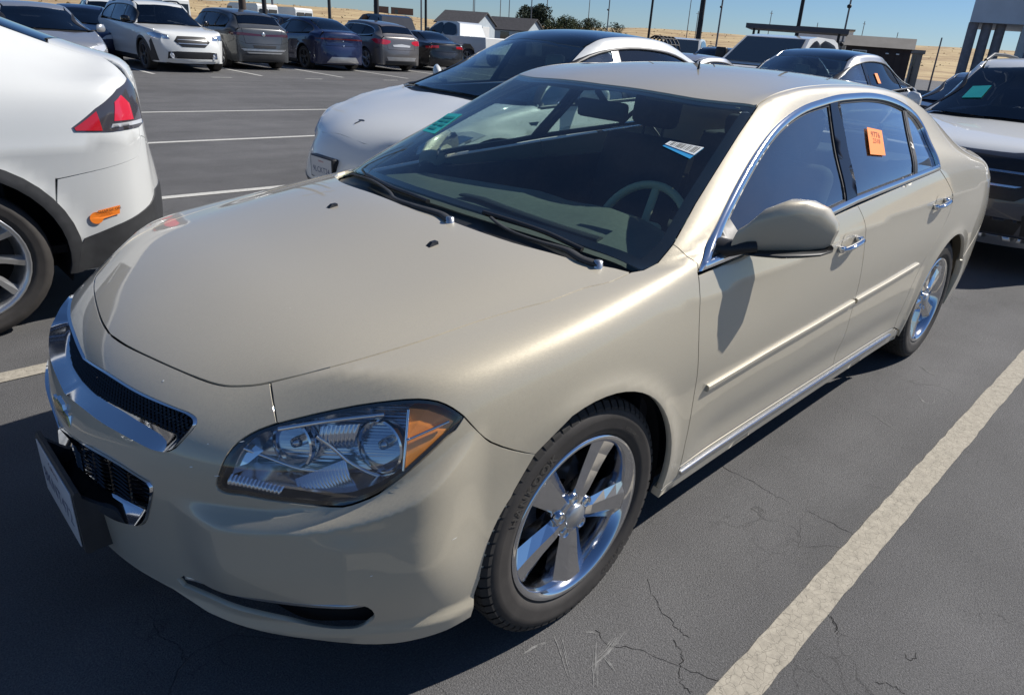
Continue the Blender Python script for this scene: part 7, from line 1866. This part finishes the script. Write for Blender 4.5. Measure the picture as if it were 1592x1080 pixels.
HILL = [(-380, 300, 6), (-250, 400, 6), (-120, 440, 5)]+HILL+[(440, -120, 12), (400, -260, 10), (300, -400, 8)]
v = []; f = []; rows = [(.30, -.02), (.45, .02), (.60, .22), (.75, .50), (.9, .85), (1.0, 1.0), (1.25, 1.02), (2.2, .6), (5, 0)]
hp_ = [np.array(p) for p in smooth_poly(HILL, False, 4)]
for i, p in enumerate(hp_):
    for s_, hz in rows:
        v.append((p[0]*s_, p[1]*s_, p[2]*hz-.05+(random.uniform(-.15, .15) if .5 < s_ < 1.3 else 0)))
nr_ = len(rows)
for i in range(len(hp_)-1):
    for j in range(nr_-1): f.append((i*nr_+j, (i+1)*nr_+j, (i+1)*nr_+j+1, i*nr_+j+1))
o = mobj('grass_bank', v, f, GR, smooth=True); tag(o, kind='structure')
o = mobj('plain', [(-3000, -3000, -.3), (3500, -3000, -.3), (3500, 3500, -.3), (-3000, 3500, -.3)], [(0, 1, 2, 3)], GR); tag(o, kind='structure')
random.seed(11)
# tufts along the crest of the bank and the plain edge
mb = MB()
for i in range(1500):
    k = random.randrange(3*4, len(hp_)-13); p = hp_[k]*(1-random.random())+hp_[k+1]*random.random() if False else hp_[k]+(hp_[k+1]-hp_[k])*random.random()
    s_ = random.uniform(.55, 1.02); hz = float(np.interp(s_, [r[0] for r in rows], [r[1] for r in rows]))
    x, y, z = p[0]*s_, p[1]*s_, p[2]*hz-.1; h_ = random.uniform(.2, .6); w_ = random.uniform(.2, .7); a = random.uniform(0, math.pi)
    mb.add([(x-w_*math.cos(a), y-w_*math.sin(a), z), (x+w_*math.cos(a), y+w_*math.sin(a), z), (x+random.uniform(-.3, .3), y, z+h_)], [(0, 1, 2)])
o = mb.build('dry_grass', mat('dry_grass_tufts', (.44, .325, .165), .95), None, fixn=False); tag(o, kind='stuff')

# ---- buildings, sheds, containers
WALLG = mat('painted_concrete', (.66, .68, .70), .85, noise=(.6, .10, 6)); WALLW = mat('white_siding', (.62, .62, .60), .8, noise=(3, .06)); SHING = mat('grey_shingle', (.085, .08, .08), .9, noise=(8, .25))
SIDB = mat('pale_blue_siding', (.42, .47, .50), .8, noise=(3, .06)); DKB = mat('dark_brown_siding', (.045, .032, .030), .8, noise=(2, .15)); BEI = mat('beige_fascia', (.30, .27, .23), .85, noise=(2, .10))
PIPE = mat('brown_column', (.26, .235, .24), .8, noise=(4, .15)); WIN = mat('window_dark', (.02, .03, .04), .1, coat=1); STEEL = mat('galvanised_pole', (.16, .16, .17), .55, .4); WOODP = mat('brown_pole', (.075, .055, .045), .85, noise=(5, .3)); BLP = mat('black_pole', (.02, .02, .022), .6)

def shed(loc, rz, L_, Wd, hw, hr, wall, label):
    t = thing('shed', label, 'shed', loc, rz)
    ns = int(hw/.22)
    mb = MB(); mb.box(0, L_, 0, Wd, 0, hw); mb.add([(0, 0, hw), (0, Wd, hw), (0, Wd/2, hr)], [(0, 1, 2)]); mb.add([(L_, 0, hw), (L_, Wd, hw), (L_, Wd/2, hr)], [(0, 2, 1)]); mb.build('wall', wall, t)
    for i in range(ns):
        b = MB(); b.box(-.012, L_+.012, -.012, -.002, .05+i*.22, .05+i*.22+.20); b.build('siding_board', wall, t)
    e = .18; mb = MB()
    for y0, y1 in ((-e, Wd/2), (Wd+e, Wd/2)):
        z0 = hw-e*(hr-hw)/(Wd/2); mb.add([(-e, y0, z0), (L_+e, y0, z0), (L_+e, y1, hr+.02), (-e, y1, hr+.02), (-e, y0, z0+.07), (L_+e, y0, z0+.07), (L_+e, y1, hr+.10), (-e, y1, hr+.10)], [(0, 1, 2, 3), (4, 7, 6, 5), (0, 4, 5, 1), (1, 5, 6, 2), (2, 6, 7, 3), (3, 7, 4, 0)])
    mb.build('roof', SHING, t)
    mb = MB(); mb.box(L_+.002, L_+.05, Wd*.32, Wd*.68, .1, 2.0); mb.build('door', WALLW, t)
    mb = MB(); mb.box(L_*.4, L_*.6, -.05, -.014, 1.1, 1.8); mb.build('window', WIN, t)
    return t
shed((35.9, 46.4, 0), rad(-71), 3.6, 2.9, 2.15, 2.95, SIDB, 'pale blue shed with grey roof and sunlit white gable, left of the pair')
shed((42.9, 48.9, 0), rad(-73), 4.3, 3.0, 2.0, 2.90, SIDB, 'pale shed with worn patchy roof, right of the pair beside the trees')

def pole(name, label, cat, x, y, h_, r_, m_, lamp=None, cams=None, lean=0.0, cross=False):
    t = thing(name, label, cat, (x, y, 0)); mb = MB(); mb.tube([(0, 0, -.1), (lean*h_*.5, 0, h_*.5), (lean*h_, 0, h_)], [r_, r_*.85, r_*.7], 12); mb.build('shaft', m_, t)
    if lamp is not None:
        mb = MB(); mb.tube([(0, 0, h_-.1), (lamp*.5, .2, h_+.05), (lamp, .3, h_+.05)], .04, 6); mb.bbox(lamp-.1, lamp+.5, .15, .45, h_-.02, h_+.10, .02); mb.build('lamp_head', BLP, t)
        b = MB(); b.revolve([(r_*2.4, 0), (r_*2.4, .5), (r_*1.8, .55)], 12, 'z'); b.build('base', BEI, t)
    for zc in cams or ():
        mb = MB(); mb.tube([(0, 0, zc), (-.25, -.1, zc)], .025, 6); mb.revolve([(0, -.10), (.10, -.06), (.12, .04), (.06, .10), (0, .11)], 12, 'z', (-.28, -.1, zc-.06)); mb.build('camera_dome', BLP, t)
    if cross:
        mb = MB(); mb.box(-1.1, 1.1, -.06, .06, h_-.9, h_-.75); mb.build('crossarm', m_, t)
    return t
LP_ = 'tall light poles around the lot'
pole('utility_pole', 'thick brown utility pole rising behind the grey compact SUV', 'pole', 14.87, 33.05, 9.5, .17, WOODP, cross=True)
pole('lamp_post', 'dark post just right of the thick brown utility pole', 'pole', 14.04, 29.04, 7.0, .09, BLP, 1.2, group=None) if False else pole('lamp_post', 'dark post just right of the thick brown utility pole', 'pole', 14.04, 29.04, 7.0, .10, BLP, 1.2)
pole('lamp_post', 'slim pole above the first white van', 'pole', 29.79, 61.41, 9, .10, STEEL, 1.2)
pole('lamp_post', 'dark pole between the second white van and the brown grey SUV', 'pole', 36.37, 63.64, 10, .16, BLP, 1.4)
pole('lamp_post', 'slim pole directly over the brown grey SUV', 'pole', 34.79, 46.89, 8.5, .07, STEEL, -1.0)
pole('lamp_post', 'dark pole just right of the slim one over the brown grey SUV', 'pole', 46.85, 62.85, 11, .14, BLP, 1.2)
pole('utility_pole', 'thick black pole standing behind the left shed roof', 'pole', 30.57, 37.55+9, 10, .20, BLP)
pole('camera_mast', 'thin grey mast between the two sheds', 'mast', 54.0, 63.62, 6.3, .05, STEEL, cams=(5.9,))
pole('camera_mast', 'thin grey mast above the right shed, with a camera ball', 'mast', 60.25, 64.81, 6.6, .06, STEEL, cams=(5.8,))
pole('lamp_post', 'slim pole in front of the large round tree', 'pole', 69.1, 70.22, 11, .08, STEEL, 1.0)
pole('camera_mast', 'grey mast with camera over the white crossover roof', 'mast', 68.41, 56.36, 9.5, .08, STEEL, cams=(5.2,))
pole('lamp_post', 'dark slim pole rising left of the tall black one', 'pole', 49.17, 35.61, 9.5, .11, BLP, 1.0, lean=.02)
pole('utility_pole', 'tall thick black pole above the dark SUV in the middle distance', 'pole', 37.31, 22.95, 9.0, .17, BLP)
pole('camera_mast', 'grey mast with camera right of the tall black pole', 'mast', 59.11, 35.27, 9.5, .09, STEEL, cams=(5.3,))
pole('lamp_post', 'dark pole rising behind the white pickup cab', 'pole', 42.74, 19.51, 9.5, .13, BLP, 1.0)
pole('camera_mast', 'mast with two camera balls right of the white pickup', 'mast', 38.34, 14.72, 5.0, .06, STEEL, cams=(4.2, 4.9, 2.4))
pole('fence_post', 'short steel post right of the brown office', 'post', 40.6, 10.6, 3.0, .05, STEEL)
pole('fence_post', 'short thin post near the roof of the white SUV', 'post', 60.0, 13.6, 3.6, .07, STEEL)
for i, (x, y, h_) in enumerate(((150, 180, 14), (170, 190, 16), (150, 148, 14), (190, 168, 15), (222, 146, 14), (205, 138, 17), (240, 128, 16), (243, 112, 13), (262, 104, 15), (262, 92, 12))):
    pole('power_pole', ('%s thin distant power pole from the left on the plain' % ('first', 'second', 'third', 'fourth', 'fifth', 'sixth', 'seventh', 'eighth', 'ninth', 'tenth')[i]), 'pole', x, y, h_, .16, STEEL, cross=(i % 2 == 0))['group'] = 'distant power poles on the plain'

# ---- trees
BARK = mat('bark', (.09, .065, .045), .9); LF1 = mat('leaf_dark', (.030, .045, .022), .8, noise=(.7, .4)); LF2 = mat('leaf_olive', (.065, .085, .035), .8, noise=(.7, .4))
def tree(name, label, x, y, w_, h_, n_, leaf, seed):
    random.seed(seed); t = thing(name, label, 'tree', (x, y, 0)); mb = MB(); mb.tube([(0, 0, -.2), (.1, 0, h_*.3), (0, .1, h_*.55)], [w_*.05, w_*.035, w_*.02], 8)
    for k in range(7):
        a = k*.9; mb.tube([(0, 0, h_*(.25+.03*k)), (w_*.2*math.cos(a), w_*.2*math.sin(a), h_*.5), (w_*.36*math.cos(a), w_*.36*math.sin(a), h_*(.6+.03*k))], [w_*.02, w_*.012, .02], 5)
    mb.build('trunk', BARK, t)
    cl = [(random.gauss(0, .22)*w_, random.gauss(0, .22)*w_, h_*random.uniform(.32, .86), random.uniform(.13, .24)*w_) for _ in range(26)]
    c = MB(); s_ = max(.10, w_*.028)
    for i in range(n_):
        cx, cy, cz, cr = random.choice(cl); d = Vector((random.gauss(0, 1), random.gauss(0, 1), random.gauss(0, 1))).normalized()*cr*random.uniform(.55, 1.05)
        p = Vector((cx, cy, cz))+d; p.z = max(.3, p.z); a = Vector((random.uniform(-1, 1), random.uniform(-1, 1), random.uniform(-1, 1))).normalized()*s_; b = a.cross(Vector((random.uniform(-1, 1), random.uniform(-1, 1), random.uniform(-1, 1)))).normalized()*s_*.7
        c.add([p-a, p+b, p+a, p-b], [(0, 1, 2, 3)])
    c.build('crown', leaf, t, fixn=False)
tree('round_tree', 'large dark round tree right of the sheds', 111.0, 113.0, 7.2, 8.2, 5200, LF1, 1)
tree('bushy_tree', 'low olive tree between the large round one and the rightmost', 115.2, 108.9, 5.2, 6.6, 3600, LF2, 2)
tree('bushy_tree', 'low green tree in the middle of the row beside the round tree', 117.0, 107.0, 4.6, 6.4, 3200, LF2, 3)
tree('bushy_tree', 'rightmost green tree of the row above the white crossover roof', 119.8, 104.8, 4.6, 6.4, 3200, LF1, 4)
tree('small_tree', 'small dark bush alone on the grass right of the tree row', 153.7, 125.8, 6.0, 6.9, 2000, LF1, 5)

# ---- low sheds and trucks on the grass horizon, upper left
def box_unit(name, label, cat, loc, rz, l, w_, h_, m_, roofm=None):
    t = thing(name, label, cat, loc, rz); mb = MB(); mb.box(0, l, 0, w_, 0, h_); mb.build('body', m_, t)
    mb = MB(); mb.box(-.1, l+.1, -.1, w_+.1, h_+.002, h_+.18); mb.build('roof', roofm or m_, t)
    mb = MB(); mb.box(l*.15, l*.3, -.04, -.005, .1, 2.1); mb.build('door', WIN, t); return t
for (x, y, l, lab) in ((232, 365, 8, 'long dark barn on the grass horizon above the dark blue fastback'), (240, 360, 12, 'longest dark barn on the grass horizon, second from the left'), (262, 343, 8, 'small dark barn on the grass horizon above the brown grey SUV')):
    box_unit('barn', lab, 'barn', (x, y, 8.0 if x < 250 else 6.2), rad(-32), l, 6, 3.2, mat('barn_brown', (.14, .10, .09), .9))

# ---- white box vans seen over the far row
def van(label, loc, rz):
    t = thing('van', label, 'van', loc, rz, None)
    prof = [(0, .45), (0, 1.05), (.35, 1.25), (1.15, 1.45), (1.75, 2.35), (2.1, 2.52), (5.4, 2.56), (5.55, 2.4), (5.6, .45)]
    mb = MB(); mb.prism(prof, -.95, .95, 'xz'); mb.build('body', P_WHITE, t, autosm=30)
    mb = MB(); mb.prism([(1.22, 1.5), (1.72, 2.25), (2.3, 2.25), (2.3, 1.5)], -.956, .956, 'xz'); mb.build('cab_window', WIN, t)
    mb = MB(); mb.add([(1.10, -.85, 1.47), (1.10, .85, 1.47), (1.68, .80, 2.30), (1.68, -.80, 2.30)], [(0, 1, 2, 3)]); mb.build('windshield', WIN, t)
    for y0 in (-.82, .06):
        mb = MB(); mb.box(5.602, 5.62, y0, y0+.76, 1.55, 2.2); mb.build('rear_window', WIN, t)
    mb = MB(); mb.box(5.60, 5.70, -.93, .93, .42, .62); mb.build('rear_bumper', TRIM, t)
    for sy in (-1, 1):
        mb = MB(); mb.box(5.601, 5.64, sy*.88-.05, sy*.88+.05, 1.0, 1.35); mb.build('tail_lamp', RED, t)
    for x_ in (.95, 4.5):
        for sy in (-1, 1):
            mb = MB(); mb.revolve([(0, 0), (.2, .0), (.34, -.01*sy), (.35, -.2*sy)], 20, 'y', (x_, sy*.95, .35)); mb.build('wheel', RUB, t)
van('white panel van seen over the grey compact SUV, leftmost of two', (26.4, 63.0, -.15), rad(-78))
van('white panel van seen over the dark blue fastback, rightmost of two', (31.0, 66.2, -.15), rad(-76))
van('white van roof left of the brown utility pole', (18.6, 60.0, -.3), rad(-80))

# ---- pickup: white crew cab behind the silver crossover
def pickup(label, loc, rz, m_, group=None, rack=False):
    t = thing('pickup', label, 'pickup truck', loc, rz, group)
    W_ = .98
    def slab(name, prof, y0, y1, mm, bev=None):
        mb = MB(); mb.prism(prof, y0, y1, 'xz'); o = mb.build(name, mm, t, autosm=35)
        b = o.modifiers.new('b', 'BEVEL'); b.width = .035; b.segments = 3; b.limit_method = 'ANGLE'; b.angle_limit = rad(30); return o
    slab('body', [(0, .55), (0, 1.12), (.12, 1.20), (1.45, 1.30), (1.5, 1.32), (5.7, 1.34), (5.75, .60), (5.0, .55), (4.95, .8), (4.7, 1.0), (4.3, 1.0), (4.05, .8), (4.0, .5), (1.5, .5), (1.45, .8), (1.2, 1.0), (.8, 1.0), (.55, .8), (.5, .5)], -W_, W_, m_)
    # cab with tapered sides
    mb = MB(); rows = []
    for x, z, y in ((1.35, 1.31, .90), (2.15, 1.90, .74), (2.6, 1.955, .72), (3.5, 1.95, .72), (3.72, 1.88, .73), (3.9, 1.32, .88)):
        rows.append((x, z, y))
    v = []
    for x, z, y in rows: v += [(x, -y, z), (x, y, z)]
    base = [(1.35, -.95, 1.29), (1.35, .95, 1.29), (3.92, -.95, 1.29), (3.92, .95, 1.29)]
    ring_loft(mb, [[(x, -.93 if 0 else -y-.0, z) , (x, y, z)] for x, z, y in rows], closed=False)
    top = [(x, z, y) for x, z, y in rows]
    L_ = [(x, -y, z) for x, z, y in top]; R_ = [(x, y, z) for x, z, y in top]
    low_l = [(1.35, -.95, 1.29), (3.92, -.95, 1.29)]; low_r = [(1.35, .95, 1.29), (3.92, .95, 1.29)]
    mb.add(L_+low_l[::-1], [tuple(q) for q in fill_poly(L_+low_l[::-1], (0, 1, 0))]); mb.add(R_+low_r[::-1], [tuple(q) for q in fill_poly(R_+low_r[::-1], (0, 1, 0))])
    mb.build('cab', m_, t, autosm=25)
    def onside(x, z, s_): 
        f = (z-1.30)/.62; return (x, s_*(lerp(.925, .742, f)+.006), z)
    for s_ in (-1, 1):
        for q in ([(1.72, 1.38), (2.22, 1.80), (2.60, 1.84), (2.62, 1.38)], [(2.74, 1.38), (2.72, 1.84), (3.42, 1.83), (3.56, 1.70), (3.62, 1.38)]):
            P_ = [onside(x, z, s_) for x, z in smooth_poly([(a, b) for a, b in q], True, 3)]; mb = MB(); mb.add(P_, [tuple(k) for k in fill_poly(P_, (0, 1, 0))]); mb.build('side_window', DGL, t)
    mb = MB(); mb.add([(1.41, -.80, 1.36), (1.41, .80, 1.36), (2.10, .68, 1.872), (2.10, -.68, 1.872)], [(0, 1, 2, 3)]); o = mb.build('windshield', WIN, t)
    o.location = (-.012, 0, .012)
    for x_ in (1.0, 4.5):
        for s_ in (-1, 1): make_wheel((x_, s_*.86, .40), s_, R=.40, W=.27, rim=.26, style='plain', material=ALU, parent=t, detail=False, tread=False)
    for s_ in (-1, 1):
        mb = MB(); mb.bbox(-.01, .30, s_*.80-.14, s_*.80+.14, .92, 1.10, .03); mb.build('headlamp', CLR, t)
        mb = MB(); mb.bbox(1.75, 1.87, s_*1.0-.02, s_*1.0+.24*s_ if s_ > 0 else s_*1.0+.02, 1.36, 1.62, .03) if s_ > 0 else mb.bbox(1.75, 1.87, -1.24, -1.0, 1.36, 1.62, .03); mb.build('wing_mirror', BLK, t)
    mb = MB(); mb.bbox(-.03, .02, -.60, .60, .68, 1.05, .01); mb.build('grille', GLB, t)
    mb = MB(); mb.bbox(-.08, .12, -.95, .95, .42, .62, .03); mb.build('front_bumper', CH, t)
    if rack:
        mb = MB()
        for y_ in (-.7, .7): mb.tube([(3.95, y_, 1.3), (3.95, y_, 2.12)], .03, 6)
        mb.tube([(3.95, -.95, 2.12), (3.95, .95, 2.12)], .035, 6); mb.build('ladder_rack', BLP, t)
    return t
pickup('white crew cab pickup behind the silver crossover, its roof highest in the row', (12.6, 6.0, .0), rad(2), P_WHITE)
pickup('white pickup with open bed facing left, beyond the dark green black SUV', (24.0, 15.3, 0), rad(25), P_WHITE)
pickup('black pickup with a cap between the silver saloon and the sheds', (18.4, 29.4, 0), rad(-92), P_BLACK)
pickup('white pickup roof in front of the right shed', (23.0, 30.6, 0), rad(-85), P_WHITE)

# roll cage trailer with netting
t = thing('cage_trailer', 'black round roll cage standing above the white crossover roof', 'trailer', (23.2, 15.2, 0))
for k in range(5):
    mb = MB(); x_ = -.5+.25*k; mb.tube([(x_, .45*math.cos(a), 1.35+.55*math.sin(a)) for a in np.linspace(-.4, math.pi+.4, 12)], .035, 6); mb.build('hoop', BLP, t)
for a in np.linspace(0, math.pi, 7):
    mb = MB(); mb.tube([(-.5, .45*math.cos(a), 1.35+.55*math.sin(a)), (.5, .45*math.cos(a), 1.35+.55*math.sin(a))], .025, 6); mb.build('rail', BLP, t)
mb = MB(); mb.box(-.7, .7, -.6, .6, .5, 1.1); mb.build('trailer_bed', BLP, t)

# long flat roofs behind the pickup
t = thing('canopy', 'dark flat canopy roof behind the white crew cab pickup', 'canopy', (25.8, 12.9, 0), rad(-66))
mb = MB(); mb.box(-.2, 3.4, -1.2, 1.2, 2.42, 2.58); mb.build('roof', mat('canopy_grey', (.10, .10, .11), .8), t)
for x_ in (.1, 3.1):
    for y_ in (-1, 1):
        mb = MB(); mb.box(x_-.04, x_+.04, y_-.04, y_+.04, 0, 2.419); mb.build('post', BLP, t)
t = thing('warehouse', 'long low grey warehouse on the horizon behind the pickup', 'warehouse', (118, 57, 0), rad(-62))
mb = MB(); mb.box(0, 9, 0, 6, 0, 6.2); mb.build('wall', WALLG, t); mb = MB(); mb.box(-.2, 9.2, -.2, 6.2, 6.202, 6.5); mb.build('roof', BEI, t)
for k in range(4):
    mb = MB(); mb.box(1+2*k, 2.2+2*k, -.05, -.002, 3.4, 4.6); mb.build('window', WIN, t)

# brown site office
t = thing('site_office', 'low dark brown site office with beige fascia and white framed window', 'office', (34.75, 12.95, 0), rad(-70.5))
Lo = 2.85
mb = MB(); mb.box(0, Lo, 0, 3.0, 0, 2.25); mb.build('wall', DKB, t)
for k in range(9): mb = MB(); mb.box(.002+k*Lo/9, (k+1)*Lo/9-.02, -.02, -.002, .1, 2.24); mb.build('panel', DKB, t)
mb = MB(); mb.add([(-.12, -.22, 2.25), (Lo+.12, -.22, 2.25), (Lo+.12, .5, 2.72), (-.12, .5, 2.72), (-.12, 3.1, 2.72), (Lo+.12, 3.1, 2.72), (-.12, 3.1, 2.25), (Lo+.12, 3.1, 2.25)], [(0, 1, 2, 3), (3, 2, 5, 4), (4, 5, 7, 6), (0, 3, 4, 6), (1, 7, 5, 2), (0, 6, 7, 1)]); mb.build('roof', BEI, t)
mb = MB()
for a, b, c, d in ((.30, .34, 1.25, 2.05), (.92, .96, 1.25, 2.05), (.61, .64, 1.25, 2.05)): mb.box(a, b, -.06, -.022, c, d)
mb.box(.30, .96, -.061, -.022, 2.05, 2.09); mb.box(.30, .96, -.061, -.022, 1.21, 1.25); mb.build('window_frame', WALLW, t)
mb = MB(); mb.box(.34, .92, -.035, -.023, 1.25, 2.05); mb.build('window_pane', WIN, t)
for x_ in (1.85, 2.3): mb = MB(); mb.bbox(x_-.07, x_+.07, -.10, -.025, 1.98, 2.04, .01); mb.build('wall_lamp', CLR, t)
box_unit('small_cabin', 'small beige cabin just right of the brown site office', 'cabin', (41.6, 12.1, 0), rad(-70), .45, 2.5, 2.2, BEI)

# pale concrete building with columns, top right
t = thing('concrete_building', 'tall pale grey concrete building with brown round columns at the upper right corner', 'building', (52.8, 12.9, 0), rad(-76))
up = MB(); up.box(0, 3.4, 0, 9, 4.45, 14); up.build('upper_wall', WALLG, t)
mb = MB(); mb.box(3.402, 30, -.6, 9, 0, 14); mb.build('wall', WALLG, t)
for k in range(3): mb = MB(); mb.revolve([(.30, -.2), (.30, 4.449)], 24, 'z', (.25+k*.78, .5+k*.25, 0)); mb.build('column', PIPE, t)
mb = MB(); mb.box(3.0, 3.40, .2, 2, 0, 4.44); mb.build('pier', WALLW, t)
for z_ in (7.9, 11.0): mb = MB(); mb.box(-.03, 3.39, -.035, -.002, z_, z_+.05); mb.build('joint', BEI, t)
for x_, z_ in ((1.3, 6.2), (3.9, 7.4), (7, 7.4)): mb = MB(); mb.bbox(x_-.25, x_+.25, (-.10 if x_ < 3 else -.70), (-.002 if x_ < 3 else -.602), z_, z_+.12, .02); mb.build('wall_light', BLP, t)
mb = MB(); mb.box(3.41, 30, -.68, -.602, 0, 3.35); mb.build('lower_band', mat('slate_band', (.17, .19, .22), .8), t)
for x_, w__ in ((5.0, 'first'), (7.6, 'second'), (10.2, 'third')):
    pole('railing_post', w__+' dark steel post from the columns before the concrete building', 'post', 52.8+x_*math.cos(rad(-76))-.9, 12.9+x_*math.sin(rad(-76))-.3, 4.55, .06, BLP, cams=(4.5,))['group'] = 'dark steel posts before the concrete building'
